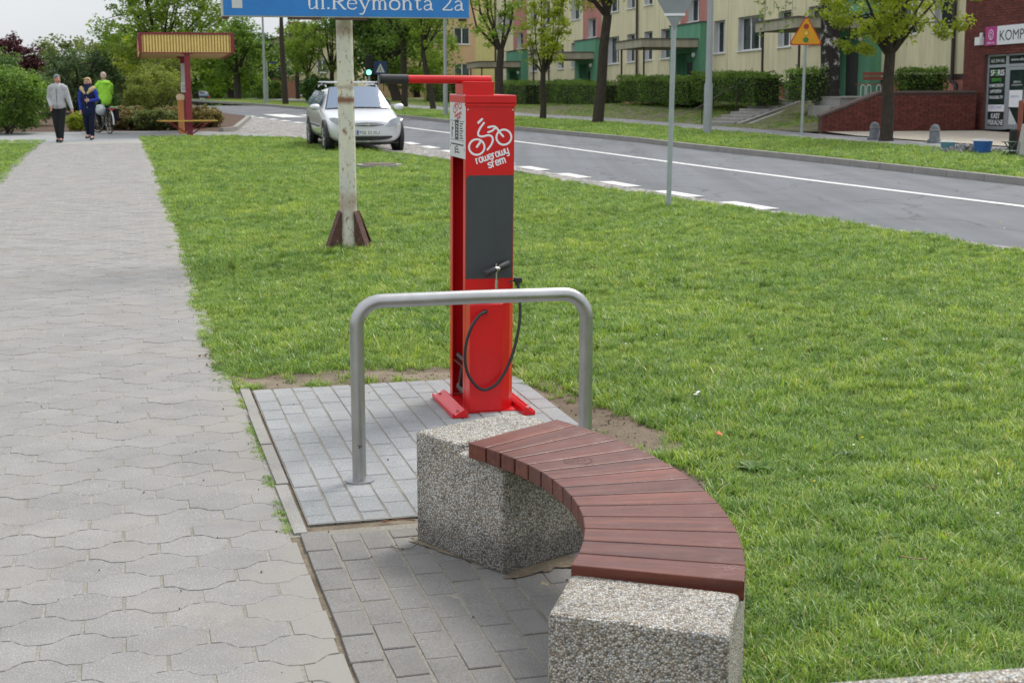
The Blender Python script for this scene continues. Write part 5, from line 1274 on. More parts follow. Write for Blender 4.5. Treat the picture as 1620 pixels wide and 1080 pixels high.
# ---- left side: trees and bushes
G2 = 'trees behind the planted bed'
tree(-15.0, 62, 0, (.20, 2.0), (.3, 0, 4.5, 3.2, 2.6, 3.0), 'leaf', 'big loose light green tree towering behind the yellow shelter', nb=14, ncl=340, per=50, lsz=.12, crad=.42, lm='fresh', seed=30, group=G2, hollow=.1)
tree(-19.5, 78, 0, (.2, 1.0), (0, 0, 1.9, 2.6, 2.2, 1.7), 'leaf', 'pale olive tree behind the bright green cyclist', nb=9, ncl=120, per=55, lsz=.14, crad=.5, lm='olive', seed=31, group=G2)
tree(-16.6, 66, 0, (.18, 1.2), (0, 0, 2.0, 1.7, 1.5, 1.5), 'leaf', 'yellow-green small tree right behind the cyclist', nb=9, ncl=90, per=55, lsz=.12, crad=.4, lm='yellow', seed=32, group=G2)
tree(-21.8, 72, 0, (.2, 1.0), (0, 0, 1.9, 2.4, 2.0, 1.6), 'leaf', 'grey-green rounded tree behind the two walking women', nb=9, ncl=130, per=55, lsz=.14, crad=.45, lm='olive', seed=33, group=G2)
tree(-18.6, 62, 0, (.2, .7), (0, 0, 1.35, 2.2, 1.9, 1.25), 'leaf', 'dark evergreen mass between the woman in grey and the cyclist', nb=9, ncl=150, per=60, lsz=.12, crad=.42, lm='grey', seed=34, group=G2)
tree(-21.4, 62, 0, (.14, 1.4), (0, 0, 2.75, .6, .6, .6), 'leaf', 'purple-leaved tree standing out left against the sky', nb=6, ncl=50, per=45, lsz=.10, crad=.3, lm='purple', seed=35, group=G2)
tree(-18.5, 56, 0, (.10, .7), (0, 0, 1.85, .42, .45, .85), 'leaf', 'narrow purple-leaved young tree behind the woman in grey', nb=6, ncl=45, per=45, lsz=.09, crad=.26, lm='purple', seed=36, group=G2)
tree(-20.4, 57.5, 0, (.16, .7), (0, 0, 1.45, 1.6, 1.5, 1.25), 'leaf', 'olive brown-tinged tree at the left edge above the dark bush', nb=9, ncl=120, per=55, lsz=.10, crad=.36, lm='olive', seed=38, group=G2)
tree(-18.6, 49.5, 0, (.12, 1.6), (-.2, 0, 2.95, .55, .6, .5), 'leaf', 'dark green tree crown cut by the left edge of the picture', nb=7, ncl=60, per=45, lsz=.09, crad=.28, lm='dark', seed=39, group=G2)
for k, (x, y, h, lm_, s_, lab) in enumerate([(-22.5, 103, 3.0, 'mid', 50, 'mid green tree in the row beyond the parked dark car'), (-19.6, 101, 3.1, 'fresh', 51, 'bright tree hanging over the distant person in red'), (-26.5, 108, 3.3, 'fresh', 52, 'yellow-green tree behind the blank road sign'), (-30, 112, 3.6, 'mid', 53, 'mid green tree at the far left of the row beyond the road bend'), (-21, 122, 3.4, 'dark', 54, 'dark tree closing the view at the end of the road'), (-10, 103, 4.4, 'mid', 56, 'large mid green tree between the pale house and the orange block'), (-6.5, 99, 3.0, 'fresh', 57, 'light green tree before the orange facade')]):
    tree(x, y, gz(y), (.25, 1.6), (0, 0, h, 2.7, 2.2, h*.75), 'leaf', lab, nb=8, ncl=120, per=55, lsz=.19, crad=.65, lm=lm_, seed=s_, group='trees around the bend of the road')
# shrubs
for k, (x, y, r3, lm_, s_, lab, ls, n, cr) in enumerate([
    (-14.3, 41.0, (1.3, 1.2, .95), 'mid', 60, 'big glossy dark green bush at the left edge of the picture', .075, 190, .25),
    (-16.2, 43.5, (1.8, 1.5, 1.3), 'dark', 61, 'tall dark bush behind the glossy one at the left edge', .08, 150, .3),
    (-12.9, 43.0, (.36, .36, .27), 'yellow', 62, 'small round bright green shrub behind the woman in grey', .05, 50, .12),
    (-12.3, 50.0, (1.15, 1.0, 1.0), 'lime', 63, 'rounded pale yellow-green shrub left of the shelter posts', .07, 130, .25),
    (-12.4, 52.0, (.9, .8, 1.35), 'lime', 64, 'tall yellow-green shrub with upright shoots left of the shelter', .07, 110, .2),
    (-16.0, 47.5, (1.5, 1.1, .9), 'grey', 65, 'low grey-green bush behind the walking women', .07, 110, .26),
    (-15.4, 92, (1.0, 1.0, .8), 'mid', 66, 'rounded green shrub beside the distant white car', .12, 60, .3),
    (-11.3, 84, (.95, .9, .85), 'dark', 67, 'dark rounded shrub in front of the pale gabled house', .12, 70, .28),
    (-36, 205, (5.5, 2.0, 2.2), 'dark', 68, 'dark thicket below the trees at the bend of the road', .3, 130, .7)]):
    bush(x, y, gz(y), r3, lab, lm_, n, 75, ls, cr, s_)
G3 = 'low russet shrubs of the planted bed'
for k, (x, y, rx, rz, lm_, lab) in enumerate([(-12.9, 44.3, .55, .22, 'russet', 'first low russet shrub of the bed, behind the woman in grey'), (-11.9, 44.2, .6, .28, 'russet', 'low russet shrub between the two women'), (-11.1, 43.9, .6, .30, 'olive', 'low greenish brown shrub behind the bicycle'), (-10.4, 43.8, .7, .33, 'olive', 'low dark green shrub left of the shelter bench'), (-10.2, 45.4, .8, .34, 'russet', 'russet shrub behind the orange bin of the shelter'), (-9.85, 46.4, .6, .34, 'russet', 'last russet shrub, at the right end of the bed by the road'), (-10.6, 46.8, 1.1, .36, 'russet', 'wide russet shrub behind the shelter bench'), (-12.2, 46.5, 1.0, .34, 'russet', 'russet shrub behind the cyclist')]):
    bush(x, y, -.05, (rx, .5, rz), lab, lm_, 110, 75, .06, .13, 80+k, G3, 'shrub', 'shrub', 3, .25)
# conifer-like far wood closing the horizon
r = np.random.RandomState(9); N = 26000
ang = r.uniform(-.50, .46, N); dist = r.uniform(170, 215, N); hgt = 4.5+1.2*np.sin(ang*23)+.8*np.sin(ang*57+1)
P = np.c_[dist*np.sin(ang), dist*np.cos(ang), np.abs(hgt*r.rand(N)**.8)-2.4, np.clip(r.normal(.5, .25, N), 0, 1)]
me = leaves_mesh(P, 1.6, 3); me.materials.append(LM['mid']); o = bpy.data.objects.new('distant_wood', me); COL.objects.link(o); o['kind'] = 'stuff'
# ------------------------------------------------------------------ APARTMENT BLOCK
def render_mat(name, c, streak=.12):
    m = newmat(name, c, .9, spec=.2); n = NB(m); n.pos(True)
    mp_ = n.new('ShaderNodeMapping'); mp_.inputs['Scale'].default_value = (2.2, 2.2, .25); n.link(n.pos(), mp_.inputs[0])
    f = n.ramp(n.noise(1.6, 6, .7, mp_.outputs[0]), [(.3, 1-streak*1.6), (.6, 1.0), (.8, 1+streak*.3)])
    k = n.mix(c, f, 1.0, 'MULTIPLY'); k = n.mix(k, n.ramp(n.noise(.5, 4), [(.3, .92), (.7, 1.06)]), 1.0, 'MULTIPLY')
    n.color(k); n.bump(n.noise(60, 3), .2, .004); return m
M['cream'] = render_mat('cream_render', (.72, .66, .44)); M['green_r'] = render_mat('green_render', (.14, .34, .22)); M['pink_r'] = render_mat('pink_render', (.48, .22, .19))
M['salmon'] = render_mat('salmon_plinth', (.54, .22, .19)); M['orange_r'] = render_mat('orange_render', (.66, .45, .28), .06); M['yellow_r'] = render_mat('yellow_render', (.66, .58, .28), .06)
M['roof_felt'] = nmat('dark_roof_edge', (.10, .085, .075), .85, .2, 4); M['conc'] = render_mat('canopy_concrete', (.44, .41, .32), .2)
M['door_dark'] = nmat('dark_door', (.016, .015, .015), .5, .2, 6); M['shutter'] = nmat('dark_shutter', (.05, .035, .05), .6, .1, 30)
def wall_holes(name, m, parent, x0, x1, z0, z1, holes, y=0.0, depth=.22, sgn=1):
    """plane y, holes (xa, xb, za, zb) with reveals going to y-sgn*depth"""
    xs_ = sorted({x0, x1, *[h[0] for h in holes], *[h[1] for h in holes]}); zs = sorted({z0, z1, *[h[2] for h in holes], *[h[3] for h in holes]})
    xs_ = [x for x in xs_ if x0 <= x <= x1]; zs = [z for z in zs if z0 <= z <= z1]
    b = MB()
    for i in range(len(xs_)-1):
        j = 0
        while j < len(zs)-1:
            xc = (xs_[i]+xs_[i+1])/2
            if any(h[0] < xc < h[1] and h[2] < (zs[j]+zs[j+1])/2 < h[3] for h in holes): j += 1; continue
            k = j
            while k+1 < len(zs)-1 and not any(h[0] < xc < h[1] and h[2] < (zs[k+1]+zs[k+2])/2 < h[3] for h in holes): k += 1
            b.add([(xs_[i], y, zs[j]), (xs_[i+1], y, zs[j]), (xs_[i+1], y, zs[k+1]), (xs_[i], y, zs[k+1])], [(0, 1, 2, 3)]); j = k+1
    for (xa, xb, za, zb) in holes:
        yy = y-sgn*depth
        b.add([(xa, y, za), (xb, y, za), (xb, y, zb), (xa, y, zb), (xa, yy, za), (xb, yy, za), (xb, yy, zb), (xa, yy, zb)], [(0, 1, 5, 4), (1, 2, 6, 5), (2, 3, 7, 6), (3, 0, 4, 7)])
    return b.build(name, m, parent)
WM = {}
M['reveal'] = nmat('pale_window_reveal', (.56, .57, .58), .8, .08, 4)
def window(parent, xa, xb, za, zb, y, n=2, sgn=1, blind=None, reveal=True, deep=.22):
    """frame part with pane, curtain and sill as sub-parts; sgn=1 -> outside is +y"""
    w_, h = round(xb-xa, 2), round(zb-za, 2); key = (w_, h, n, sgn)
    if key not in WM:
        f = .055; b = MB(); o_ = sgn
        def bx(x0, z0, x1, z1, d=.05): b.b2((x0, -d/2, z0), (x1, d/2, z1))
        bx(0, 0, w_, f); bx(0, h-f, w_, h); bx(0, f, f, h-f); bx(w_-f, f, w_, h-f)
        for k in range(1, n): bx(w_*k/n-f*.75, f, w_*k/n+f*.75, h-f)
        fr = mesh_of(b, 'window_frame', [M['upvc']])
        pn = mesh_of(MB().b2((f, -.008, f), (w_-f, .008, h-f)), 'pane', [M['pane']])
        b = MB(); N = 8
        for q0, q1 in ((.03, .42), (.60, .97)):
            xs_ = [w_*(q0+(q1-q0)*k/N) for k in range(N+1)]
            b.add([(x, (.02*(k % 2)), z) for k, x in enumerate(xs_) for z in (f, h-f)], [(2*k, 2*k+2, 2*k+3, 2*k+1) for k in range(N)])
        cu = mesh_of(b, 'curtain', [M['curtain']])
        si = mesh_of(MB().b2((-.05, -.02, -.05), (w_+.05, .16, 0) if sgn > 0 else (w_+.05, -.16, 0)), 'sill', [M['upvc']])
        e_ = .27 if sgn > 0 else .12; b = MB(); q = .004
        P = [(q, 0, 0), (w_-q, 0, 0), (w_-q, 0, h-q), (q, 0, h-q), (q, sgn*(e_-.034), 0), (w_-q, sgn*(e_-.034), 0), (w_-q, sgn*(e_-.034), h-q), (q, sgn*(e_-.034), h-q)]
        b.add(P, [(1, 2, 6, 5), (3, 0, 4, 7), (2, 3, 7, 6)]); rv = mesh_of(b, 'reveal', [M['reveal']])
        WM[key] = (fr, pn, cu, si, rv)
    fr, pn, cu, si, rv = WM[key]
    o = inst('window', fr, parent, (xa, y-sgn*(deep-.03), za))
    inst('pane', pn, o, (0, 0, 0)); inst('reveal', rv, o, (0, 0, 0))
    if blind: 
        sm_ = MB().b2((.05, .012*sgn, h*(1-blind)), (w_-.05, .03*sgn, h-.05)); q = sm_.build('shutter', M['shutter'], o)
    inst('sill', si, o, (0, sgn*(deep-.12), 0))
    return o
blk = thing('apartment_block', 'long cream apartment block with green entrances, pink stair panels and concrete canopies', 'apartment block', (13.9, 43.7, 1.68))
blk.rotation_euler = (0, .027, math.atan2(.963, -.2696))
LEN, FH, NF = 55.8, 2.6, 4; TOP = NF*FH+.9
WIN = [(1.2, 2.3, 1), (3.3, 4.7, 2), (9.6, 10.8, 2), (12.2, 13.3, 2), (14.6, 17.0, 3), (18.3, 19.45, 2), (23.9, 25.6, 2), (26.7, 27.8, 2), (29.1, 30.2, 2), (31.4, 33.1, 2), (37.6, 39.2, 2), (40.6, 41.8, 2), (43.2, 44.6, 2), (45.9, 47.3, 2), (51.8, 53.0, 2), (54.0, 55.0, 1)]
ENT = [7.2, 21.7, 35.6, 49.6]
holes = [(a, c, 1.34+k*FH, 2.69+k*FH) for a, c, n in WIN for k in range(NF)]
holes += [(e-.65, e+.65, 2.82+k*FH, 3.82+k*FH) for e in ENT for k in range(NF-1)]
wall_holes('facade_wall', M['cream'], blk, 0, LEN, 0, TOP, holes, 0, .27)
b = MB(); b.add([(0, 0, 0), (0, 0, TOP), (0, -11, TOP), (0, -11, 0), (LEN, 0, 0), (LEN, 0, TOP), (LEN, -11, TOP), (LEN, -11, 0)], [(0, 3, 2, 1), (4, 5, 6, 7), (3, 7, 6, 2)]); b.build('gable_wall', M['cream'], blk)
MB().b2((-.25, -11.2, TOP), (LEN+.25, .45, TOP+.28)).build('roof', M['roof_felt'], blk)
MB().b2((.1, -.12, -.14), (LEN-.1, -.02, -.0)).build('plinth_shadow_joint', M['dark_metal'], blk)
pl_h = [(11.5, 13.0, -1.0, -.12)]
wall_holes('plinth', M['salmon'], blk, .05, LEN-.05, -1.9, -.141, pl_h, -.07, .15)
MB().b2((11.55, -.20, -1.0), (12.95, -.17, -.16)).build('basement_door', nmat('grey_steel_door', (.18, .20, .23), .6), blk)
for a in (2.4, 16.0, 24.5, 28.6, 32, 40, 44): MB().b2((a, -.068, -.60), (a+.7, -.05, -.18)).build('basement_window', M['door_dark'], blk)
rw = random.Random(8)
for a, c, n in WIN:
    for k in range(NF):
        bl = .55 if (a == 23.9 and k == 0) else (.4 if rw.random() < .08 else None)
        o = window(blk, a, c, 1.34+k*FH, 2.69+k*FH, 0, n, 1, bl, deep=.27)
        if rw.random() < .65: inst('curtain', WM[(round(c-a, 2), 1.35, n, 1)][2], o, (0, -.06, 0))
for e in ENT:
    for k in range(NF-1): window(blk, e-.65, e+.65, 2.82+k*FH, 3.82+k*FH, 0, 2, 1, deep=.27)
    wall_holes('pink_panel', M['pink_r'], blk, e-1.55, e+1.55, 2.70, TOP-.02, [(e-.65, e+.65, 2.82+k*FH, 3.82+k*FH) for k in range(NF-1)], .006, .002)
    b = MB(); zb = -1.75
    b.b2((e-1.75, .003, zb), (e-.95, .42, 2.68)); b.b2((e+.95, .003, zb), (e+1.75, .42, 2.68)); b.b2((e-.949, .003, 1.42), (e+.949, .42, 2.68)); b.b2((e-.949, .004, zb), (e+.949, .02, 1.419))
    b.build('entrance_bay', M['green_r'], blk, label='green entrance surround')
    MB().b2((e-1.80, .0, 2.68), (e+1.80, .47, 2.73)).build('bay_capping', M['roof_felt'], blk)
    MB().b2((e-.52, .021, zb+.2), (e+.58, .05, 1.05)).build('entrance_door', M['door_dark'], blk)
    MB().b2((e-1.55, .425, 1.64), (e+1.65, 3.05, 1.97)).build('canopy', M['conc'], blk)
    MB().b2((e-1.60, .425, 1.971), (e+1.70, 3.1, 2.01)).build('canopy_edge', M['roof_felt'], blk)
    for sx in (-1.35, 1.45): MB().tube([(e+sx, 2.85, -1.9), (e+sx, 2.85, 1.65)], .045, 8).build('canopy_post', M['dark_metal'], blk)
    MB().ell((e-1.2, .50, 1.32), (.10, .09, .11)).build('wall_lamp', M['upvc'], blk)
for s_ in (1.05, 28.6, 55.3):
    MB().tube([(s_, .09, -.4 if s_ > 2 else -.1), (s_, .09, TOP-.1)], .06, 10).build('drainpipe', M['dark_metal'], blk)
MB().tube([(1.05, .09, -.1), (1.05, .09, -.22), (.82, .09, -.32), (.80, .09, -1.2)], .07, 10).build('drainpipe_elbow', M['dark_metal'], blk)
MB().b2((.1, -1.1, -1.8), (LEN-.1, -1.0, TOP-.1)).build('room_shade_panel', nmat('room_shade', (.05, .045, .04), .9), blk)  # dark panel behind the panes, its colour stands in for unlit rooms
# slab joints of the large panels
for s_ in (11.0, 18.0, 25.8, 34.0, 39.9): MB().b2((s_, .001, 0), (s_+.025, .006, TOP)).build('panel_joint', M['conc'], blk)

# ---- orange and yellow block seen frontally further back
ob = thing('orange_block', 'orange and yellow apartment block facing the camera beyond the cream one', 'apartment block', (-9.9, 108, 0))
MB().b2((0, .02, -1.0), (9, 11.9, -.001)).build('plinth', M['orange_r'], ob)
for a in (2.5, 3.6): MB().b2((a, -.01, -.55), (a+.3, .018, -.05)).build('basement_window', nmat('rusty_shutter%d' % int(a*10), (.22, .09, .04), .8), ob)
ob.rotation_euler = (0, 0, 0)
OW = [(.9, 2.1), (3.5, 4.7), (5.6, 6.75)]
zz = [1.15, 3.75, 6.35, 8.95]
holes = [(a, c, z+.0, z+1.2) for a, c in OW for z in zz]
wall_holes('facade_wall', M['orange_r'], ob, 0, 7.2, 0, 11.2, holes, 0, .12, -1)
wall_holes('yellow_band', M['yellow_r'], ob, 7.2, 9.0, 0, 11.2, [], -.001, .1, -1)
for z in (.1, 2.2, 4.8, 7.4): 
    MB().b2((2.7, -.006, z), (5.2, -.001, z+.35)).build('yellow_stripe', M['yellow_r'], ob)
b = MB(); b.add([(0, 0, 0), (0, 0, 11.2), (0, 12, 11.2), (0, 12, 0), (9, 0, 0), (9, 0, 11.2), (9, 12, 11.2), (9, 12, 0)], [(0, 1, 2, 3), (4, 7, 6, 5), (3, 2, 6, 7)]); b.build('side_wall', M['yellow_r'], ob)
MB().b2((-.3, -.4, 11.2), (9.3, 12.3, 11.5)).build('roof', M['roof_felt'], ob)
for a, c in OW:
    for z in zz:
        o = window(ob, a, c, z, z+1.2, 0, 2, -1, deep=.12); inst('curtain', WM[(round(c-a, 2), 1.2, 2, -1)][2], o, (0, .05, 0))
MB().b2((.1, .9, .1), (8.9, 1.0, 11)).build('room_shade_panel', M['door_dark'], ob)  # dark panel added behind these windows in place of room darkness
# ---- far gabled house
fh = thing('gabled_house', 'pale yellow house with a dark pitched roof and two brick chimneys behind the street trees', 'house', (-25.0, 150, -1.6), R(-12))
M['pale_wall'] = render_mat('pale_yellow_render', (.52, .46, .30), .08)
W_, D_, E_, A_ = 9.5, 11, 6.5, 7.6
b = MB(); b.add([(0, 0, 0), (W_, 0, 0), (W_, D_, 0), (0, D_, 0), (0, 0, E_), (W_, 0, E_), (W_, D_, E_), (0, D_, E_), (W_*.62, 0, A_), (W_*.62, D_, A_)], [(0, 1, 5, 8, 4), (1, 2, 6, 5), (2, 3, 7, 9, 6), (3, 0, 4, 7)]); b.build('wall', M['pale_wall'], fh)
b = MB()
for (xa, za, xb, zb) in ((-.4, E_-.05, W_*.62, A_+.1), (W_*.62, A_+.1, W_+.4, E_-.05)):
    b.add([(xa, -.4, za), (xb, -.4, zb), (xb, D_+.4, zb), (xa, D_+.4, za), (xa, -.4, za+.16), (xb, -.4, zb+.16), (xb, D_+.4, zb+.16), (xa, D_+.4, za+.16)], [(0, 1, 2, 3), (7, 6, 5, 4), (0, 4, 5, 1), (1, 5, 6, 2), (2, 6, 7, 3), (3, 7, 4, 0)])
rf_ = b.build('roof', M['roof_felt'], fh)
for x in (2.1, 6.6): MB().b2((x-.7, 2, E_), (x+.7, 2.8, A_+.85)).build('chimney', M['brick'], rf_)
for x in (.9, 3.0, 5.2, 7.4):
    for z in (1.0, 3.3): window(fh, x, x+1.1, z, z+1.3, -.15, 2, -1, deep=.12)
MB().b2((-.2, -.5, .2), (3.2, -.12, 2.9)).build('brown_garage_front', nmat('brown_cladding', (.22, .10, .06), .8), fh)

# ------------------------------------------------------------------ BRICKWORK
brick_me = {}
def brick_mesh(L):
    k = round(L, 3)
    if k not in brick_me: brick_me[k] = mesh_of(MB().box((0, 0, 0), (k, .03, .064)), 'brick', [M['brick']])
    return brick_me[k]
def brickwork(parent, x0, x1, z0, topf, holes=(), limit=300, order=None, y=0.0):
    """running-bond stretchers on the outer face y (outside is -y)"""
    cells = []
    P, H = .255, .0745; nrow = 0; z = z0
    while z+H <= max(topf(x0), topf(x1), topf((x0+x1)/2))+.001:
        off = (nrow % 2)*P/2; x = x0-off
        while x < x1:
            a, c = max(x, x0), min(x+P-.011, x1)
            # cut the brick where an opening begins
            segs = [(a, c)]
            for (ha, hb, za, zb) in holes:
                if z+H > za+.005 and z < zb-.005:
                    ns = []
                    for (p, q) in segs:
                        if q <= ha or p >= hb: ns.append((p, q)); continue
                        if p < ha: ns.append((p, ha))
                        if q > hb: ns.append((hb, q))
                    segs = ns
            for (p, q) in segs:
                if q-p > .04 and topf((p+q)/2) >= z+H-.01: cells.append((p, q, z))
            x += P
        z += H; nrow += 1
    if order: cells.sort(key=order)
    rb = random.Random(2)
    for (p, q, z_) in cells[:limit]:
        L = q-p; me = brick_mesh(.244 if abs(L-.244) < .004 else round(L, 2)); inst('brick', me, parent, ((p+q)/2, y-.012+rb.uniform(-.003, .002), z_+H/2), (0, 0, 0))
    if len(cells) > limit:
        b = MB(); var = []
        for (p, q, z_) in cells[limit:]:
            n0 = len(b.f); b.box(((p+q)/2, y-.012+rb.uniform(-.003, .002), z_+H/2), (q-p, .03, .064)); var += [rb.random()]*(len(b.f)-n0)
        o = b.build('brick', M['brick'], parent, kind='stuff'); face_var(o, var)
rwall = thing('brick_retaining_wall', 'low red brick retaining wall with a sloping left end below the terrace', 'wall', (8.65, 40.32, .08), math.atan2(.9, 4.55))
rwall.rotation_euler = (0, -.004, math.atan2(.9, 4.55))
LW = 4.64
def rtop(x): return .40+min(1, x/1.72)*.64
b = MB(); V = []
for y in (0, .26):
    V += [(0, y, -.1), (LW, y, -.1), (LW, y, rtop(LW)), (1.72, y, rtop(2)), (0, y, rtop(0))]
b.add(V, [(0, 1, 2, 3, 4), (9, 8, 7, 6, 5), (0, 5, 6, 1), (1, 6, 7, 2), (2, 7, 8, 3), (3, 8, 9, 4), (4, 9, 5, 0)]); b.build('mortar_core', M['mortar'], rwall)
brickwork(rwall, 0.0, LW, 0.0, rtop)
M['coping'] = nmat('weathered_coping', (.12, .085, .075), .9, .25, 8, bump=.4)
b = MB(); V = []
for y in (-.04, .30):
    V += [(-.03, y, rtop(0)+.002), (1.72, y, rtop(2)+.002), (LW, y, rtop(2)+.002), (LW, y, rtop(2)+.06), (1.71, y, rtop(2)+.06), (-.03, y, rtop(0)+.06)]
b.add(V, [(0, 1, 4, 5), (1, 2, 3, 4), (6, 11, 10, 7), (7, 10, 9, 8), (5, 4, 10, 11), (4, 3, 9, 10), (0, 5, 11, 6), (2, 8, 9, 3), (0, 6, 7, 1), (1, 7, 8, 2)]); b.build('coping', M['coping'], rwall)
# ---- computer shop
shop = thing('brick_shop', 'dark red brick computer shop at the right edge of the picture', 'shop', (13.14, 42.2, .08))
shop.rotation_euler = (0, -.026, math.atan2(-.963, .27))
SL, SH = 7.5, 6.2
D0, D1, DT = 1.05, 4.4, 2.08
def stop_(x): return SH
b = MB()
wall_holes('mortar_core', M['mortar'], shop, 0, SL, -.1, SH, [(D0, D1, -.1, DT), (1.55, 2.6, 3.72, 4.9)], 0, .25, -1)
b = MB(); b.add([(0, 0, -.1), (0, 0, SH), (0, 8, SH), (0, 8, -.1), (SL, 0, -.1), (SL, 0, SH), (SL, 8, SH), (SL, 8, -.1)], [(0, 1, 2, 3), (4, 7, 6, 5), (3, 2, 6, 7), (1, 5, 6, 2)]); b.build('side_wall', M['brick'], shop)
brickwork(shop, 0, SL, 0, stop_, [(D0, D1, -.2, DT), (1.55, 2.6, 3.72, 4.9)], 300, order=lambda c: (c[0] > 3.2, c[2] > 3.8, c[2]))
window(shop, 1.55, 2.6, 3.72, 4.9, 0, 2, -1, deep=.2)
# entrance: frame, side light with posters, glazed door
M['alu'] = nmat('grey_aluminium', (.36, .39, .42), .45, .05, 4, metal=.3)
b = MB(); y0, y1 = .08, .14
for xa, xb, za, zb in ((D0, D0+.07, 0, DT), (D0+.87, D0+.99, 0, DT), (D0+.07, D0+.87, 0, .10), (D0+.07, D0+.87, DT-.36, DT-.28), (D0+.07, D1-.07, DT-.05, DT), (D0+.99, D1-.07, DT-.36, DT-.28), (D1-.07, D1, 0, DT), (D0+2.0, D0+2.12, 0, DT-.36)):
    b.b2((xa, y0, za), (xb, y1, zb))
fr = b.build('door_frame', M['alu'], shop)
M['shop_glass'] = nmat('dark_green_shop_glass', (.018, .035, .03), .08, .5, 2.5, spec=.9)
MB().b2((D0+.07, .10, .10), (D0+.87, .115, DT-.36)).build('side_light', M['shop_glass'], shop)
MB().b2((D0+.07, .10, DT-.28), (D1-.07, .115, DT-.05)).build('transom_light', M['shop_glass'], shop)
dr = MB(); 
for xa, xb, za, zb in ((D0+1.0, D0+1.09, .02, DT-.37), (D0+1.9, D0+1.99, .02, DT-.37), (D0+1.09, D0+1.9, .02, .13), (D0+1.09, D0+1.9, DT-.45, DT-.37)): dr.b2((xa, .06, za), (xb, .11, zb))
dr = dr.build('glazed_door', M['alu'], shop)
MB().b2((D0+1.09, .075, .13), (D0+1.9, .09, DT-.45)).build('pane', M['shop_glass'], dr)
MB().b2((D0+1.84, .02, .75), (D0+1.88, .055, 1.25)).build('handle', M['upvc'], dr)
MB().b2((D0+1.10, .068, .62), (D0+1.70, .073, 1.08)).build('poster', M['white_print'], dr)
b = MB(); b.add([(D0+1.10, .070, .14), (D0+1.52, .070, .14), (D0+1.12, .070, .60)], [(0, 1, 2)]); b.build('sticker', M['label_plate'], dr)
MB().b2((D0+2.12, .10, .10), (D1-.07, .115, DT-.36)).build('side_light', M['shop_glass'], shop)
def stext(txt, x, z, size, m, w_=None, y=.094, parent=None, bold=.0):
    Mt = Matrix.Translation((x, y, z)) @ Mfr
    return text_mesh(txt, size, m, parent or shop, Mt, 'lettering', bold, fitw=w_)
wp = M['white_print']; gp_ = newmat('green_print', (.08, .45, .05), .5); bp_ = newmat('blue_print', (.05, .15, .45), .5)
stext('663 204 042', D0+.14, DT-.22, .13, wp, .62)
stext('www.sferis', D0+1.08, DT-.20, .12, wp, .75)
stext('SF', D0+.14, 1.50, .22, wp, .20, bold=.004); stext('E', D0+.36, 1.50, .22, gp_, .09, bold=.004); stext('RIS', D0+.475, 1.50, .22, wp, .30, bold=.004)
stext('SERWIS', D0+.20, 1.34, .12, gp_, .46, bold=.002); stext('KOMPUTERÓW', D0+.11, 1.18, .12, wp, .66, bold=.002); stext('LAPTOPÓW', D0+.15, 1.02, .12, wp, .54, bold=.002); stext('DRUKAREK ITP.', D0+.11, .86, .11, wp, .66, bold=.002)
MB().b2((D0+.085, .094, .50), (D0+.855, .098, .69)).build('poster', M['white_print'], shop)
stext('TUSZE, TONERY', D0+.14, .585, .10, bp_, .62, .0925)
stext('KASY', D0+.24, .31, .20, wp, .42, bold=.004); stext('FISKALNE', D0+.10, .13, .20, wp, .72, bold=.004)
stext('SERWIS', D0+1.25, 1.28, .07, wp, .34, .0735, dr); stext('AUTORYZOWANY', D0+1.18, 1.20, .06, wp, .5, .0735, dr)
stext('OFERTA', D0+1.15, .88, .08, bp_, .4, .0665, dr)
sb = MB().b2((1.15, -.10, 2.33), (5.2, -.02, 2.84)).build('sign_board', nmat('white_sign_board', (.72, .74, .76), .45, .04, 3), shop)
MB().b2((1.15, -.104, 2.33), (1.70, -.1005, 2.84)).build('magenta_panel', nmat('magenta_panel', (.42, .03, .22), .5, .05, 3), sb)
b = MB(); Ms = Matrix(((1, 0, 0, 1.42), (0, 0, -1, -.107), (0, 1, 0, 2.62), (0, 0, 0, 1)))
b.ribbon([(.11*math.cos(a), .13*math.sin(a)) for a in [2*math.pi*k/24 for k in range(25)]], .022, Ms); b.ribbon([(.05*math.cos(a), .06*math.sin(a)) for a in [2*math.pi*k/16 for k in range(14)]], .016, Ms, .0002); b.ribbon([(0, -.13), (0, -.04)], .016, Ms, .0004)
b.build('emblem', wp, sb); stext('sferis', 1.24, 2.37, .10, wp, .36, -.1065, sb)
stext('KOMPUTERY', 1.80, 2.44, .40, newmat('sign_black', (.02, .02, .025), .6), 2.35, -.1025, sb)
MB().b2((.72, -.16, 2.36), (.98, -.02, 2.58)).b2((.90, -.12, 2.58), (.96, -.05, 2.70)).build('alarm_box', M['upvc'], shop)

# ------------------------------------------------------------------ STONE STEPS ON THE BANK
stp = thing('stone_steps', 'concrete steps with a pram ramp climbing the bank to the basement door', 'steps', (6.05, 45.6, .10))
d = Vector((.68, .733, 0)); s_ = Vector((.733, -.68, 0)); nst = 8; run = 3.9/nst; rise = .72/nst
stp.rotation_euler = (0, 0, math.atan2(s_.y, s_.x))
M['step'] = nmat('worn_step', (.28, .27, .25), .9, .15, 5, bump=.3)
for k in range(nst): MB().b2((0, k*run, -.1), (1.15, (k+1)*run+.03, (k+1)*rise)).build('step', M['step'], stp, bevel=.01)
for x in (1.22, 1.62):
    b = MB(); b.add([(x, 0, -.05), (x+.15, 0, -.05), (x+.15, nst*run, nst*rise-.05), (x, nst*run, nst*rise-.05), (x, 0, .06), (x+.15, 0, .06), (x+.15, nst*run+.2, nst*rise+.07), (x, nst*run+.2, nst*rise+.07)], [(3, 2, 1, 0), (4, 5, 6, 7), (0, 1, 5, 4), (1, 2, 6, 5), (2, 3, 7, 6), (3, 0, 4, 7)]); b.build('ramp_strip', M['step'], stp)
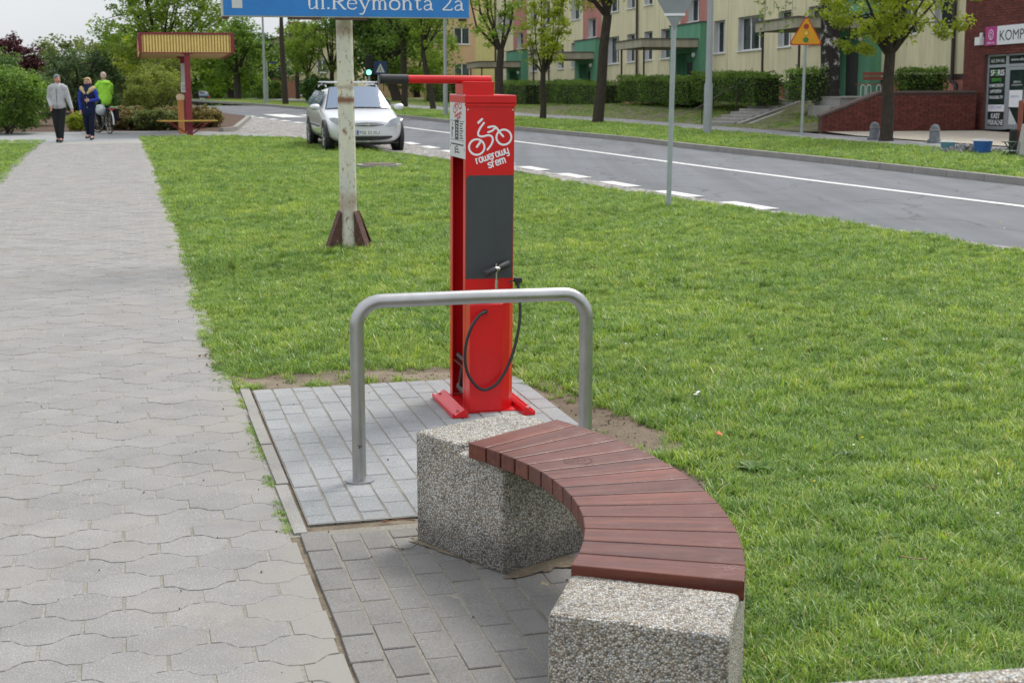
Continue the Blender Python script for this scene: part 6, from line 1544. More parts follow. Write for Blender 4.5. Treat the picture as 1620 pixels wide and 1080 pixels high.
b = MB(); b.add([(1.37, 0, -.03), (1.62, 0, -.03), (1.62, nst*run, nst*rise-.03), (1.37, nst*run, nst*rise-.03)], [(0, 1, 2, 3)]); b.build('ramp_gap', M['joint_sand'], stp)
b = MB(); b.tube([(-.15, -.3, .45), (-.15, 1.5, .45+.65*.4+.35), (-.15, 3.9, 1.62), (-.12, 4.15, 1.66), (-.1, 4.25, 1.55), (-.12, 4.1, 1.35), (-.15, 3.9, 1.38)], .018, 8)
for y, z0_, z1_ in ((.1, 0, .62), (2.0, .3, 1.08), (3.9, .5, 1.62)): b.tube([(-.15, y, z0_), (-.15, y, z1_)], .02, 6)
b.build('handrail', M['dark_metal'], stp)
MB().box((0, 0, 0), (2.1, 1.6, .5)).build  # landing below
t = thing('landing', 'grey concrete landing beside the green entrance above the brick wall', 'landing', (10.35, 42.9, .40), R(10))
MB().b2((-1.0, -.8, 0), (1.1, 1.2, .56)).build('slab', M['step'], t); MB().b2((-1.3, -.8, 0), (-1.001, .9, .33)).build('lower_step', M['step'], t)
MB().b2((-1.02, -.83, .562), (1.12, 1.22, .60)).build('coping', M['kerbstone'], t)
t = thing('terrace_bench', 'small red-slatted bench on white tubular legs on the terrace by the green door', 'bench', (10.62, 42.9, 1.0), R(8))
M['white_tube'] = nmat('white_tube', (.6, .62, .6), .5, .05, 5); M['redwood'] = nmat('red_brown_board', (.22, .06, .035), .6, .15, 5)
for k in range(2): MB().b2((-.42, -.10+k*.16, .34), (.55, .04+k*.16, .37)).build('seat_slat', M['redwood'], t)
for k in range(2): MB().b2((-.15, .28, .48+k*.13), (.62, .31, .58+k*.13)).build('back_slat', M['redwood'], t)
for x in (-.36, -.18, .12, .34, .5):
    MB().tube([(x, -.12, 0), (x, -.12, .28), (x+.03, -.12, .335), (x+.10, -.12, .335), (x+.13, -.12, .28), (x+.13, -.12, 0)], .012, 6).build('leg', M['white_tube'], t)
for k, (px, py, lab) in enumerate([(1383, 221, 'squat grey stone bollard just left of the maple trunk'), (1478, 226, 'squat grey stone bollard standing alone right of the maple trunk')]):
    p = spot(px, py, .08); t = thing('bollard', lab, 'bollard', (p.x, p.y, .07), 0, 'stone bollards at the edge of the plaza')
    MB().tube([(0, 0, 0), (0, 0, .07), (0, 0, .10), (0, 0, .3), (0, 0, .37), (0, 0, .42), (0, 0, .44)], [.17, .165, .125, .115, .105, .07, .02], 14).build('shaft', nmat('grey_stone', (.13, .14, .155), .85, .35, 9, bump=.5), t)
    MB().tube([(0, 0, .30), (0, 0, .325)], .122, 14).build('collar', M['step'], t)
def bucket(px, py, r0, r1, h, c, label, g=None):
    p = spot(px, py, .07); t = thing('bucket', label, 'bucket', (p.x, p.y, .075), 0, g)
    b = MB(); n = 20; P = []
    for rr, z in ((r0, 0), (r1, h), (r1+.012, h), (r1+.012, h-.02), (r1-.008, h-.004), (r0-.006, .01)):
        pass
    b.tube([(0, 0, 0), (0, 0, h)], [r0, r1], n, cap=False); b.tube([(0, 0, h), (0, 0, .01)], [r1-.008, r0-.005], n, cap=True)
    b.build('body', nmat('bucket_'+label[:5], c, .5, .12, 8), t)
    MB().tube([(r1*math.cos(a), r1*math.sin(a), h) for a in [2*math.pi*k/n for k in range(n+1)]], .010, 6, cap=False).build('rim', M['label_plate'], t)
    MB().tube([(r1*math.cos(a), .12+.02*math.sin(a), h-.02+.04*math.sin(a)) for a in [math.pi*k/8 for k in range(9)]], .004, 5).build('handle', M['chrome'], t)
bucket(1499, 240, .125, .155, .20, (.08, .22, .26), 'smaller faded teal bucket on the far kerb-side grass')
bucket(1554, 243, .155, .195, .26, (.02, .10, .34), 'larger bright blue bucket beside the pile of setts')
p = spot(1530, 241, .07); b = MB(); rr = random.Random(6)
for k in range(46):
    x, y = rr.gauss(0, .33), rr.gauss(0, .2); q = .05*rr.uniform(.7, 1.3)
    b.box((x, y, .03+max(0, .10-abs(x)*.16)*rr.random()), (q*1.6, q*1.5, q*1.3), M=Euler((rr.random()*3, rr.random()*3, rr.random()*3)).to_matrix().to_3x3())
o = b.build('setts', nmat('loose_setts', (.20, .20, .20), .85, .4, 14), None, kind='stuff'); o.location = (p.x, p.y, .07)
tag(o, 'heap of loose grey setts between the two buckets', 'stones')
p = spot(1597, 247, .07); t = thing('sawhorse', 'little folding frame of green painted wood at the far kerb', 'trestle', (p.x, p.y, .07), R(15))
M['green_wood'] = nmat('green_painted_wood', (.06, .10, .07), .7, .3, 9)
for y in (-.06, .06):
    MB().tube([(-.14, y, 0), (.10, y, .28)], .013, 5).build('leg', M['green_wood'], t); MB().tube([(.14, y, 0), (-.10, y, .28)], .013, 5).build('leg', M['green_wood'], t)
MB().b2((-.15, -.08, .27), (.15, .08, .285)).build('seat', M['green_wood'], t); MB().b2((-.12, -.07, .10), (.12, .07, .112)).build('shelf', M['label_plate'], t)
p = spot(1613, 247, .07); t = thing('waste_bin', 'pale concrete litter bin with a red post behind it at the right edge', 'litter bin', (p.x+.16, p.y, .07), R(-10))
b = MB(); V = [(-.20, -.17, 0), (.22, -.17, 0), (.22, .17, 0), (-.20, .17, 0), (-.12, -.15, .62), (.2, -.15, .62), (.2, .15, .62), (-.12, .15, .62)]
b.add(V, [(3, 2, 1, 0), (4, 5, 6, 7), (0, 1, 5, 4), (1, 2, 6, 5), (2, 3, 7, 6), (3, 0, 4, 7)]); b.build('shell', nmat('pale_concrete', (.40, .39, .36), .85, .12, 5), t)
MB().tube([(-.24, .32, 0), (-.24, .32, .50)], .085, 12).build('ash_tube', M['black'], t); MB().tube([(-.12, .4, 0), (-.12, .4, 1.08)], .05, 10).build('post', M['redwood'], t)
# ------------------------------------------------------------------ SILVER ESTATE CAR
M['silver'] = nmat('silver_car_paint', (.66, .67, .69), .30, .03, 2, metal=.30); NB(M['silver']).b.inputs['Coat Weight'].default_value = .6
M['lens'] = nmat('headlight_lens', (.24, .26, .28), .12, .25, 14, spec=.8); M['tyre'] = nmat('tyre', (.02, .02, .02), .8, .2, 20); M['rim'] = nmat('alloy_rim', (.30, .31, .32), .4, .1, 6, metal=.6)
M['number'] = newmat('number_plate', (.72, .73, .72), .5); M['plastic'] = nmat('black_plastic', (.02, .02, .021), .6, .2, 9)
def car(name, label, loc, rotz, body, S, detail=True, cat='car'):
    """x lateral, y lengthwise (0 = front bumper), heading -y"""
    t = thing(name, label, cat, loc, rotz)
    # stations: y, then half-section points (x, z)
    n = len(S[0][1]); V = []; F = []; MI = []
    for (y, P, bulge) in S:
        for (x, z) in P: V.append((x, y+bulge*(x/.88)**2, z))
        for (x, z) in reversed(P[:-1]): V.append((-x, y+bulge*(x/.88)**2, z))
    m = 2*n-1
    for i in range(len(S)-1):
        for j in range(m-1):
            F.append((i*m+j, (i+1)*m+j, (i+1)*m+j+1, i*m+j+1)); jj = min(j, m-2-j); MI.append((i, jj))
    me = bpy.data.meshes.new('body'); 
    F.append(tuple(range(m))); MI.append((-1, -1)); F.append(tuple(reversed(range((len(S)-1)*m, len(S)*m)))); MI.append((-1, -1))
    me.from_pydata(V, [], F)
    bmx = bmesh.new(); bmx.from_mesh(me); bmesh.ops.recalc_face_normals(bmx, faces=bmx.faces); bmx.to_mesh(me); bmx.free()
    me.materials.append(body); o = bpy.data.objects.new('body', me); COL.objects.link(o); o.parent = t
    me.polygons.foreach_set('use_smooth', [True]*len(me.polygons))
    md = o.modifiers.new('s', 'SUBSURF'); md.levels = 3; md.render_levels = 3
    return t, o
def wheel(t, x, y, r=.315, w_=.20):
    sg = 1 if x > 0 else -1
    ty = MB(); ty.tube([(x-w_/2, y, r), (x-w_/2+.02, y, r), (x+w_/2-.02, y, r), (x+w_/2, y, r)], [r-.03, r, r, r-.03], 28).build
    o = ty.build('wheel', M['tyre'], t)
    b = MB(); b.tube([(x+sg*(w_/2-.005), y, r), (x+sg*(w_/2+.004), y, r)], [.20, .195], 24, mi=0)
    b.build('hub_disc', M['plastic'], o)
    b = MB()
    for k in range(7):
        a = 2*math.pi*k/7; b.tube([(x+sg*(w_/2+.006), y+.04*math.cos(a), r+.04*math.sin(a)), (x+sg*(w_/2+.008), y+.20*math.cos(a), r+.20*math.sin(a))], [.02, .026], 6)
    b.tube([(x+sg*(w_/2), y+.2*math.cos(a), r+.2*math.sin(a)) for a in [2*math.pi*k/24 for k in range(25)]], .014, 6, cap=False); b.ell((x+sg*(w_/2+.004), y, r), (.02, .05, .05))
    b.build('rim', M['rim'], o)
    return o
S = [
 (0.02, [(0, .22), (.45, .22), (.50, .36), (.50, .52), (.46, .60), (.30, .655), (0, .665)], .05),
 (0.10, [(0, .17), (.62, .18), (.69, .36), (.69, .54), (.64, .67), (.40, .735), (0, .75)], .12),
 (0.32, [(0, .16), (.74, .19), (.83, .38), (.84, .58), (.77, .71), (.48, .775), (0, .79)], .08),
 (0.80, [(0, .16), (.78, .22), (.875, .42), (.88, .65), (.80, .82), (.52, .875), (0, .90)], .03),
 (1.12, [(0, .16), (.78, .22), (.875, .42), (.885, .70), (.83, .90), (.62, .935), (0, .96)], .10),
 (1.22, [(0, .16), (.78, .20), (.875, .42), (.885, .72), (.83, .93), (.72, .955), (0, .99)], .14),
 (1.95, [(0, .16), (.78, .19), (.875, .42), (.885, .76), (.835, 1.00), (.60, 1.435), (0, 1.50)], .10),
 (2.15, [(0, .16), (.78, .19), (.875, .42), (.885, .76), (.835, 1.005), (.60, 1.475), (0, 1.54)], .05),
 (3.10, [(0, .16), (.78, .19), (.875, .42), (.885, .78), (.835, 1.02), (.60, 1.475), (0, 1.545)], 0),
 (4.05, [(0, .18), (.76, .22), (.86, .42), (.87, .78), (.82, 1.02), (.58, 1.43), (0, 1.50)], 0),
 (4.30, [(0, .20), (.74, .24), (.84, .44), (.84, .78), (.78, 1.0), (.54, 1.36), (0, 1.42)], 0),
 (4.42, [(0, .26), (.66, .28), (.74, .44), (.74, .76), (.68, .96), (.48, 1.26), (0, 1.32)], 0),
]
ft = spot(586, 237.5)
carT, body = car('parked_car', 'silver estate car with roof bars parked in the cobbled lay-by facing the camera', (ft.x-.01, ft.y-.35, -.026), R(15), M['silver'], S)
# windscreen and side glass as curved panels lying just proud of the body shell
def panel(P, m, name, off=.0, rows=1, par=None):
    b = MB(); b.add(P, [tuple(range(len(P)))]); return b.build(name, m, par or carT)
def gridpanel(f, nu, nv, m, name, par=None, sm=True):
    b = MB(); b.add([f(i/nu, j/nv) for j in range(nv+1) for i in range(nu+1)], [(j*(nu+1)+i, j*(nu+1)+i+1, (j+1)*(nu+1)+i+1, (j+1)*(nu+1)+i) for j in range(nv) for i in range(nu)], 0, sm)
    return b.build(name, m, par or carT)
def wsf(u, v):                               # windscreen
    xx = (u*2-1); hw = .740+(.560-.740)*v; x = xx*hw; y = 1.22+.73*v+.14*(x/.8)**2-.03; z = .975+.515*v-.04*(xx**2)*(1-.4*v); return (x, y-.045, z+.030)
gridpanel(wsf, 12, 6, M['car_glass'], 'windscreen')
def wsk(u, v):
    p = wsf(-.02+u*1.04, -.02+v*1.04); return (p[0], p[1]+.006, p[2]-.006)
gridpanel(wsk, 12, 6, M['plastic'], 'windscreen_seal')
for sx in (-1, 1):
    for (ya, yb, yta, ytb) in ((1.62, 2.32, 2.10, 2.36), (2.38, 3.12, 2.42, 3.08), (3.20, 4.12, 3.16, 3.86)):
        def sf(u, v, ya=ya, yb=yb, yta=yta, ytb=ytb): 
            y = (ya+(yb-ya)*u)*(1-v)+(yta+(ytb-yta)*u)*v; return (sx*(.842-.195*v+.006), y, 1.03+.36*v)
        gridpanel(sf, 4, 4, M['car_glass'], 'side_window')
    MB().tube([(sx*.893, 1.45, .52), (sx*.893, 3.4, .54)], .012, 6).build('door_strip', M['plastic'], carT)
    MB().ell((sx*.97, 1.46, 1.00), (.12, .07, .08), 14, 9).build('mirror', M['silver'], carT)
    MB().tube([(sx*.60, 2.25, 1.50), (sx*.60, 2.45, 1.56), (sx*.58, 3.6, 1.555), (sx*.57, 3.85, 1.49)], .018, 8).build('roof_rail', M['silver'], carT)
    # headlight: almond shaped lens wrapped over the wing
    def hf(u, v): 
        x = .42+.40*u; wv = math.sin(math.pi*min(1, max(0, u*.92+.06)))**.55; zc = .60+.13*u; y = .075+.12*(x/.88)**2+.24*(max(0, u-.45))**1.6; return (sx*x, y-.028-.02*math.sin(math.pi*u)+ (v-.5)*.09, zc+(v-.5)*.17*wv)
    hd_ = gridpanel(hf, 12, 5, M['lens'], 'headlight')
    MB().ell((sx*.66, .165, .67), (.055, .05, .055), 12, 8).build('reflector', M['chrome'], hd_)
    for (yy) in (.78, 3.50):
        b = MB(); b.tube([(sx*.80, yy, .315), (sx*.886, yy, .315)], .375, 28, mi=0, smooth=False); b.build('wheel_arch', M['plastic'], carT)
        wheel(carT, sx*.775, yy)
for y in (2.45, 3.30):
    MB().tube([(-.64, y, 1.615), (.64, y, 1.615)], .022, 8).build('roof_bar', nmat('pale_bar', (.5, .52, .53), .4, .05, 5), carT)
    for sx in (-1, 1): MB().b2((sx*.62-.04, y-.05, 1.55), (sx*.62+.04, y+.05, 1.60)).build('bar_foot', M['plastic'], carT)
def front(x, z, off=.012):                   # approximate nose surface
    return .035+.10*(x/.8)**2+max(0, z-.55)*.45+max(0, .36-z)*.1-off
def slot(pts, m, name, off):
    b = MB(); b.add([(x, front(x, z, off), z) for x, z in pts], [tuple(range(len(pts)))]); return b.build(name, m, carT)
N = 14
def lens_shape(w_, z0, h, zt=0):
    top = [(w_*math.cos(a), z0+h*math.sin(a)+zt) for a in [math.pi*k/N for k in range(N+1)]]; bot = [(w_*math.cos(a), z0-h*.55*math.sin(a)) for a in [math.pi-math.pi*k/N for k in range(1, N)]]; return top+bot
def gridslot(w_, zf0, zf1, m, name, off):
    def f(u, v):
        x = (u*2-1)*w_; z = zf0(x)*(1-v)+zf1(x)*v; return (x, front(x, z, off), z)
    return gridpanel(f, 16, 2, m, name)
gridslot(.37, lambda x: .592-.03*(1-(x/.37)**2), lambda x: .60+.045*(1-(x/.37)**2)**.5, M['plastic'], 'grille', .035)
gridslot(.36, lambda x: .600, lambda x: .614, M['silver'], 'grille_bar', .041)
gridslot(.55, lambda x: .315-.065*(1-(x/.55)**2)**.5, lambda x: .345, M['plastic'], 'lower_grille', .030)
gridslot(.70, lambda x: .185, lambda x: .215, M['plastic'], 'bumper_lip', .022)
b = MB(); Me = Matrix(((1, 0, 0, 0), (0, 0, -1, front(0, .61)-.04), (0, 1, 0, .61), (0, 0, 0, 1)))
for P in ([(-.035, -.03), (-.03, .0), (-.04, .03), (-.015, .045)], [(-.015, .045), (.01, .03), (.0, -.005), (.012, -.035)], [(.01, .03), (.04, .035), (.035, .005)], [(0, 0), (.035, -.03)]): b.ribbon(P, .016, Me, .0003*len(b.f))
b.build('emblem', M['chrome'], carT)
np_ = MB(); np_.b2((-.26, -.045, .375), (.26, -.03, .485)); npo = np_.build('number_plate', M['number'], carT)
b = MB(); b.b2((-.257, -.047, .38), (-.215, -.0455, .48)); b.build('blue_strip', newmat('eu_blue', (.02, .08, .40), .5), npo)
text_mesh('PSE 01XU', .105, M['black_print'], npo, Matrix.Translation((-.20, -.0475, .392)) @ Mfr, 'lettering', fitw=.44)
MB().tube([(-.25, 1.16, .985), (.1, 1.17, 1.0), (.42, 1.22, 1.0)], .008, 5).build('wiper', M['plastic'], carT)
MB().b2((-.6, .5, .14), (.6, 4.0, .2)).build('underbody', M['plastic'], carT)
for o_ in carT.children_recursive:              # lower roofline
    if o_.name.startswith(('wheel', 'rim', 'hub')) or o_.parent.name.startswith('wheel') or o_.name.startswith('lettering'): continue
    for v_ in o_.data.vertices:
        if v_.co.z > .60 and not o_.data.get('done'): v_.co.z = .60+(v_.co.z-.60)*.885
    o_.data['done'] = 1
# ---- distant cars
SD = [(y*.98, [(x, z*1.06) for x, z in P], b_) for y, P, b_ in S]
def simple_car(label, loc, rz, m, rear=True):
    t, o = car('parked_car', label, loc, rz, m, SD)
    for sx in (-1, 1):
        for yy in (.78, 3.45): wheel(t, sx*.82, yy, .33, .2)
        def sf(u, v): return (sx*(.85-.195*v), 1.75+2.2*u+(.45-.6*u)*v, 1.10+.36*v)
        gridpanel(sf, 4, 3, M['car_glass'], 'side_window', t)
        if rear: MB().b2((sx*.70-.09, 4.22, .85), (sx*.70+.09, 4.34, 1.08)).build('tail_light', M['sign_red'], t)
    if rear:
        gridpanel(lambda u, v: ((u*2-1)*(.62-.12*v), 4.375-.10*v, 1.08+.30*v), 6, 3, M['car_glass'], 'rear_window', t)
        MB().b2((-.26, 4.30, .70), (.26, 4.35, .82)).build('number_plate', M['number'], t)
    return t
M['dark_paint'] = nmat('dark_car_paint', (.03, .035, .04), .3, .1, 2, spec=.6); M['white_paint'] = nmat('white_car_paint', (.6, .62, .63), .35, .05, 2)
simple_car('dark estate car far off at the bend of the road, seen from behind', (-34.2, 160, gz(160)), R(192), M['dark_paint'])
c_ = simple_car('white car mostly hidden behind the street trees by the pale house', (-28.6, 176, gz(176)), R(-75), M['white_paint'], False)

# ------------------------------------------------------------------ PEOPLE
def capsules(name, caps, m, parent, vox, label=None, smooth_it=6):
    """continuous surface grown from tapered limbs and ellipsoids"""
    b = MB()
    for c in caps:
        if c[0] == 'e': b.ell(c[1], c[2], 16, 12, M=c[3] if len(c) > 3 else None)
        else:
            _, P, rr = c; P = [Vector(p) for p in P]
            b.tube(P, rr, 14)
            for p, r_ in zip(P, rr): b.ell(p, (r_, r_, r_), 12, 8)
    o = b.build(name, m, parent, label=label)
    r_ = o.modifiers.new('r', 'REMESH'); r_.mode = 'VOXEL'; r_.voxel_size = vox; r_.use_smooth_shade = True
    if smooth_it:
        s_ = o.modifiers.new('s', 'SMOOTH'); s_.iterations = smooth_it; s_.factor = .5
    return o
M['skin'] = nmat('skin', (.50, .27, .20), .55, .08, 20); M['skin_red'] = nmat('ruddy_skin', (.50, .23, .17), .55, .1, 20)
def hand(w_, d, thumb, r=.0085):
    """palm, four curled fingers and a thumb; w wrist point, d direction along the hand"""
    d = Vector(d).normalized(); w_ = Vector(w_); th = Vector(thumb).normalized(); s_ = d.cross(th).normalized()
    out = [('c', [w_, w_+d*.05, w_+d*.085], [.024, .030, .026])]
    out.append(('c', [w_+d*.03+s_*0, w_+d*.08+th*.012], [.026, .022]))
    for k, L in enumerate((.066, .074, .068, .052)):
        o_ = th*((1.5-k)*.019); a = w_+d*.085+o_
        out.append(('c', [a-d*.02, a+d*L*.5+s_*.006, a+d*L*.85+s_*.028, a+d*L*.9+s_*.045], [r*1.05, r, r*.9, r*.75]))
    out.append(('c', [w_+d*.03+th*.022, w_+d*.06+th*.048, w_+d*.09+th*.052+s_*.012], [r*1.5, r*1.2, r]))
    return out
def person(name, label, loc, rotz, H, hip, sh, arms, legs, skin, face_dir=0.0, hair=None, hat=None, jacket=None, trousers=None, shoes=None, vox=.012, lean=(0, 0, 0), headz=None, extra=None, torso=1.0, bulky=1.0, mats=()):
    """facing -y. arms: (shoulder, elbow, wrist) right and left; legs: (hip, knee, ankle, toe)"""
    t = thing(name, label, 'person', loc, rotz)
    hz = headz if headz else H-.115; L = Vector(lean); hc = Vector((0, 0, hz))+L
    Mh = Matrix.Rotation(face_dir, 3, 'Z')
    body = [('e', hc, (.072, .088, .108), Mh), ('e', hc+Mh @ Vector((0, -.025, -.055)), (.052, .058, .055), Mh), ('c', [hc+Vector((0, .02, -.07)), hc+Vector((0, .03, -.17))], [.048, .052]),
            ('c', [hc+Mh @ Vector((0, -.08, .02)), hc+Mh @ Vector((0, -.105, -.022))], [.010, .016])]
    for sx in (-1, 1): body.append(('e', hc+Mh @ Vector((sx*.074, .01, -.01)), (.012, .022, .032), Mh)); body.append(('e', hc+Mh @ Vector((sx*.04, -.068, -.025)), (.022, .018, .022)))
    body += [('c', [hc+Vector((0, .03, -.19)), Vector((0, 0, hip+.05))+L*.75], [.085, .11])]
    for (s_, e, w_, hd) in arms:
        body.append(('c', [s_, e, w_], [.045, .037, .024])); body += hand(w_, Vector(hd[0]), hd[1])
    for (h_, k_, a_, to) in legs: body.append(('c', [h_, k_, a_], [.075, .052, .038])); body.append(('c', [a_, to], [.038, .032]))
    capsules('body', body, skin, t, .0075, smooth_it=3)
    # eyes, brows, mouth
    fb = [o for o in t.children][0]
    for sx in (-1, 1):
        MB().ell(hc+Mh @ Vector((sx*.030, -.080, .008)), (.010, .006, .006), 8, 6, M=Mh).build('eye', M['black'], fb)
        MB().ell(hc+Mh @ Vector((sx*.031, -.081, .026)), (.016, .006, .004), 8, 6, M=Mh).build('eyebrow', M['bark'], fb)
    MB().ell(hc+Mh @ Vector((0, -.083, -.060)), (.022, .007, .006), 10, 6, M=Mh).build('mouth', newmat('lips', (.35, .10, .09), .5), fb)
    return t, hc, Mh, L
def cloth(t, name, caps, m, vox=.011, label=None, sm=5): return capsules(name, caps, m, t, vox, label, sm)
fab = lambda nm, c, v=.12: nmat(nm, c, .9, v, 12, spec=.15, bump=.25, bscale=60)
# woman in the pale grey jacket
p = spot(96, 225)
H = 1.70
A = [((-.185, 0, 1.37), (-.235, .03, 1.10), (-.155, -.16, .93), ((.15, -.25, -.9), (.6, -.7, 0))), ((.185, 0, 1.37), (.25, .02, 1.10), (.335, -.03, .86), ((.22, 0, -1), (-.4, -.9, 0)))]
Lg = [((-.095, 0, .86), (-.075, -.02, .48), (-.05, .06, .09), (-.06, -.10, .035)), ((.085, 0, .86), (.06, -.04, .47), (.045, -.10, .08), (.06, -.26, .04))]
t, hc, Mh, L = person('person', 'person in a pale grey jacket, dark trousers and grey knitted hat walking on the footpath', (p.x, p.y, 0), R(4), H, .86, 1.37, A, Lg, M['skin_red'], R(38))
cloth(t, 'jacket', [('c', [(-.12, .0, 1.40), (.12, 0, 1.40)], [.085, .085]), ('c', [(0, .01, 1.36), (0, .0, 1.18), (0, .0, 1.0), (0, .0, .97)], [.15, .155, .165, .17]), ('e', (0, 0, .88), (.185, .14, .06)), ('e', (0, 0, 1.2), (.19, .135, .22)), ('e', (0, 0, .94), (.195, .14, .15)), ('c', [(0, .015, 1.42), (0, .015, 1.465)], [.088, .080]),
  ('c', [A[0][0], A[0][1], A[0][2]], [.075, .065, .045]), ('c', [A[1][0], A[1][1], A[1][2]], [.075, .065, .045])], fab('pale_grey_jacket', (.42, .42, .44), .1))
cloth(t, 'trousers', [('e', (0, 0, .87), (.165, .125, .13)), ('c', [Lg[0][0], Lg[0][1], (-.05, .05, .10)], [.105, .082, .062]), ('c', [Lg[1][0], Lg[1][1], (.045, -.09, .11)], [.105, .082, .062])], fab('black_trousers', (.02, .021, .024)))
for k, q in enumerate(Lg): cloth(t, 'shoe', [('c', [(q[2][0], q[2][1]+.02, .05), (q[3][0], q[3][1], .038)], [.048, .040])], M['plastic'], .01)
cloth(t, 'hat', [('e', hc+Mh @ Vector((0, .022, .062)), (.086, .096, .078)), ('e', hc+Mh @ Vector((0, .045, .02)), (.080, .075, .06))], fab('grey_knit', (.17, .18, .20), .3), .008)
cloth(t, 'hair', [('e', hc+Mh @ Vector((0, .05, -.03)), (.076, .06, .08))], nmat('dark_hair', (.05, .03, .03), .7), .009)
MB().tube([(0, -.162, .84), (0, -.16, 1.15), (0, -.165, 1.36)], .006, 5).build('zip', M['plastic'], t)
# woman in the navy gilet
p = spot(143, 221)
A = [((-.185, 0, 1.30), (-.235, .03, 1.04), (-.20, -.06, .80), ((.05, -.2, -1), (.7, -.7, 0))), ((.185, 0, 1.30), (.265, -.03, 1.06), (.13, -.20, 1.03), ((-1, -.25, .0), (0, -.2, 1)))]
Lg = [((-.09, 0, .80), (-.085, .0, .44), (-.08, .10, .13), (-.09, -.03, .06)), ((.085, 0, .80), (.085, -.06, .44), (.09, -.08, .08), (.11, -.25, .035))]
t, hc, Mh, L = person('person', 'person in a navy quilted gilet with cream shoulders over blue sleeves, walking', (p.x, p.y, 0), R(-4), 1.62, .80, 1.30, A, Lg, M['skin'], R(-4))
cloth(t, 'gilet', [('c', [(-.115, .0, 1.34), (.115, 0, 1.34)], [.08, .08]), ('c', [(0, .01, 1.30), (0, 0, .98), (0, 0, .76)], [.15, .165, .175]), ('e', (0, 0, 1.12), (.205, .15, .2)), ('e', (0, 0, .90), (.20, .155, .2)), ('c', [(0, .02, 1.36), (0, .01, 1.43)], [.095, .10])], fab('navy_gilet', (.012, .018, .055), .2))
cloth(t, 'cream_yoke', [('c', [(-.155, -.01, 1.345), (-.09, -.075, 1.30), (-.04, -.135, 1.22)], [.068, .062, .03]), ('c', [(.155, -.01, 1.345), (.09, -.075, 1.30), (.04, -.135, 1.22)], [.068, .062, .03])], fab('cream_yoke', (.50, .38, .20)), .010)
cloth(t, 'collar', [('c', [(-.055, -.06, 1.39), (-.02, -.12, 1.31)], [.032, .026]), ('c', [(.055, -.06, 1.39), (.02, -.12, 1.31)], [.032, .026])], fab('dark_collar', (.03, .035, .06)), .009)
for a_ in A: cloth(t, 'sleeve', [('c', [a_[0], a_[1], a_[2]], [.062, .056, .040])], fab('blue_sleeve', (.03, .05, .30)), .010)
cloth(t, 'trousers', [('e', (0, 0, .82), (.16, .13, .12)), ('c', [Lg[0][0], Lg[0][1], (-.08, .09, .15)], [.10, .075, .055]), ('c', [Lg[1][0], Lg[1][1], (.09, -.07, .12)], [.10, .075, .055])], fab('navy_trousers', (.012, .015, .035)))
for k, q in enumerate(Lg): cloth(t, 'shoe', [('c', [(q[2][0], q[2][1]+.02, q[3][2]+.015), (q[3][0], q[3][1], q[3][2])], [.044, .036])], M['plastic'], .01)
hm = nmat('blonde_hair', (.42, .28, .15), .7, .25, 25)
cloth(t, 'hair', [('e', hc+Vector((0, .03, .05)), (.092, .092, .085)), ('e', hc+Vector((-.065, .02, .0)), (.04, .055, .07)), ('e', hc+Vector((.065, .02, .0)), (.04, .055, .07)), ('e', hc+Vector((0, .05, -.02)), (.08, .06, .09)), ('e', hc+Vector((-.03, -.05, .085)), (.05, .035, .03)), ('e', hc+Vector((.035, -.045, .09)), (.045, .035, .03))], hm, .008)
for k in range(3): MB().ell((.02, -.17, .85+k*.13), (.012, .006, .012), 8, 6).build('button', M['chrome'], t)
g_ = MB()
for sx in (-1, 1): g_.tube([hc+Vector((sx*.032+.02*math.cos(a), -.093, .006+.014*math.sin(a))) for a in [2*math.pi*k/12 for k in range(13)]], .0025, 5, cap=False)
g_.build('glasses', M['dark_metal'], t)
# cyclist seen from behind, and the bicycle
p = spot(174, 211.5)
BR = R(34)                                  # heading away and to the left
bike = thing('bicycle', 'dark city bicycle with pannier and silver bag, ridden away by the cyclist in bright green', 'bicycle', (p.x, p.y, 0), BR)
# local: +y is forward, rear wheel at origin
def cyc_wheel(y, ang=0.0):
    Mw = Matrix.Rotation(ang, 3, 'Z'); r = .33
    b = MB(); b.tube([Vector((0, y, r))+Mw @ Vector((0, r*math.cos(a), r*math.sin(a))) for a in [2*math.pi*k/32 for k in range(33)]], .018, 8, cap=False); o = b.build('wheel', M['tyre'], bike)
    b = MB()
    for k in range(14):
        a = 2*math.pi*k/14; b.tube([Vector((0, y, r)), Vector((0, y, r))+Mw @ Vector((0, (r-.02)*math.cos(a), (r-.02)*math.sin(a)))], .0028, 4)
    b.tube([Vector((0, y, r))+Mw @ Vector((0, (r-.025)*math.cos(a), (r-.025)*math.sin(a))) for a in [2*math.pi*k/32 for k in range(33)]], .007, 6, cap=False); b.build('spokes', M['chrome'], o)
cyc_wheel(0); cyc_wheel(1.06, R(18))
fm = nmat('dark_frame_paint', (.03, .035, .05), .4)
b = MB(); b.tube([(0, 0, .33), (0, .42, .30), (0, .86, .82), (0, .92, .95)], .018, 8); b.tube([(0, .42, .30), (0, .28, .80), (0, .25, .92)], .018, 8); b.tube([(0, .34, .55), (0, .86, .78)], .018, 8); b.tube([(0, 0, .33), (0, .30, .72)], .012, 8); b.build('frame', fm, bike)
b = MB(); b.tube([(.04, .88, .84), (.045, 1.06, .33)], .012, 6); b.tube([(-.04, .88, .84), (-.045, 1.06, .33)], .012, 6); b.build('fork', fm, bike)
b = MB(); b.tube([(0, .92, .93), (0, .95, 1.05)], .015, 8); b.tube([(-.28, .78, 1.06), (-.22, .92, 1.08), (0, .97, 1.05), (.22, .92, 1.08), (.28, .78, 1.06)], .012, 8); b.build('handlebar', M['chrome'], bike)
MB().ell((0, .23, .95), (.11, .14, .045)).build('saddle', M['plastic'], bike)
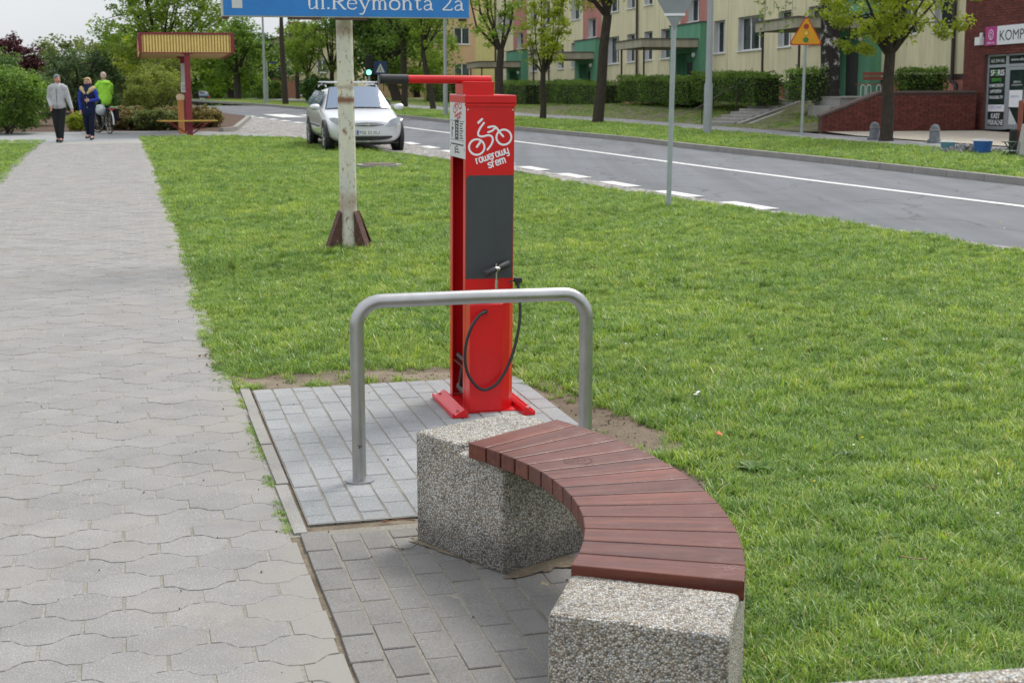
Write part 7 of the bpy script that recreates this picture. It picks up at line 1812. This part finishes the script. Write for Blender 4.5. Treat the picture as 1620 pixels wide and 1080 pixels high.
MB().tube([(0, -.37*math.cos(a), .33+.37*math.sin(a)) for a in [R(x) for x in range(-10, 120, 10)]], .022, 6).build('mudguard', nmat('pale_mudguard', (.65, .67, .68), .4, .05, 5), bike)
b = MB(); b.b2((-.08, -.22, .70), (.08, .24, .715)); b.tube([(.05, 0, .33), (.06, -.15, .70)], .008, 5); b.tube([(-.05, 0, .33), (-.06, -.15, .70)], .008, 5); b.build('carrier', M['plastic'], bike)
MB().b2((.09, -.24, .36), (.22, .16, .70)).build('pannier', fab('black_pannier', (.02, .02, .024)), bike, bevel=.03)
MB().b2((-.06, -.28, .655), (.05, -.24, .71)).build('rear_light', nmat('red_reflector', (.5, .03, .02), .3), bike)
b = MB(); b.tube([(0, .42, .30), (.06, .42, .30), (.06, .50, .16), (.11, .50, .15)], .012, 6); b.tube([(0, .42, .30), (-.06, .42, .30), (-.06, .34, .44), (-.11, .34, .45)], .012, 6); b.tube([(.03, .42+.09*math.cos(a), .30+.09*math.sin(a)) for a in [2*math.pi*k/16 for k in range(17)]], .006, 5, cap=False); b.build('crankset', M['chrome'], bike)
q = bike.matrix_basis @ Vector((-.20, .10, 0))
bag = capsules('shopping_bag', [('e', (0, 0, .66), (.15, .19, .14)), ('c', [(-.03, -.1, .74), (.02, .1, .76)], [.07, .07])], nmat('silver_bag', (.42, .48, .50), .5, .2, 9), None, .015, smooth_it=4)
bag.location = (q.x, q.y, 0); tag(bag, 'silvery grey bag hanging at the left of the bicycle carrier', 'bag')
A = [((-.19, -.42, 1.34), (-.27, -.62, 1.13), (-.27, -.84, 1.10), ((0, -1, -.1), (.3, 0, 1))), ((.19, -.42, 1.34), (.27, -.62, 1.13), (.27, -.84, 1.10), ((0, -1, -.1), (-.3, 0, 1)))]
A = [tuple((v[0], v[1]+.12, v[2]) if len(v) == 3 else v for v in a) for a in A]
Lg = [((-.10, -.25, .93), (-.12, -.62, .72), (-.11, -.38, .50), (-.11, -.50, .46)), ((.10, -.25, .93), (.12, -.58, .58), (.11, -.46, .22), (.11, -.60, .18))]
t, hc, Mh, L = person('person', 'person in a bright lime green jacket riding the bicycle away from the camera', (p.x, p.y, 0), BR+math.pi, 1.68, .9, 1.34, A, Lg, M['skin_red'], 0, lean=(0, -.33, 0), headz=1.60)
cloth(t, 'jacket', [('c', [(-.12, -.31, 1.40), (.12, -.31, 1.40)], [.085, .085]), ('c', [(0, -.31, 1.36), (0, -.27, 1.12), (0, -.24, .93)], [.15, .16, .17]), ('e', (0, -.28, 1.22), (.20, .14, .22)), ('e', (0, -.25, 1.0), (.20, .15, .17)), ('e', (0, -.22, 1.40), (.12, .08, .07)),
  ('c', [A[0][0], A[0][1], A[0][2]], [.075, .065, .045]), ('c', [A[1][0], A[1][1], A[1][2]], [.075, .065, .045])], fab('lime_jacket', (.30, .62, .06), .1))
cloth(t, 'trousers', [('e', (0, -.26, .95), (.165, .15, .11)), ('c', [Lg[0][0], Lg[0][1], Lg[0][2]], [.10, .075, .055]), ('c', [Lg[1][0], Lg[1][1], Lg[1][2]], [.10, .075, .055])], fab('black_cycling_trousers', (.015, .015, .018)))
for q in Lg: cloth(t, 'shoe', [('c', [(q[2][0], q[2][1]+.02, q[2][2]-.03), q[3]], [.044, .036])], M['plastic'], .01)
cloth(t, 'hair', [('e', hc+Vector((0, .012, .03)), (.082, .094, .09)), ('e', hc+Vector((0, .035, -.01)), (.074, .074, .07))], nmat('grey_pink_hair', (.48, .36, .31), .7, .15, 25), .008)
cloth(t, 'collar', [('c', [(-.05, -.29, 1.455), (.05, -.29, 1.455)], [.05, .05])], fab('grey_collar', (.3, .31, .32)), .01)
# distant person in red
p = Vector((-33.8, 188, gz(188)))
A = [((-.18, 0, 1.36), (-.22, .03, 1.10), (-.2, -.05, .86), ((0, 0, -1), (.5, -.8, 0))), ((.18, 0, 1.36), (.22, .03, 1.10), (.2, -.05, .86), ((0, 0, -1), (-.5, -.8, 0)))]
Lg = [((-.09, 0, .84), (-.09, 0, .46), (-.09, .06, .08), (-.09, -.08, .035)), ((.09, 0, .84), (.09, -.05, .46), (.09, -.06, .08), (.09, -.2, .035))]
t, hc, Mh, L = person('person', 'tiny distant person in a red jacket beside the road', (p.x, p.y, p.z), 0, 1.66, .84, 1.36, A, Lg, M['skin'], 0)
cloth(t, 'jacket', [('c', [(-.12, .0, 1.38), (.12, 0, 1.38)], [.085, .085]), ('c', [(0, .01, 1.36), (0, 0, .85)], [.16, .18]), ('e', (0, 0, 1.1), (.21, .15, .3)), ('c', [A[0][0], A[0][1], A[0][2]], [.075, .065, .045]), ('c', [A[1][0], A[1][1], A[1][2]], [.075, .065, .045])], fab('red_jacket', (.40, .03, .04)), .014)
cloth(t, 'trousers', [('e', (0, 0, .84), (.16, .13, .12)), ('c', [Lg[0][0], Lg[0][1], Lg[0][2]], [.1, .08, .06]), ('c', [Lg[1][0], Lg[1][1], Lg[1][2]], [.1, .08, .06])], fab('grey_trousers', (.12, .12, .14)), .014)
cloth(t, 'hair', [('e', hc+Vector((0, .02, .03)), (.08, .09, .09))], M['bark'], .01)
t = thing('advert_stand', 'tiny blue and white stand at the roadside beyond the shelter', 'sign', (-28.3, 148, gz(148)))
MB().b2((-.28, -.05, .2), (.28, .05, .75)).build('white_panel', M['white_print'], t); MB().b2((-.28, -.05, .751), (.28, .05, 1.25)).build('blue_panel', M['sign_blue'], t)
for o_ in COL.objects:
    if o_.get('category') == 'person' and ('pale grey' in o_['label'] or 'navy' in o_['label']): o_.scale = (.965, .965, .965)
bpy.context.view_layer.update()
